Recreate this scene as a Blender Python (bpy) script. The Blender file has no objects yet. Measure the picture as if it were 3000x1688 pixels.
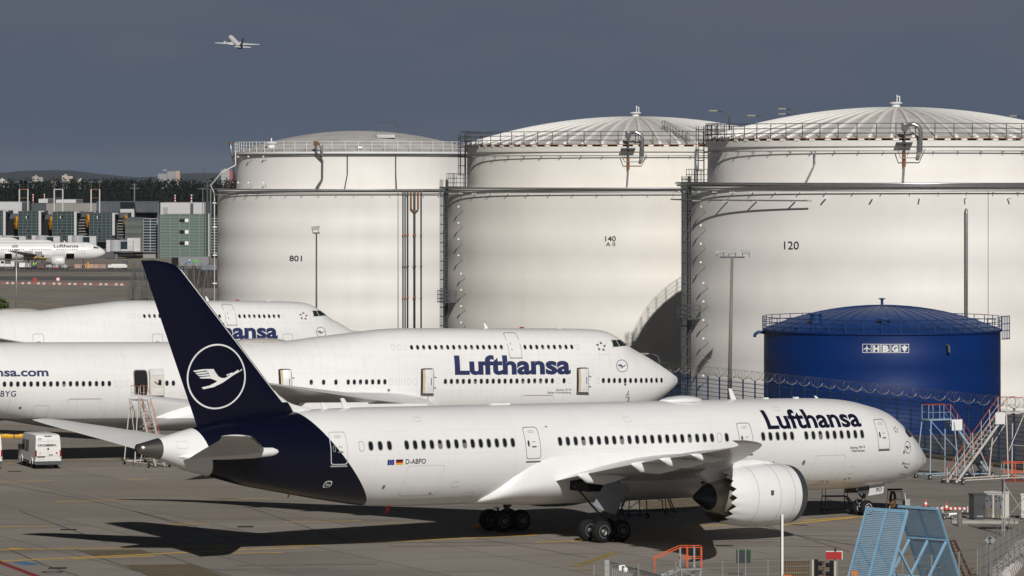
import bpy, bmesh, math, random
from mathutils import Vector, Matrix

# ------------------------------------------------------------------ camera, sky, sun
SC = bpy.context.scene
COL = SC.collection
R = math.radians
F, YH, CH = 12656.7, 500.0, 22.523          # focal length in photo pixels, horizon row, eye height (m)
cam = bpy.data.cameras.new('camera'); camo = bpy.data.objects.new('camera', cam); COL.objects.link(camo)
cam.sensor_width = 36.0; cam.lens = F / 3000 * 36.0
cam.shift_y = -(844 - YH) / 3000
cam.clip_start = 1.0; cam.clip_end = 60000
camo.location = (0, 0, CH); camo.rotation_euler = (R(90), 0, 0)
SC.camera = camo

SUN_AZ, SUN_EL = 9.6, 31.0                   # sun behind the camera, a little to the right
wd = bpy.data.worlds.new('World'); SC.world = wd; wd.use_nodes = True
nt = wd.node_tree; nt.nodes.clear()
out = nt.nodes.new('ShaderNodeOutputWorld'); bg = nt.nodes.new('ShaderNodeBackground')
sky = nt.nodes.new('ShaderNodeTexSky'); sky.sky_type = 'NISHITA'; sky.sun_disc = False
sky.sun_elevation = R(SUN_EL); sky.sun_rotation = R(180 - SUN_AZ); sky.dust_density = 3.0
tc = nt.nodes.new('ShaderNodeTexCoord'); mp = nt.nodes.new('ShaderNodeMapping'); mp.inputs['Scale'].default_value = (1, 1, 4.5)
nz = nt.nodes.new('ShaderNodeTexNoise'); nz.inputs['Scale'].default_value = 9; nz.inputs['Detail'].default_value = 7; nz.inputs['Roughness'].default_value = .55
rp = nt.nodes.new('ShaderNodeValToRGB')
rp.color_ramp.elements[0].position = .42; rp.color_ramp.elements[0].color = (1.40, 1.80, 2.60, 1)
rp.color_ramp.elements[1].position = .66; rp.color_ramp.elements[1].color = (1.72, 1.96, 2.66, 1)
mx = nt.nodes.new('ShaderNodeMix'); mx.data_type = 'RGBA'; mx.inputs['Factor'].default_value = .965   # storm cloud covering the blue
nt.links.new(tc.outputs['Generated'], mp.inputs['Vector']); nt.links.new(mp.outputs['Vector'], nz.inputs['Vector'])
nt.links.new(nz.outputs['Fac'], rp.inputs['Fac'])
nt.links.new(sky.outputs['Color'], mx.inputs[6]); nt.links.new(rp.outputs['Color'], mx.inputs[7])
# cloud deck dimmed towards the zenith, above the view, to deepen the ground shadows
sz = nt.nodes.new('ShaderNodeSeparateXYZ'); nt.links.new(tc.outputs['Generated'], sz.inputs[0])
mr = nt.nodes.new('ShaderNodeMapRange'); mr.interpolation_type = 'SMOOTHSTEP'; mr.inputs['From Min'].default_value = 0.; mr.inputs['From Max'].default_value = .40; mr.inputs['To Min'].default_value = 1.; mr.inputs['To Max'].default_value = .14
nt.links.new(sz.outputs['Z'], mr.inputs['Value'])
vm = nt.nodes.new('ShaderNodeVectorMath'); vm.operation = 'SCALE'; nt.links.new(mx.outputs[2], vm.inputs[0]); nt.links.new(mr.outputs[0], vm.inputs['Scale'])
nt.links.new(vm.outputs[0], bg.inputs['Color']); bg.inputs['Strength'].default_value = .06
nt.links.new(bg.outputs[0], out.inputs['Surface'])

sl = bpy.data.lights.new('sun', 'SUN'); slo = bpy.data.objects.new('sun', sl); COL.objects.link(slo)
sl.energy = 3.5; sl.angle = R(.5); sl.color = (1.0, .968, .92)
sdir = Vector((math.sin(R(SUN_AZ)) * math.cos(R(SUN_EL)), -math.cos(R(SUN_AZ)) * math.cos(R(SUN_EL)), math.sin(R(SUN_EL))))
slo.rotation_euler = sdir.to_track_quat('Z', 'Y').to_euler(); slo.location = (60, -60, 120)
vs = SC.view_settings; vs.view_transform = 'Standard'; vs.look = 'None'; vs.exposure = 0.0; vs.gamma = 1.0; vs.use_curve_mapping = False
SC.cycles.use_denoising = True; SC.cycles.max_bounces = 6; SC.cycles.diffuse_bounces = 3; SC.cycles.glossy_bounces = 3

random.seed(7)

# ------------------------------------------------------------------ photo -> world
def at(px, py, Y): return Vector(((px - 1500) * Y / F, Y, CH - (py - YH) * Y / F))
def gnd(px, py, z=0.0):
    Y = F * (CH - z) / (py - YH); return Vector(((px - 1500) * Y / F, Y, z))

# ------------------------------------------------------------------ materials
MATS = {}
def M(name, col, rough=.5, metal=0., var=.08, scale=1.5, bump=0., spec=.5, streak=None, stretch=None, coat=0., alpha=1.):
    """procedural principled material with noise variation in object space; streak=(colour, amount, scale vector)"""
    if name in MATS: return MATS[name]
    m = bpy.data.materials.new(name); m.use_nodes = True; n = m.node_tree; b = n.nodes['Principled BSDF']
    b.inputs['Roughness'].default_value = rough; b.inputs['Metallic'].default_value = metal
    b.inputs['Specular IOR Level'].default_value = spec; b.inputs['Coat Weight'].default_value = coat
    tc = n.nodes.new('ShaderNodeTexCoord'); mp = n.nodes.new('ShaderNodeMapping')
    if stretch: mp.inputs['Scale'].default_value = stretch
    nz = n.nodes.new('ShaderNodeTexNoise'); nz.inputs['Scale'].default_value = scale; nz.inputs['Detail'].default_value = 6; nz.inputs['Roughness'].default_value = .6
    n.links.new(tc.outputs['Object'], mp.inputs['Vector']); n.links.new(mp.outputs['Vector'], nz.inputs['Vector'])
    r = n.nodes.new('ShaderNodeValToRGB'); r.color_ramp.elements[0].position = .3; r.color_ramp.elements[1].position = .7
    r.color_ramp.elements[0].color = tuple(max(0, c * (1 - var)) for c in col) + (1,)
    r.color_ramp.elements[1].color = tuple(min(1, c * (1 + var)) for c in col) + (1,)
    n.links.new(nz.outputs['Fac'], r.inputs['Fac']); cout = r.outputs['Color']
    if streak:
        sc_, amt, svec = streak
        mp2 = n.nodes.new('ShaderNodeMapping'); mp2.inputs['Scale'].default_value = svec
        n2 = n.nodes.new('ShaderNodeTexNoise'); n2.inputs['Scale'].default_value = 1; n2.inputs['Detail'].default_value = 7; n2.inputs['Roughness'].default_value = .65
        r2 = n.nodes.new('ShaderNodeValToRGB'); r2.color_ramp.elements[0].position = .5; r2.color_ramp.elements[1].position = .78
        r2.color_ramp.elements[0].color = (0, 0, 0, 1); r2.color_ramp.elements[1].color = (amt, amt, amt, 1)
        mx = n.nodes.new('ShaderNodeMix'); mx.data_type = 'RGBA'; mx.inputs[7].default_value = tuple(sc_) + (1,)
        n.links.new(tc.outputs['Object'], mp2.inputs['Vector']); n.links.new(mp2.outputs['Vector'], n2.inputs['Vector']); n.links.new(n2.outputs['Fac'], r2.inputs['Fac'])
        n.links.new(r2.outputs['Color'], mx.inputs['Factor']); n.links.new(cout, mx.inputs[6]); cout = mx.outputs[2]
    n.links.new(cout, b.inputs['Base Color'])
    if bump:
        bp = n.nodes.new('ShaderNodeBump'); bp.inputs['Strength'].default_value = bump; bp.inputs['Distance'].default_value = .02
        n.links.new(nz.outputs['Fac'], bp.inputs['Height']); n.links.new(bp.outputs['Normal'], b.inputs['Normal'])
    MATS[name] = m; return m

def math_node(n, op, a, b=None, c=None):
    k = n.nodes.new('ShaderNodeMath'); k.operation = op
    for i, v in enumerate((a, b, c)):
        if v is None: continue
        if isinstance(v, (int, float)): k.inputs[i].default_value = v
        else: n.links.new(v, k.inputs[i])
    return k.outputs[0]
def mixc(n, fac, a, b):
    k = n.nodes.new('ShaderNodeMix'); k.data_type = 'RGBA'
    n.links.new(fac, k.inputs['Factor'])
    for i, v in ((6, a), (7, b)):
        if isinstance(v, tuple): k.inputs[i].default_value = v + (1,) if len(v) == 3 else v
        else: n.links.new(v, k.inputs[i])
    return k.outputs[2]

WHITE = M('white_paint', (.80, .80, .80), .38, var=.025, scale=.6)
GREY = M('grey_paint', (.34, .35, .36), .5)
DGREY = M('dark_grey_paint', (.075, .08, .09), .5)
BLACK = M('black_rubber', (.011, .011, .012), .8, spec=.25)
STEEL = M('galvanised_steel', (.33, .345, .36), .42, .55, var=.15, scale=3)
DSTEEL = M('dark_weathered_steel', (.085, .092, .10), .55, .3, var=.2, scale=3)
RUST = M('rusty_orange_steel', (.26, .10, .025), .8, var=.35, scale=8)
ORANGE = M('orange_paint', (.58, .085, .018), .5, var=.12, scale=5)
RED = M('red_paint', (.5, .03, .03), .5)
YEL = M('yellow_paint', (.72, .40, .02), .55)
NAVY = M('navy_paint', (.002, .0025, .013), .25, var=.05, spec=.35)
NAVYTXT = M('navy_lettering', (.005, .006, .024), .4, var=.03)
BLUETXT = M('blue_lettering', (.013, .022, .09), .45, var=.06)
GLASS = M('dark_cabin_glass', (.012, .016, .02), .12, var=.3, scale=2)
BLKIN = M('dark_opening', (.008, .008, .009), .9)
CONC = M('pale_concrete', (.36, .34, .31), .85, var=.15, scale=2, bump=.3)

# ------------------------------------------------------------------ objects
def link(name, me, parent=None, mat=None, **props):
    o = bpy.data.objects.new(name, me); COL.objects.link(o)
    if parent is not None: o.parent = parent
    if mat is not None and me is not None and not me.materials: me.materials.append(mat)
    for k, v in props.items(): o[k] = v
    return o
def thing(name, label, cat, loc=(0, 0, 0), rz=0., group=None, rot=None):
    o = bpy.data.objects.new(name, None); COL.objects.link(o); o.empty_display_size = .1
    o.location = loc; o.rotation_euler = rot if rot else (0, 0, rz)
    o['label'] = label; o['category'] = cat
    if group: o['group'] = group
    return o
def tag(o, label, cat, group=None):
    o['label'] = label; o['category'] = cat
    if group: o['group'] = group
    return o
def copy_tree(o, parent=None):
    c = o.copy(); COL.objects.link(c); c.parent = parent
    for ch in list(o.children): copy_tree(ch, c)
    return c
def mesh(name, v, f, smooth=False):
    me = bpy.data.meshes.new(name); me.from_pydata([tuple(p) for p in v], [], f)
    if smooth: me.shade_smooth()
    me.update(); return me

class MB:
    """mesh collector"""
    def __init__(s): s.v = []; s.f = []
    def add(s, v, f):
        k = len(s.v); s.v += [tuple(p) for p in v]; s.f += [tuple(i + k for i in q) for q in f]; return s
    def box(s, c, d, rz=0., M4=None):
        x, y, z = d[0] / 2, d[1] / 2, d[2] / 2; ca, sa = math.cos(rz), math.sin(rz); vs_ = []
        for i in (-1, 1):
            for j in (-1, 1):
                for k in (-1, 1):
                    p = Vector((i * x * ca - j * y * sa + c[0], i * x * sa + j * y * ca + c[1], k * z + c[2]))
                    vs_.append(M4 @ p if M4 else p)
        return s.add(vs_, [(0, 1, 3, 2), (4, 6, 7, 5), (0, 4, 5, 1), (2, 3, 7, 6), (0, 2, 6, 4), (1, 5, 7, 3)])
    def bar(s, a, b, w, h=None, up=(0, 0, 1)):
        h = h or w; a = Vector(a); b = Vector(b); d = (b - a)
        if d.length < 1e-6: return s
        d.normalize(); u = Vector(up)
        if abs(d.dot(u)) > .98: u = Vector((1, 0, 0))
        x = d.cross(u).normalized() * w / 2; y = x.cross(d).normalized() * h / 2
        v = [p + i * x + j * y for p in (a, b) for i, j in ((-1, -1), (1, -1), (1, 1), (-1, 1))]
        return s.add(v, [(3, 2, 1, 0), (4, 5, 6, 7)] + [(i, (i + 1) % 4, (i + 1) % 4 + 4, i + 4) for i in range(4)])
    def tube(s, pts, r, n=6, cap=True, closed=False):
        pts = [Vector(p) for p in pts]; m = len(pts); v = []; f = []; prev = None
        for i, p in enumerate(pts):
            if closed: d = pts[(i + 1) % m] - pts[i - 1]
            else: d = pts[min(i + 1, m - 1)] - pts[max(i - 1, 0)]
            d.normalize()
            if prev is None:
                u = Vector((0, 0, 1)) if abs(d.z) < .9 else Vector((1, 0, 0)); x = d.cross(u).normalized()
            else: x = (prev - d * prev.dot(d)).normalized()
            prev = x; y = d.cross(x); rr = r[i] if isinstance(r, (list, tuple)) else r
            v += [p + rr * (math.cos(2 * math.pi * k / n) * x + math.sin(2 * math.pi * k / n) * y) for k in range(n)]
        for i in range(m if closed else m - 1):
            a, b = i * n, ((i + 1) % m) * n
            f += [(a + k, a + (k + 1) % n, b + (k + 1) % n, b + k) for k in range(n)]
        if cap and not closed: f += [tuple(range(n - 1, -1, -1)), tuple((m - 1) * n + k for k in range(n))]
        return s.add(v, f)
    def lathe(s, prof, n=32, M4=None, axis='z', a0=0., a1=2 * math.pi):
        """prof: (radius, along). axis 'x' or 'z'"""
        v = []; f = []; full = abs(a1 - a0 - 2 * math.pi) < 1e-6; nn = n if full else n + 1
        for r, h in prof:
            for k in range(nn):
                a = a0 + (a1 - a0) * k / n
                p = (r * math.cos(a), r * math.sin(a), h) if axis == 'z' else (h, r * math.cos(a), r * math.sin(a))
                v.append(M4 @ Vector(p) if M4 else Vector(p))
        for i in range(len(prof) - 1):
            for k in range(n if full else n):
                k2 = (k + 1) % n if full else k + 1
                f.append((i * nn + k, i * nn + k2, (i + 1) * nn + k2, (i + 1) * nn + k))
        return s.add(v, f)
    def poly(s, pts): return s.add(pts, [tuple(range(len(pts)))])
    def prism(s, pts, d):
        """polygon extruded by vector d"""
        d = Vector(d); n = len(pts); v = [Vector(p) for p in pts] + [Vector(p) + d for p in pts]
        return s.add(v, [tuple(range(n - 1, -1, -1)), tuple(range(n, 2 * n))] + [(i, (i + 1) % n, (i + 1) % n + n, i + n) for i in range(n)])
    def me(s, name, smooth=False): return mesh(name, s.v, s.f, smooth)
    def build(s, name, mat, parent=None, smooth=False, auto=None, **props):
        me = s.me(name, smooth)
        if auto is not None: me.shade_smooth(); me.set_sharp_from_angle(angle=R(auto))
        return link(name, me, parent, mat, **props)

def text_mesh(txt, bold=.0, spacing=1., shear=0.):
    cu = bpy.data.curves.new('txt', 'FONT'); cu.body = txt; cu.size = 1.; cu.offset = bold; cu.space_character = spacing; cu.shear = shear
    cu.resolution_u = 4
    o = bpy.data.objects.new('txt', cu); COL.objects.link(o)
    dg = bpy.context.evaluated_depsgraph_get(); me = bpy.data.meshes.new_from_object(o.evaluated_get(dg))
    bpy.data.objects.remove(o); bpy.data.curves.remove(cu); return me
def text_flat(name, txt, mat, parent, x0, x1, z0, z1, fn, bold=.0, step=.12, spacing=1., xstep=None, flip=False):
    """text fitted to the box x0..x1, z0 (baseline) .. z1 (top of capitals) and mapped by fn(x, z) -> 3-D point"""
    me = text_mesh(txt, bold, spacing); bm = bmesh.new(); bm.from_mesh(me); bpy.data.meshes.remove(me)
    xs = [v.co.x for v in bm.verts]; a, b = min(xs), max(xs)
    cap = text_cap(bold)
    for v in bm.verts:
        v.co.x = x0 + (v.co.x - a) / (b - a) * (x1 - x0); v.co.y = z0 + v.co.y / cap * (z1 - z0); v.co.z = 0
    ys = [v.co.y for v in bm.verts]
    if step:
        y = min(ys) + step
        while y < max(ys):
            bmesh.ops.bisect_plane(bm, geom=bm.verts[:] + bm.edges[:] + bm.faces[:], plane_co=(0, y, 0), plane_no=(0, 1, 0)); y += step
    if xstep:
        lo, hi = min(x0, x1), max(x0, x1); x = lo + xstep
        while x < hi:
            bmesh.ops.bisect_plane(bm, geom=bm.verts[:] + bm.edges[:] + bm.faces[:], plane_co=(x, 0, 0), plane_no=(1, 0, 0)); x += xstep
    for v in bm.verts: v.co = Vector(fn(v.co.x, v.co.y))
    me = bpy.data.meshes.new(name); bm.to_mesh(me); bm.free()
    return link(name, me, parent, mat)
_cap = {}
def text_cap(bold):
    if bold not in _cap:
        me = text_mesh('H', bold); _cap[bold] = max(v.co.y for v in me.vertices); bpy.data.meshes.remove(me)
    return _cap[bold]

def arc_pts(c, r, a0, a1, n, z): return [(c[0] + r * math.cos(a0 + (a1 - a0) * k / n), c[1] + r * math.sin(a0 + (a1 - a0) * k / n), z) for k in range(n + 1)]
def pchip(xs,ys):
    n=len(xs);h=[xs[i+1]-xs[i] for i in range(n-1)];d=[(ys[i+1]-ys[i])/h[i] for i in range(n-1)]
    m=[0.]*n;m[0]=d[0];m[-1]=d[-1]
    for i in range(1,n-1):
        if d[i-1]*d[i]>0:
            w1=2*h[i]+h[i-1];w2=h[i]+2*h[i-1];m[i]=(w1+w2)/(w1/d[i-1]+w2/d[i])
    def fn(x):
        if x<=xs[0]:return ys[0]
        if x>=xs[-1]:return ys[-1]
        lo,hi=0,n-1
        while hi-lo>1:
            k=(lo+hi)//2
            if xs[k]<=x:lo=k
            else:hi=k
        t=(x-xs[lo])/h[lo];a=h[lo]
        return (2*t**3-3*t*t+1)*ys[lo]+(t**3-2*t*t+t)*a*m[lo]+(-2*t**3+3*t*t)*ys[hi]+(t**3-t*t)*a*m[hi]
    return fn
class Body:
    """lofted fuselage: rows (s, z_bottom, z_top, z_wide, half_width, p_top, p_bottom)"""
    def __init__(self,rows):
        c=list(zip(*rows));self.s0,self.s1=c[0][0],c[0][-1]
        self.fn=[pchip(c[0],c[k]) for k in range(1,7)]
        self.rows=rows
    def at(self,s):return [g(s) for g in self.fn]
    def lat(self,s,z):
        zb,zt,zw,hw,pt,pb=self.at(s)
        h,p=(zt-zw,pt) if z>=zw else (zw-zb,pb)
        r=abs(z-zw)/max(h,1e-6)
        if r>=1:return 0.
        return hw*(1-r**p)**(1/p)
    def ring(self,s,n):
        zb,zt,zw,hw,pt,pb=self.at(s);out=[]
        for i in range(n):
            a=2*math.pi*i/n;ca,sa=math.cos(a),math.sin(a)
            p,h=(pt,zt-zw) if sa>=0 else (pb,zw-zb)
            out.append((hw*math.copysign(abs(ca)**(2/p),ca),zw+h*math.copysign(abs(sa)**(2/p),sa)))
        return out
B787=Body([(.26,3.86,3.9,3.88,.02,2,2),(.32,3.63,4.13,3.88,.33,2,2),(.42,3.53,4.32,3.88,.47,2,2),(.7,3.37,4.62,3.9,.69,2,2),(1.1,3.12,5.0,3.95,.98,2,2),(1.6,2.93,5.42,4.05,1.36,2,2),(2.2,2.75,5.88,4.2,1.71,2,2),(3.,2.56,6.47,4.4,2.08,2,2),(4.4,2.38,7.28,4.7,2.43,2,2),(5.8,2.28,7.64,4.95,2.66,2,2),(7.2,2.22,7.92,5.1,2.79,2,2),(8.6,2.21,8.06,5.17,2.85,2,2),(11,2.21,8.15,5.2,2.885,2,2),(16,2.22,8.18,5.22,2.885,2,2),(36,2.22,8.19,5.22,2.885,2,2),(42,2.22,8.19,5.22,2.87,2,2),(45.5,2.3,8.19,5.25,2.78,2,2),(48.8,2.72,8.16,5.42,2.56,2,2),(51.8,3.23,8.02,5.6,2.22,2,2),(54.8,3.78,7.78,5.78,1.8,2,2),(57.3,4.4,7.42,5.92,1.38,2,2),(58.5,4.68,7.18,5.95,1.16,2,2),(60.6,5.4,6.7,6.05,.66,2,2),(62.1,5.84,6.36,6.1,.3,2,2)])
B747=Body([(.0,5.95,6.0,5.97,.02,2,2),(.1,5.69,6.26,5.95,.24,2,2),(.38,5.47,6.47,5.9,.55,2,2),(.98,5.04,6.85,5.85,1.08,2,2),(2.1,4.32,7.5,5.75,1.72,2,2),(3.1,3.83,8.05,5.7,2.12,2,2),(4.3,3.42,8.65,5.7,2.48,2,2),(5.1,3.2,9.16,5.72,2.67,2.05,2),(5.8,3.05,9.64,5.75,2.79,2.1,2),(6.6,2.92,9.97,5.78,2.9,2.2,2),(7.4,2.8,10.1,5.8,3.0,2.3,2),(9,2.68,10.17,5.82,3.13,2.45,2),(12,2.58,10.2,5.84,3.25,2.5,2),(24,2.55,10.21,5.85,3.25,2.5,2),(25.8,2.55,10.14,5.85,3.25,2.45,2),(28,2.55,9.9,5.85,3.25,2.3,2),(31,2.55,9.58,5.85,3.25,2.15,2),(34.3,2.55,9.22,5.85,3.25,2.02,2),(37,2.55,9.18,5.85,3.25,2,2),(50.6,2.62,9.18,5.87,3.25,2,2),(56.6,3.42,9.18,6.05,3.1,2,2),(62,4.6,9.15,6.6,2.5,2,2),(68,6.1,8.9,7.4,1.5,2,2),(72,7.2,8.5,7.85,.7,2,2),(73.5,7.7,8.3,8.0,.32,2,2)])
# ------------------------------------------------------------------ aircraft toolkit
class Plane:
    def __init__(s, root, body, so):
        s.root, s.body, s.so = root, body, so
    def L(s, st, lat, z): return Vector((s.so - st, -lat, z))
    def surf(s, st, z, eps=.012, side=1, body=None):
        b = body or s.body; la = b.lat(st, z); h = .03
        d1 = b.lat(st, z + h); d0 = b.lat(st, z - h)
        n = Vector((0, 2 * h, d0 - d1)).normalized()          # (-, lat, z) outward in section
        return s.L(st, side * (la + eps * n[1]), z + eps * n[2])
    def px(s, x, y, lat):
        """photo pixel -> local point on the plane lat = const"""
        mi = s.root.matrix_basis.inverted(); o = mi @ Vector((0, 0, CH)); p = mi @ at(x, y, 300.)
        d = p - o; t = (-lat - o.y) / d.y; return o + d * t
    def grid(s, name, s0, s1, z0, z1, mat, m=4, n=10, eps=.012, parent=None, **kw):
        v = []; f = []
        for j in range(n + 1):
            for i in range(m + 1): v.append(s.surf(s0 + (s1 - s0) * i / m, z0 + (z1 - z0) * j / n, eps))
        for j in range(n):
            for i in range(m): a = j * (m + 1) + i; f.append((a, a + 1, a + m + 2, a + m + 1))
        return link(name, mesh(name, v, f, True), parent or s.root, mat, **kw)
    def oval_pts(s, sc, zc, w, h, p=3., n=20):
        o = []
        for k in range(n):
            a = 2 * math.pi * k / n; ca, sa = math.cos(a), math.sin(a)
            o.append((sc - w / 2 * math.copysign(abs(ca) ** (2 / p), ca), zc + h / 2 * math.copysign(abs(sa) ** (2 / p), sa)))
        return o
    def window(s, sc, zc, w, h, p=2.6, frame=.035, blank=False, parent=None, mats=None, n=16, name='window', blind=0.):
        """porthole: proud frame ring with a glass set into it"""
        o1 = s.oval_pts(sc, zc, w + 2 * frame, h + 2 * frame, p, n); o2 = s.oval_pts(sc, zc, w, h, p, n)
        v = [s.surf(a, b, .004) for a, b in o1] + [s.surf(a, b, .016) for a, b in o1] + [s.surf(a, b, .016) for a, b in o2] + [s.surf(a, b, .008) for a, b in o2] + [s.surf(sc, zc, .008)]
        f = []; mi = []
        for r in range(3):
            for k in range(n): f.append((r * n + k, r * n + (k + 1) % n, (r + 1) * n + (k + 1) % n, (r + 1) * n + k)); mi.append(0)
        for k in range(n): f.append((3 * n + k, 3 * n + (k + 1) % n, 4 * n)); mi.append(1)
        me = mesh(name, v, f); fm, gm = mats
        me.materials.append(fm); me.materials.append(WHITE if blank else gm)
        me.polygons.foreach_set('material_index', mi)
        o = link(name, me, parent or s.root)
        if blind: s.shape('blind', [[(a, b) for a, b in [(q[0], min(q[1], zc - h / 2 + blind * h)) for q in s.oval_pts(sc, zc, w * .94, h * .94, p, n)]]], M('cabin_blind', (.17, .17, .165), .6), lambda x, y: (x, y), o, .0135)
        return o
    def outline(s, name, sc, zc, w, h, mat, width=.05, p=7., parent=None, eps=.014, skew=0., n=64):
        a = s.oval_pts(sc, zc, w, h, p, n); b = s.oval_pts(sc, zc, w - 2 * width, h - 2 * width, p, n)
        v = [s.surf(x + skew * (z - zc), z, eps) for x, z in a + b]
        return link(name, mesh(name, v, [(k, (k + 1) % n, (k + 1) % n + n, k + n) for k in range(n)]), parent or s.root, mat)
    def shape(s, name, polys, mat, fn, parent=None, eps=.014):
        """flat paint: list of polygons in logo coordinates -> fn -> (s, z)"""
        v = []; f = []
        for pl in polys:
            k = len(v); v += [s.surf(*fn(x, y), eps) for x, y in pl]; f.append(tuple(range(k, k + len(pl))))
        return link(name, mesh(name, v, f), parent or s.root, mat)
    def text(s, name, txt, mat, s0, s1, z0, z1, bold=0., step=.1, parent=None, spacing=1., eps=.014):
        return text_flat(name, txt, mat, parent or s.root, -s0, -s1, z0, z1, lambda x, z: s.surf(-x, z, eps), bold, step, spacing)

def loft(rings, cap0=True, cap1=True):
    n = len(rings[0]); v = [p for r in rings for p in r]; f = []
    for i in range(len(rings) - 1):
        for k in range(n): f.append((i * n + k, i * n + (k + 1) % n, (i + 1) * n + (k + 1) % n, (i + 1) * n + k))
    if cap0: f.append(tuple(range(n - 1, -1, -1)))
    if cap1: f.append(tuple((len(rings) - 1) * n + k for k in range(n)))
    return v, f
def fuselage(P, body, name, mat, parent, n=96, ds=.5, sharp=False):
    ss = []; x = body.s0
    while x < body.s1:
        ss.append(x); d = x - body.s0
        x += .03 if d < .3 else .08 if d < 1 else .15 if d < 4 else .25 if d < 10 else ds
    ss.append(body.s1)
    v, f = loft([[P.L(st, l, z) for l, z in body.ring(st, n)] for st in ss])
    return link(name, mesh(name, v, f, True), parent, mat)
def airfoil(n=14, tc=.12):
    up = []
    for k in range(n + 1):
        x = .5 * (1 - math.cos(math.pi * k / n)); t = 5 * tc * (.2969 * math.sqrt(x) - .126 * x - .3516 * x * x + .2843 * x ** 3 - .1036 * x ** 4)
        c = .02 * 4 * x * (1 - x); up.append((x, c + t, c - t))
    return [(x, a) for x, a, b in reversed(up)] + [(x, b) for x, a, b in up[1:-1]]
def wing_mesh(P, secs, side, name, mat, parent, n=14, sharp=35):
    """secs: (lat, s_le, s_te, z_le, z_te, t/c)"""
    rings = []
    for la, a, b, za, zb, tc in secs:
        c = b - a; rings.append([P.L(a + x * c, side * la, za + (zb - za) * x + y * c) for x, y in airfoil(n, tc)])
    if side < 0: rings = [r[::-1] for r in rings]
    v, f = loft(rings); me = mesh(name, v, f, True); me.set_sharp_from_angle(angle=R(sharp))
    return link(name, me, parent, mat)
def fin_mesh(P, secs, name, mat, parent, n=14):
    rings = []
    for z, a, b, tc in secs:
        c = b - a; rings.append([P.L(a + x * c, y * c if True else 0, z) for x, y in [(x, y - .08 * x * (1 - x)) for x, y in airfoil(n, tc)]])
    v, f = loft(rings); me = mesh(name, v, f, True); me.set_sharp_from_angle(angle=R(40))
    return link(name, me, parent, mat)
TYRE = [(.34, -.5), (.62, -.5), (.86, -.46), (.965, -.36), (1., -.2), (.985, -.19), (.985, -.17), (1., -.16), (1., .16), (.985, .17), (.985, .19), (1., .2), (.965, .36), (.86, .46), (.62, .5), (.34, .5)]
def wheel(name, parent, c, r, w, rimmat, axis='y', side=-1):
    """tyre with a dished rim and hub, axle along local y; parts: tyre, rim"""
    rot = Matrix.Translation(c) @ (Matrix.Rotation(R(90), 4, 'X') if axis == 'y' else Matrix.Rotation(R(90), 4, 'Y'))
    w_ = link(name, MB().lathe([(r * a, w * b) for a, b in TYRE], 32, rot).me('tyre', False), parent, BLACK)
    w_.data.shade_smooth(); w_.data.set_sharp_from_angle(angle=R(40))
    for sgn in (-1, 1):
        pr = [(.60, .49), (.57, .52), (.52, .50), (.48, .40), (.44, .22), (.30, .16), (.22, .20), (.20, .42), (.12, .46), (.001, .46)]
        b = MB().lathe([(r * a, sgn * w * h) for a, h in pr], 24, rot)
        link('rim', b.me('rim', False), w_, rimmat).data.shade_smooth()
    return w_

CRANE = [  # crane in a ring, unit radius, x to the right, y up
    [(-.50, .25), (-.13, .25), (-.05, .13), (.06, .0), (.17, -.05), (.30, -.05), (.78, .22), (.82, .17), (.93, .25), (.93, .2), (.59, .03), (.22, -.2), (-.1, -.34), (-.47, -.41), (-.54, -.35), (-.26, -.29), (-.06, -.2), (.02, -.15), (-.24, .0), (-.30, .12), (-.40, .22)],
]
CRANE_F = [[(-.86, .20), (-.50, .25), (-.38, .20), (-.80, .155)], [(-.77, .13), (-.36, .17), (-.31, .12), (-.73, .08)], [(-.70, .055), (-.30, .095), (-.26, .04), (-.64, .02)], [(-.63, -.015), (-.26, .02), (-.18, -.03), (.02, -.15), (-.22, -.06), (-.58, -.055)], [(.33, .055), (.57, .13), (.58, .095), (.37, .025)]]
def crane_logo(P, parent, sc, zc, rs, rz_, mat, fn=None, name='crane_emblem', lw=.07, eps=.016):
    """emblem on a surface; fn(x, y) -> point, default the fuselage side"""
    fn = fn or (lambda x, y: P.surf(sc - x * rs, zc + y * rz_, eps))
    n = 56; v = []; f = []
    for r in (1., 1. - lw):
        v += [fn(r * math.cos(2 * math.pi * k / n), r * math.sin(2 * math.pi * k / n)) for k in range(n)]
    f = [(k, (k + 1) % n, n + (k + 1) % n, n + k) for k in range(n)]
    bm = bmesh.new()
    for pl in CRANE + CRANE_F:
        fc = bm.faces.new([bm.verts.new((x * .93, y * .93, 0)) for x, y in pl])
    bmesh.ops.triangulate(bm, faces=bm.faces[:])
    for e in range(2): bmesh.ops.subdivide_edges(bm, edges=bm.edges[:], cuts=1); bmesh.ops.triangulate(bm, faces=bm.faces[:])
    bm.verts.index_update(); k = len(v); v += [fn(q.co.x, q.co.y) for q in bm.verts]; f += [tuple(k + q.index for q in fc.verts) for fc in bm.faces]; bm.free()
    return link(name, mesh(name, v, f), parent, mat)
def star_logo(P, parent, sc, zc, rs, rz_, mat):
    v = []; f = []
    for k in range(5):
        a = R(90 + 72 * k); d = (math.cos(a), math.sin(a)); t = (-d[1], d[0])
        for q in ((d[0] * .42 + t[0] * .1, d[1] * .42 + t[1] * .1), (d[0] * 1.0, d[1] * 1.0), (d[0] * .5 - t[0] * .42, d[1] * .5 - t[1] * .42)):
            v.append(P.surf(sc - q[0] * rs, zc + q[1] * rz_, .014))
        f.append((3 * k, 3 * k + 1, 3 * k + 2))
    return link('star_emblem', mesh('star_emblem', v, f), parent, mat)
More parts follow.
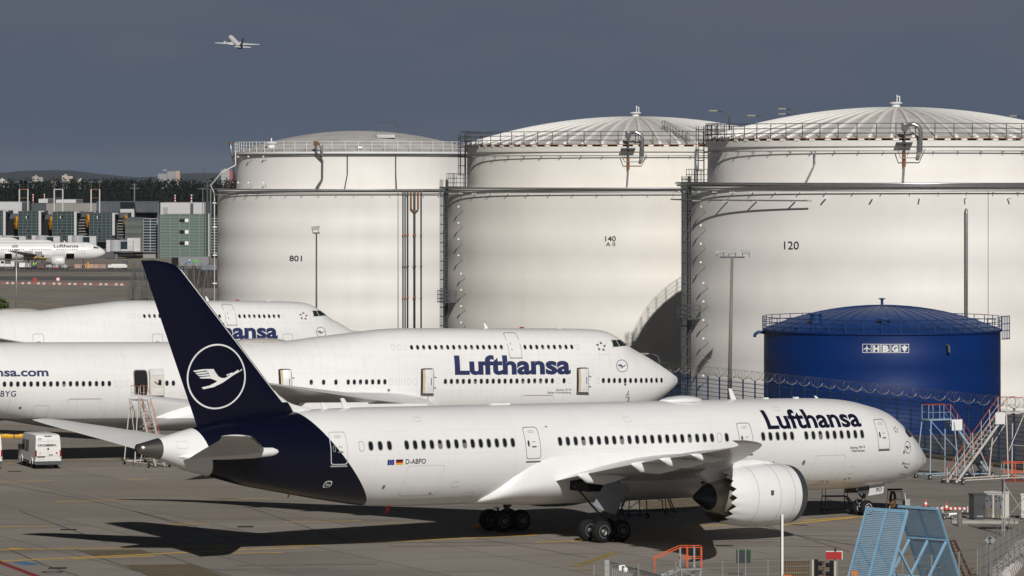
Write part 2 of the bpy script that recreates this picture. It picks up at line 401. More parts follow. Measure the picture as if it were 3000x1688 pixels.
def blade(P, parent, st, z, h, c, name='antenna', mat=None, lat=0., up=1):
    b = MB(); t = .03
    p = [(st - .0, z), (st - c, z), (st - c * .05 + .35 * h, z + up * h), (st + .28 * h + c * .3, z + up * h)]
    q = [P.L(a, lat - t, b_) for a, b_ in ((st - c, z), (st, z), (st + c * .45, z + up * h), (st - c * .05, z + up * h))]
    b.prism(q, (0, -2 * t, 0)); return b.build(name, mat or WHITE, parent)

def livery(name, base, rules, rough=.32, dirt=.3, coat=.2):
    """fuselage paint; rules: list of (fn(n, s, z) -> factor socket, colour, roughness, metal)"""
    m = bpy.data.materials.new(name); m.use_nodes = True; n = m.node_tree; b = n.nodes['Principled BSDF']
    b.inputs['Roughness'].default_value = rough; b.inputs['Specular IOR Level'].default_value = .4; b.inputs['Coat Weight'].default_value = coat; b.inputs['Coat Roughness'].default_value = .15
    tc = n.nodes.new('ShaderNodeTexCoord'); sx = n.nodes.new('ShaderNodeSeparateXYZ'); n.links.new(tc.outputs['Object'], sx.inputs[0])
    nz = n.nodes.new('ShaderNodeTexNoise'); nz.inputs['Scale'].default_value = .9; nz.inputs['Detail'].default_value = 5
    mp = n.nodes.new('ShaderNodeMapping'); mp.inputs['Scale'].default_value = (.35, 1, 1.6); n.links.new(tc.outputs['Object'], mp.inputs[0]); n.links.new(mp.outputs[0], nz.inputs['Vector'])
    r = n.nodes.new('ShaderNodeValToRGB'); r.color_ramp.elements[0].position = .3; r.color_ramp.elements[1].position = .75
    r.color_ramp.elements[0].color = tuple(c * .955 for c in base) + (1,); r.color_ramp.elements[1].color = tuple(base) + (1,)
    n.links.new(nz.outputs['Fac'], r.inputs['Fac']); col = r.outputs['Color']
    nz2 = n.nodes.new('ShaderNodeTexNoise'); nz2.inputs['Scale'].default_value = 1.; nz2.inputs['Detail'].default_value = 7; nz2.inputs['Roughness'].default_value = .7
    mp2 = n.nodes.new('ShaderNodeMapping'); mp2.inputs['Scale'].default_value = (3.5, .3, .45); n.links.new(tc.outputs['Object'], mp2.inputs[0]); n.links.new(mp2.outputs[0], nz2.inputs['Vector'])
    r2 = n.nodes.new('ShaderNodeValToRGB'); r2.color_ramp.elements[0].position = .52; r2.color_ramp.elements[1].position = .8; r2.color_ramp.elements[0].color = (0, 0, 0, 1); r2.color_ramp.elements[1].color = (dirt,) * 3 + (1,)
    n.links.new(nz2.outputs['Fac'], r2.inputs[0]); col = mixc(n, r2.outputs[0], col, (.48, .45, .41))
    # faint panel joints round the barrel and along the stringers
    sn = math_node(n, 'FRACT', math_node(n, 'MULTIPLY', sx.outputs['X'], 1 / 5.2)); j1 = math_node(n, 'LESS_THAN', sn, .0042)
    zn = math_node(n, 'FRACT', math_node(n, 'MULTIPLY', sx.outputs['Z'], 1 / 1.37)); j2 = math_node(n, 'LESS_THAN', zn, .011)
    jj = math_node(n, 'MULTIPLY', math_node(n, 'MAXIMUM', j1, j2), .22); col = mixc(n, jj, col, (.25, .25, .25))
    s_ = math_node(n, 'SUBTRACT', rules['so'], sx.outputs['X'])
    rg = None; mt = None
    for fn, c, ro, me in rules['r']:
        k = fn(n, s_, sx.outputs['Z']); col = mixc(n, k, col, c)
        if me:
            n.links.new(math_node(n, 'MULTIPLY', k, me), b.inputs['Metallic'])
            n.links.new(math_node(n, 'ADD', math_node(n, 'MULTIPLY', k, ro - rough), rough), b.inputs['Roughness'])
    n.links.new(col, b.inputs['Base Color']); MATS[name] = m; return m
# ------------------------------------------------------------------ ground
def ground_material():
    m = bpy.data.materials.new('apron_concrete'); m.use_nodes = True; n = m.node_tree; b = n.nodes['Principled BSDF']
    b.inputs['Roughness'].default_value = .85; b.inputs['Specular IOR Level'].default_value = .25
    tc = n.nodes.new('ShaderNodeTexCoord')
    def noise(scale, detail, stretch=(1, 1, 1), rot=0.):
        mp = n.nodes.new('ShaderNodeMapping'); mp.inputs['Scale'].default_value = stretch; mp.inputs['Rotation'].default_value = (0, 0, rot)
        k = n.nodes.new('ShaderNodeTexNoise'); k.inputs['Scale'].default_value = scale; k.inputs['Detail'].default_value = detail; k.inputs['Roughness'].default_value = .62
        n.links.new(tc.outputs['Object'], mp.inputs[0]); n.links.new(mp.outputs[0], k.inputs['Vector']); return k.outputs['Fac']
    def ramp(f, a, b_, c0, c1):
        r = n.nodes.new('ShaderNodeValToRGB'); r.color_ramp.elements[0].position = a; r.color_ramp.elements[1].position = b_
        r.color_ramp.elements[0].color = c0 + (1,); r.color_ramp.elements[1].color = c1 + (1,); n.links.new(f, r.inputs[0]); return r.outputs[0]
    base = ramp(noise(.05, 8), .3, .7, (.235, .212, .188), (.305, .277, .246))
    # concrete bays laid out along the stands
    mp = n.nodes.new('ShaderNodeMapping'); mp.inputs['Rotation'].default_value = (0, 0, R(-24)); mp.inputs['Location'].default_value = (3, 2, 0)
    n.links.new(tc.outputs['Object'], mp.inputs[0])
    br = n.nodes.new('ShaderNodeTexBrick'); br.offset = 0; br.inputs['Scale'].default_value = 1.; br.inputs['Brick Width'].default_value = 7.5; br.inputs['Row Height'].default_value = 7.5
    br.inputs['Mortar Size'].default_value = .06; br.inputs['Mortar Smooth'].default_value = .0; br.inputs['Color1'].default_value = (.90, .90, .90, 1); br.inputs['Color2'].default_value = (1.06, 1.06, 1.06, 1); br.inputs['Mortar'].default_value = (.5, .48, .46, 1)
    n.links.new(mp.outputs[0], br.inputs['Vector'])
    mu = n.nodes.new('ShaderNodeMix'); mu.data_type = 'RGBA'; mu.blend_type = 'MULTIPLY'; mu.inputs['Factor'].default_value = 1.
    n.links.new(base, mu.inputs[6]); n.links.new(br.outputs['Color'], mu.inputs[7])
    col = mu.outputs[2]
    col = mixc(n, ramp(noise(.012, 4, (1, 1, 1)), .5, .62, (0, 0, 0), (.55, .55, .55)), col, (.255, .212, .162))     # browner old surfacing
    col = mixc(n, ramp(noise(.22, 9, (.25, 1.3, 1), R(10)), .53, .72, (0, 0, 0), (.5, .5, .5)), col, (.10, .09, .08))   # tyre and fuel stains
    col = mixc(n, ramp(noise(1.1, 6, (.4, 1, 1)), .60, .72, (0, 0, 0), (.25, .25, .25)), col, (.35, .32, .28))
    n.links.new(col, b.inputs['Base Color'])
    bp = n.nodes.new('ShaderNodeBump'); bp.inputs['Strength'].default_value = .25; bp.inputs['Distance'].default_value = .01
    n.links.new(noise(6, 8), bp.inputs['Height']); n.links.new(bp.outputs[0], b.inputs['Normal']); return m
APM = ground_material()
def sheet(name, pts, z, mat, parent=None, **kw): return link(name, mesh(name, [(p[0], p[1], z) for p in pts], [tuple(range(len(pts)))]), parent, mat, **kw)
GROUND = sheet('apron_ground', [(-1500, -200), (1500, -200), (1500, 2000), (-1500, 2000)], 0, APM, kind='structure')
sheet('far_ground', [(-8500, -1500), (8500, -1500), (8500, 11800), (-8500, 11800)], -.6, M('field_green', (.04, .05, .03), .9, var=.3, scale=.004), kind='structure')
# bare soil and gravel behind the security fence
sheet('tank_yard', [(56, 292), (150, 292), (150, 700), (-60, 700), (-30, 520), (16, 386)], .02, M('yard_gravel', (.085, .075, .06), .95, var=.4, scale=.8, bump=.4), kind='structure')

def strip(name, a, b, w, mat, z=.008, parent=None, **kw):
    a, b = Vector(a), Vector(b); d = (b - a); d.z = 0; nrm = Vector((-d.y, d.x, 0)).normalized() * w / 2
    return sheet(name, [a - nrm, b - nrm, b + nrm, a + nrm], z, mat, parent or GROUND, **kw)
LINE = M('worn_yellow_line', (.70, .43, .05), .8, var=.2, scale=1.2, streak=((.3, .22, .12), .4, (1.5, 1.5, 1)))
def C(x0, y0, sc): return lambda a, b: (x0 + a / sc, y0 + b / sc)
c3, c5, cm, ce, cn, cb = C(0, 1150, 2.693), C(550, 1100, 3.22), C(1350, 1150, 3.22), C(1900, 1120, 3.018), C(2350, 1380, 5.724), C(1700, 1500, 3.68)
c8 = C(40, 1500, 3.68)
for fn, a, b, w in ((c3, (0, 703), (425, 697), .16), (c3, (437, 862), (1010, 852), .16), (c3, (0, 1060), (432, 1052), .16), (c3, (1040, 1047), (1655, 1034), .16),
                    (c3, (-200, 1243), (1885, 1214), .2), (c3, (-200, 1342), (1885, 1243), .22), (c3, (580, 1311), (1215, 1291), .18), (c3, (960, 690), (1170, 685), .14), (c3, (890, 420), (1030, 418), .14),
                    (c3, (450, 534), (930, 530), .16), (c3, (0, 430), (110, 430), .14), (c3, (-60, 565), (110, 560), .14), (c3, (420, 313), (700, 310), .12), (c3, (0, 258), (240, 254), .12), (c3, (1640, 843), (1885, 838), .14), (c3, (0, 545), (110, 541), .13),
                    (c5, (190, 1168), (780, 1160), .14), (c5, (920, 1384), (1635, 1372), .14), (c5, (1640, 1398), (2093, 1385), .1), (cm, (-1050, 1425), (720, 1345), .2), (cm, (700, 1414), (1240, 1398), .18), (ce, (300, 1284), (860, 1252), .18), (ce, (1180, 1262), (2000, 1178), .2), (cn, (0, 832), (950, 766), .2),
                    (c8, (2360, 372), (3300, 362), .18), (c8, (2350, 410), (3100, 388), .18), (c8, (2350, 447), (2900, 438), .16), (cn, (1900, 600), (2300, 618), .12), (cn, (2400, 605), (2576, 598), .12), (cn, (2290, 640), (2576, 655), .12)):
    strip('painted_line', gnd(*fn(*a)), gnd(*fn(*b)), w * 2.1, LINE)
p = [gnd(*c3(70, 1228)), gnd(*c3(285, 1238)), gnd(*c3(72, 1245))]; sheet('painted_arrow', p, .014, M('bright_yellow_line', (.6, .38, .03), .8), GROUND)
strip('painted_line', gnd(*cb(-60, 588)), gnd(*cb(385, 435)), .55, M('faded_yellow_line', (.27, .21, .05), .85, var=.4, scale=2))
strip('painted_line', gnd(*cb(-40, 632)), gnd(*cb(60, 622)), .4, MATS['faded_yellow_line']); strip('painted_line', gnd(*cb(60, 634)), gnd(*cb(240, 630)), .35, MATS['faded_yellow_line'])
strip('red_line', gnd(*c3(-30, 1330)), gnd(*c3(330, 1465)), .45, M('worn_red_line', (.24, .02, .03), .8, var=.3, scale=2))
strip('blue_stand_mark', gnd(*c3(150, 1336)), gnd(*c3(258, 1361)), .9, M('worn_blue_paint', (.07, .17, .33), .8, var=.4, scale=4))
strip('white_line', gnd(*c3(180, 1275)), gnd(*c3(335, 1277)), .12, M('worn_white_line', (.36, .35, .33), .8)); strip('white_line', gnd(*cb(705, 210)), gnd(*cb(915, 240)), .14, MATS['worn_white_line'])
strip('white_line', gnd(2814, 1470), gnd(2840, 1472), .12, MATS['worn_white_line']); strip('white_line', gnd(2943, 1462), gnd(2980, 1469), .12, MATS['worn_white_line'])
BRN = M('brown_asphalt_patch', (.135, .105, .062), .9, var=.25, scale=1.5, bump=.3)
for q in ([(620, 1247), (1110, 1240), (1215, 1272), (750, 1293)], [(985, 1362), (1500, 1354), (1800, 1460), (1210, 1470)]):
    sheet('asphalt_patch', [gnd(*c3(*a)) for a in q], .004, BRN, GROUND)
sheet('asphalt_patch', [gnd(x, y) for x, y in ((1860, 1470), (2140, 1452), (2010, 1500), (1900, 1502))], .004, M('brown_stain_patch', (.17, .13, .08), .9, var=.3), GROUND)
DK = M('drain_iron', (.035, .03, .028), .7)
for fn, a in ((c3, (115, 624)), (c3, (540, 1083)), (c5, (545, 1428)), (cb, (1555, 365)), (c3, (455, 1387))):
    g = gnd(*fn(*a)); MB().box((0, 0, 0), (1.0, 1.0, .02)).build('drain_cover', DK, GROUND).location = (g.x, g.y, .004)
g = gnd(*c3(413, 1418)); v = []; n = 28
for r in (.62, .42): v += [(g.x + r * math.cos(2 * math.pi * k / n), g.y + 1.9 * r * math.sin(2 * math.pi * k / n) / 1.9, .012) for k in range(n)]
link('manhole_ring', mesh('manhole_ring', v, [(k, (k + 1) % n, n + (k + 1) % n, n + k) for k in range(n)]), GROUND, DK)
sheet('tar_stain', [gnd(x, y) for x, y in ((1900 + 1245 / 3.018, 1120 + 1256 / 3.018), (1900 + 1415 / 3.018, 1120 + 1262 / 3.018), (1900 + 1400 / 3.018, 1120 + 1270 / 3.018), (1900 + 1260 / 3.018, 1120 + 1262 / 3.018))], .005, DK, GROUND)
# darker taxi lane bands far out on the field
TAX = M('taxiway_asphalt', (.115, .108, .102), .85, var=.2, scale=.08, stretch=(.2, 1, 1))
for y0, y1 in ((808, 820), (786, 795)):
    sheet('taxiway_band', [gnd(-900, y0), gnd(640, y0 + 2), gnd(640, y1 + 2), gnd(-900, y1)], .01, TAX, GROUND)
strip('painted_line', gnd(-20, 874), gnd(190, 898), .35, LINE); strip('painted_line', gnd(30, 890), gnd(75, 892), .3, LINE)
# sealed joints between the paving lanes
SEAL = M('joint_seal', (.10, .09, .08), .85, var=.3)
for fn, pts in ((c8, ((-40, 410), (330, 572), (760, 712))), (c8, ((60, -10), (560, 170), (1000, 330))), (c8, ((1330, 0), (1990, 192), (2500, 330))), (c8, ((1560, 440), (2000, 590), (2420, 720))), (c8, ((640, 395), (1120, 560), (1480, 690))), (c5, ((560, 1240), (1000, 1390), (1500, 1560))), (cm, ((60, 1360), (700, 1470), (1200, 1560))), (ce, ((1180, 1330), (1900, 1460), (2300, 1530))), (cb, ((1900, 120), (2576, 330), (2900, 430))), (c3, ((0, 720), (700, 850), (1560, 1062)))):
    for k in range(len(pts) - 1): strip('joint_seal', gnd(*fn(*pts[k])), gnd(*fn(*pts[k + 1])), .14, SEAL, .006)
# tyre marks curving on to the stand
TM = M('tyre_mark', (.12, .11, .10), .85, var=.4, scale=1.0, streak=((.24, .22, .19), .9, (.6, .6, .6)))
for x, y, L_, a in ((1290, 1590, 9, 4), (1310, 1600, 7, 6), (2050, 1585, 10, -8), (2260, 1600, 8, -10), (2330, 1582, 7, -6), (700, 1668, 10, 3), (900, 1655, 8, 5), (2420, 1570, 6, -12)):
    g = gnd(x, y); d = Vector((math.cos(R(a)), math.sin(R(a)), 0)) * L_ / 2; strip('tyre_mark', g - d, g + d, .35, TM, .005)
# ------------------------------------------------------------------ the twin-jet in front
TH7, SO7 = .665, 31.5
def make_787():
    c, s_ = math.cos(TH7), math.sin(TH7)
    root = thing('airliner', 'white wide-body twin-jet with navy tail fin and crane ring, nearest on the apron', 'airliner', (27.335 - SO7 * c, 285.735 - SO7 * s_, 0), rot=(0, .016, TH7))
    P = Plane(root, B787, SO7); L = P.L; GP = lambda st: .016 * (SO7 - st)   # local height of the ground
    def navy(n, s, z):
        e1 = math_node(n, 'MULTIPLY_ADD', math_node(n, 'MULTIPLY', z, z), -.0297, math_node(n, 'MULTIPLY_ADD', z, 1.19, 43.69))
        e2 = math_node(n, 'MULTIPLY_ADD', z, .385, 55.65)
        return math_node(n, 'MULTIPLY', math_node(n, 'GREATER_THAN', s, e1), math_node(n, 'LESS_THAN', s, e2))
    metal = lambda n, s, z: math_node(n, 'GREATER_THAN', s, 60.72)
    white = livery('white_airframe_paint', (.82, .82, .82), {'so': SO7, 'r': [(navy, (.002, .0025, .013), .2, 0), (metal, (.28, .27, .25), .33, .9)]}, .28, coat=.16, dirt=.12)
    body = fuselage(P, B787, 'fuselage', white, root)
    link('exhaust_outlet', MB().lathe([(.27, 0), (.2, .3), (.001, .3)], 24, Matrix.Translation(L(62.12, 0, 6.1)), 'x').me('exhaust_outlet', True), body, BLKIN)
    # belly fairing
    fb = Body([(17.2, 2.3, 2.9, 2.6, .25, 2, 2), (17.8, 2.16, 3.6, 2.75, 1.3, 2, 2), (19, 2.08, 4.6, 3.0, 2.2, 2, 2), (21, 2.04, 6.2, 3.4, 2.95, 2, 2), (23.5, 2.02, 7.1, 3.6, 3.2, 2, 2), (29, 2.0, 7.1, 3.6, 3.25, 2, 2), (33.6, 2.0, 7.1, 3.6, 3.2, 2, 2), (35.05, 2.06, 6.9, 3.5, 3.08, 2, 2), (36.76, 2.12, 5.16, 3.2, 2.74, 2, 2), (37.6, 2.16, 4.0, 2.85, 2.22, 2, 2), (38.1, 2.18, 3.3, 2.6, 1.72, 2, 2), (38.6, 2.24, 2.8, 2.45, .6, 2, 2)])
    fairpaint = M('fairing_paint', (.81, .81, .81), .34, var=.04, scale=.5, coat=.15)
    fuselage(P, fb, 'belly_fairing', fairpaint, root, 72)
    # cabin windows
    wf = M('window_frame_paint', (.42, .42, .40), .4)
    idx = [i for i in range(-19, -5)] + [i for i in range(0, 23) if i != 21] + list(range(27, 32)) + list(range(33, 42))
    zw = lambda st: 5.91 + (st - 8.27) * .0037
    for i in idx: st = 33.30 - i * .6096; P.window(st, zw(st), .29, .50, 2.8, .045, mats=(wf, GLASS), blind=.6 if i in (3, 8, 17, -15, -12, 35) else 0)
    for st in (47.434, 46.774, 46.124): P.window(st, 6.045, .30, .50, 2.8, .045, mats=(wf, GLASS))
    seam = M('seam_grey', (.30, .30, .30), .5)
    for st in (48.084, 33.30 - 21 * .6096): P.outline('blanked_window', st, zw(st) if st < 45 else 6.04, .37, .58, seam, .03, 3.2)
    # doors
    hand = M('door_handle_mark', (.18, .17, .17), .5)
    for st, tall in ((49.62, 5.95), (35.42, 5.955), (18.29, 5.86), (6.32, 5.84)):
        d = P.outline('door', st, tall, 1.17, 1.93, M('door_frame_pale', (.55, .56, .57), .4) if st > 49 else seam, .05, 8)
        P.window(st + .33, tall - .02, .13, .34, 3, .02, mats=(wf, GLASS), parent=d, name='door_window')
        P.outline('door_vent', st, tall + .68, .42, .12, seam, .022, 4, parent=d)
        P.shape('handle', [[(-.24, 0), (-.08, -.05), (.08, -.05), (.24, 0), (.08, .05), (-.08, .05)]], hand, lambda x, y: (st - .08 + x, tall - .22 + y), d)
        P.shape('handle_mark', [[(-.16, -.03), (-.1, .05), (.1, .05), (.16, -.03), (.08, .02), (-.08, .02)]], hand, lambda x, y: (st - .08 + x, tall + .05 + y), d)
        if st > 49: P.grid('kick_plate', st - .56, st + .56, 4.86, 4.95, GREY, 3, 1, parent=d)
        else: P.grid('sill', st - .56, st + .56, 4.78, 4.87, DGREY, 3, 1, parent=d)
    for a, b, z1, z0 in ((44.9, 42.1, 4.82, 3.0), (12.4, 9.75, 4.63, 2.95)):
        P.outline('cargo_door', (a + b) / 2, (z1 + z0) / 2, a - b, z1 - z0, M('fine_seam', (.55, .54, .53), .5), .022, 12)
    for st, z, r in ((13.307, 4.196, .17), (4.263, 4.628, .13), (46.213, 3.577, .13), (4.217, 3.908, .1)):
        P.shape('sensor_port', [P.oval_pts(0, 0, r * 1.5, r * 2, 2, 14)], hand, lambda x, y: (st + x, z + y))
    for st, z in ((4.1, 3.9), (4.0, 3.2)):
        p0 = P.surf(st, z, 0); MB().tube([p0, p0 + Vector((.02, -.14, -.05)), p0 + Vector((.35, -.16, -.06))], .03).build('pitot_probe', DGREY, root)
    for st, z, w, h in ((41.0, 3.6, .5, .35), (39.6, 2.95, .7, .3), (27.5, 7.2, .6, .3), (30.5, 4.6, .3, .3), (15.2, 3.4, .55, .4), (11.2, 2.75, .5, .25), (8.9, 3.6, .45, .5), (6.9, 3.0, .5, .3), (59.6, 6.3, .7, .4), (43.5, 7.5, .5, .25), (14.8, 7.6, .5, .25)):
        P.outline('access_panel', st, z, w, h, MATS['fine_seam'], .018, 7)
    for st, z in ((10.9, 2.9), (10.4, 2.85), (9.0, 3.0), (8.7, 3.05), (42.6, 3.1), (15.9, 4.3), (34.1, 6.9)):
        P.shape('stencil', [[(-.09, -.03), (.09, -.03), (.09, .03), (-.09, .03)]], M('stencil_red', (.3, .12, .1), .6), lambda x, y: (st + x, z + y))
    # lettering and marks
    P.text('airline_name', 'Lufthansa', NAVYTXT, 16.30, 8.14, 6.42, 7.54, bold=.027)
    P.text('type_lettering', 'Boeing 787-9', NAVYTXT, 9.42, 8.13, 5.0, 5.15, .008)
    P.text('name_lettering', 'Oberhausen', NAVYTXT, 9.31, 8.13, 4.79, 4.94, .008)
    P.text('registration', 'D-ABPO', NAVYTXT, 45.02, 43.55, 4.93, 5.22, .012)
    eu = P.grid('flag', 46.31, 45.835, 4.897, 5.211, M('flag_blue', (.01, .04, .25), .5), label='blue flag with a ring of stars')
    for k in range(12):
        a = 2 * math.pi * k / 12; q = [(46.07 + .11 * math.cos(a) + .022 * math.cos(t), 5.054 + .11 * math.sin(a) + .022 * math.sin(t)) for t in (R(90), R(210), R(330))]
        link('star', mesh('star', [P.surf(x, y, .016) for x, y in q], [(0, 1, 2)]), eu, M('flag_gold', (.8, .45, .02), .5))
    fl = P.grid('flag', 45.716, 45.201, 5.107, 5.212, M('flag_black', (.01, .01, .01), .5), label='black red and gold flag')
    P.grid('stripe', 45.716, 45.201, 5.002, 5.107, M('flag_red', (.45, .01, .015), .5), parent=fl); P.grid('stripe', 45.716, 45.201, 4.898, 5.002, MATS['flag_gold'], parent=fl)
    crane_logo(P, root, 3.83, 4.93, .36, .39, NAVYTXT, lw=.07, eps=.035)
    star_logo(P, root, 4.81, 6.085, .27, .24, M('emblem_silver', (.12, .12, .13), .5))
    # cockpit glazing
    ck = M('cockpit_glass', (.03, .02, .018), .1, coat=.5)
    pts = [(3.374, 6.215), (2.797, 5.885), (2.457, 5.601), (3.371, 5.55), (3.662, 5.865)]
    ctr = (3.13, 5.83); v = []; f = []; N = 30
    loop = []
    for k in range(5):
        a, b = pts[k], pts[(k + 1) % 5]; loop += [(a[0] + (b[0] - a[0]) * t / 6, a[1] + (b[1] - a[1]) * t / 6) for t in range(6)]
    for r in (1., .66, .33): v += [P.surf(ctr[0] + (x - ctr[0]) * r, ctr[1] + (z - ctr[1]) * r, .05) for x, z in loop]
    v.append(P.surf(*ctr, .05))
    for r in range(2): f += [(r * N + k, r * N + (k + 1) % N, (r + 1) * N + (k + 1) % N, (r + 1) * N + k) for k in range(N)]
    f += [(2 * N + k, 2 * N + (k + 1) % N, 3 * N) for k in range(N)]
    link('cockpit_window', mesh('cockpit_window', v, f, True), root, ck)
    # wings
    wp = M('wing_paint', (.70, .70, .70), .36, var=.05, scale=.4, coat=.1)
    W = [(0, 18.4, 34.2, 4.3, 3.2, .12), (2.9, 20.6, 33.9, 4.15, 3.58, .125), (6, 22.75, 34.1, 4.5, 4.18, .115), (9.9, 25.5, 34.55, 4.95, 4.85, .105), (15.4, 29.3, 36.15, 5.65, 5.62, .10), (20.4, 33.2, 37.63, 6.25, 6.22, .095), (24, 35.85, 38.72, 6.72, 6.69, .09), (26, 37.45, 39.5, 6.98, 6.95, .09), (27.6, 38.85, 40.55, 7.2, 7.18, .085), (28.8, 40.2, 41.7, 7.38, 7.36, .08), (29.6, 41.4, 42.6, 7.52, 7.5, .08), (30.06, 42.45, 43.2, 7.64, 7.62, .08)]
    for sd in (1, -1):
        w = wing_mesh(P, W, sd, 'wing', wp, root)
        for la, ln, h in ((6.4, 3.2, .8), (13.0, 3.6, .8), (17.0, 3.1, .65), (21.2, 2.2, .5)):
            for k in range(len(W) - 1):
                if W[k][0] <= la <= W[k + 1][0]:
                    t = (la - W[k][0]) / (W[k + 1][0] - W[k][0]); ste = W[k][2] + t * (W[k + 1][2] - W[k][2]); zte = W[k][4] + t * (W[k + 1][4] - W[k][4])
            rings = []
            for q, rr, dz in ((-ln, .02, -.25), (-ln * .75, .5, -.3), (-ln * .4, .9, -.34), (0., .85, -.2), (.35, .5, -.1), (.75, .03, -.02)):
                rings.append([L(ste + q, sd * (la + .26 * rr * math.cos(a)), zte + dz + h * .5 * rr * math.sin(a)) for a in [2 * math.pi * k / 12 for k in range(12)]])
            if sd < 0: rings = [r[::-1] for r in rings]
            v, f = loft(rings); link('flap_fairing', mesh('flap_fairing', v, f, True), w, fairpaint)
        # engine: nacelle, chevrons, core, plug, pylon
        ex = (9.9 * sd); ez = 2.88
        def lat_lathe(prof, nm, mt, par, n=72, chev=0., flip=False):
            v = []; f = []
            for i, (r, st) in enumerate(prof):
                for k in range(n):
                    a = 2 * math.pi * k / n; so = 0.
                    if chev and i >= len(prof) - chev_rows: ph = (k % 4) / 4.; so = chev * (abs(ph - .5) * 2) * -1 * (i - (len(prof) - chev_rows - 1)) / chev_rows
                    v.append(L(st + so, ex + r * math.cos(a), ez + r * math.sin(a)))
            for i in range(len(prof) - 1):
                for k in range(n): f.append((i * n + k, i * n + (k + 1) % n, (i + 1) * n + (k + 1) % n, (i + 1) * n + k))
            me = mesh(nm, v, f, True); me.set_sharp_from_angle(angle=R(38)); return link(nm, me, par, mt)
        chev_rows = 2
        nac = lat_lathe([(1.80, 21.45), (1.88, 22.0), (1.925, 22.8), (1.93, 23.6), (1.90, 24.4), (1.82, 25.2), (1.72, 25.95), (1.62, 26.55), (1.575, 27.0)], 'engine_nacelle', fairpaint, root, 72, .5)
        chev_rows = 2
        lat_lathe([(1.52, 25.2), (1.60, 25.95), (1.56, 26.55), (1.545, 26.99)], 'chevron_lining', M('olive_duct_metal', (.27, .25, .15), .5, .1), nac, 72, .5)
        lat_lathe([(1.53, 22.0), (1.55, 21.4), (1.60, 21.05), (1.66, 20.88), (1.73, 20.95), (1.78, 21.2), (1.80, 21.45)], 'inlet_lip', M('inlet_lip_metal', (.16, .17, .20), .32, .7), nac)
        lat_lathe([(1.53, 22.0), (1.50, 22.7), (.45, 22.7), (.2, 22.1), (.01, 21.8)], 'fan', DGREY, nac, 40)
        lat_lathe([(1.5, 24.9), (1.25, 25.5), (1.18, 26.1), (1.05, 26.8), (.93, 27.35), (.88, 27.5), (.80, 27.5)], 'core_cowl', M('core_metal', (.40, .36, .30), .4, .4), nac, 48)
        lat_lathe([(.80, 27.0), (.78, 27.45), (.62, 27.85), (.3, 28.4), (.02, 28.75)], 'exhaust_plug', M('plug_metal', (.03, .035, .045), .3, .6), nac, 40)
        b = MB()
        top = [(22.2, 4.74), (23.0, 4.92), (24.2, 5.05), (25.8, 5.0), (27.6, 4.75)]; bot = [(28.4, 4.3), (27.6, 3.75), (26.2, 3.8), (24.6, 4.2), (22.5, 4.6)]
        q = [L(a, ex - .22, z) for a, z in top + bot]; b.prism(q, (0, -.44, 0)); b.build('pylon', fairpaint, nac)
        if sd > 0:
            MB().box(L(24.0, ex + 1.92, ez + .25), (.22, .03, .3)).build('access_port', DGREY, nac)
            for sa, ra in ((23.3, 1.932), (25.0, 1.848), (22.1, 1.892)):
                n = 48; vv = []
                for dx in (-.012, .012): vv += [L(sa + dx, ex + (ra + .006) * math.cos(2 * math.pi * k / n), ez + (ra + .006) * math.sin(2 * math.pi * k / n)) for k in range(n)]
                link('panel_seam', mesh('panel_seam', vv, [(k, (k + 1) % n, n + (k + 1) % n, n + k) for k in range(n)]), nac, seam)
    # tail
    GL = M('fin_leading_edge_grey', (.10, .11, .125), .35, .5)
    def fnavy(n, s, z):
        e1 = math_node(n, 'MULTIPLY_ADD', math_node(n, 'MULTIPLY', z, z), -.0297, math_node(n, 'MULTIPLY_ADD', z, 1.19, 43.69))
        return math_node(n, 'GREATER_THAN', s, e1)
    le = lambda n, z: math_node(n, 'MULTIPLY_ADD', z, .9306, 52.81 - .9306 * 9.51)
    fwhite = lambda n, s, z: math_node(n, 'MULTIPLY', math_node(n, 'LESS_THAN', s, math_node(n, 'ADD', le(n, z), .20)), math_node(n, 'GREATER_THAN', z, 8.6))
    fgrey = lambda n, s, z: math_node(n, 'MULTIPLY', math_node(n, 'LESS_THAN', s, math_node(n, 'ADD', le(n, z), .11)), math_node(n, 'MULTIPLY', math_node(n, 'GREATER_THAN', z, 9.3), math_node(n, 'LESS_THAN', z, 16.1)))
    finp = livery('fin_paint', (.80, .80, .795), {'so': SO7, 'r': [(fnavy, (.002, .0025, .013), .2, 0), (fwhite, (.8, .8, .8), .3, 0), (fgrey, (.10, .11, .125), .35, .3)]}, .3, coat=0.)
    te = lambda z: 58.02 + .4188 * (z - 7.29)
    FS = [(7.0, 48.6, 57.9, .02), (8.18, 50.0, te(8.18), .04), (8.45, 51.2, te(8.45), .07), (8.62, 51.65, te(8.62), .08), (9.0, 52.25, te(9.0), .09), (9.51, 52.81, te(9.51), .10), (11, 54.19, te(11), .10), (12.38, 55.47, te(12.38), .10), (14, 56.98, te(14), .10), (15.27, 58.17, te(15.27), .10), (15.9, 58.76, te(15.9), .10), (16.35, 59.25, te(16.35), .095), (16.62, 59.72, te(16.62), .085), (16.78, 60.2, te(16.78), .07), (16.86, 60.8, te(16.86), .04), (16.89, 61.4, te(16.89), .01)]
    fin = fin_mesh(P, FS, 'tail_fin', finp, root)
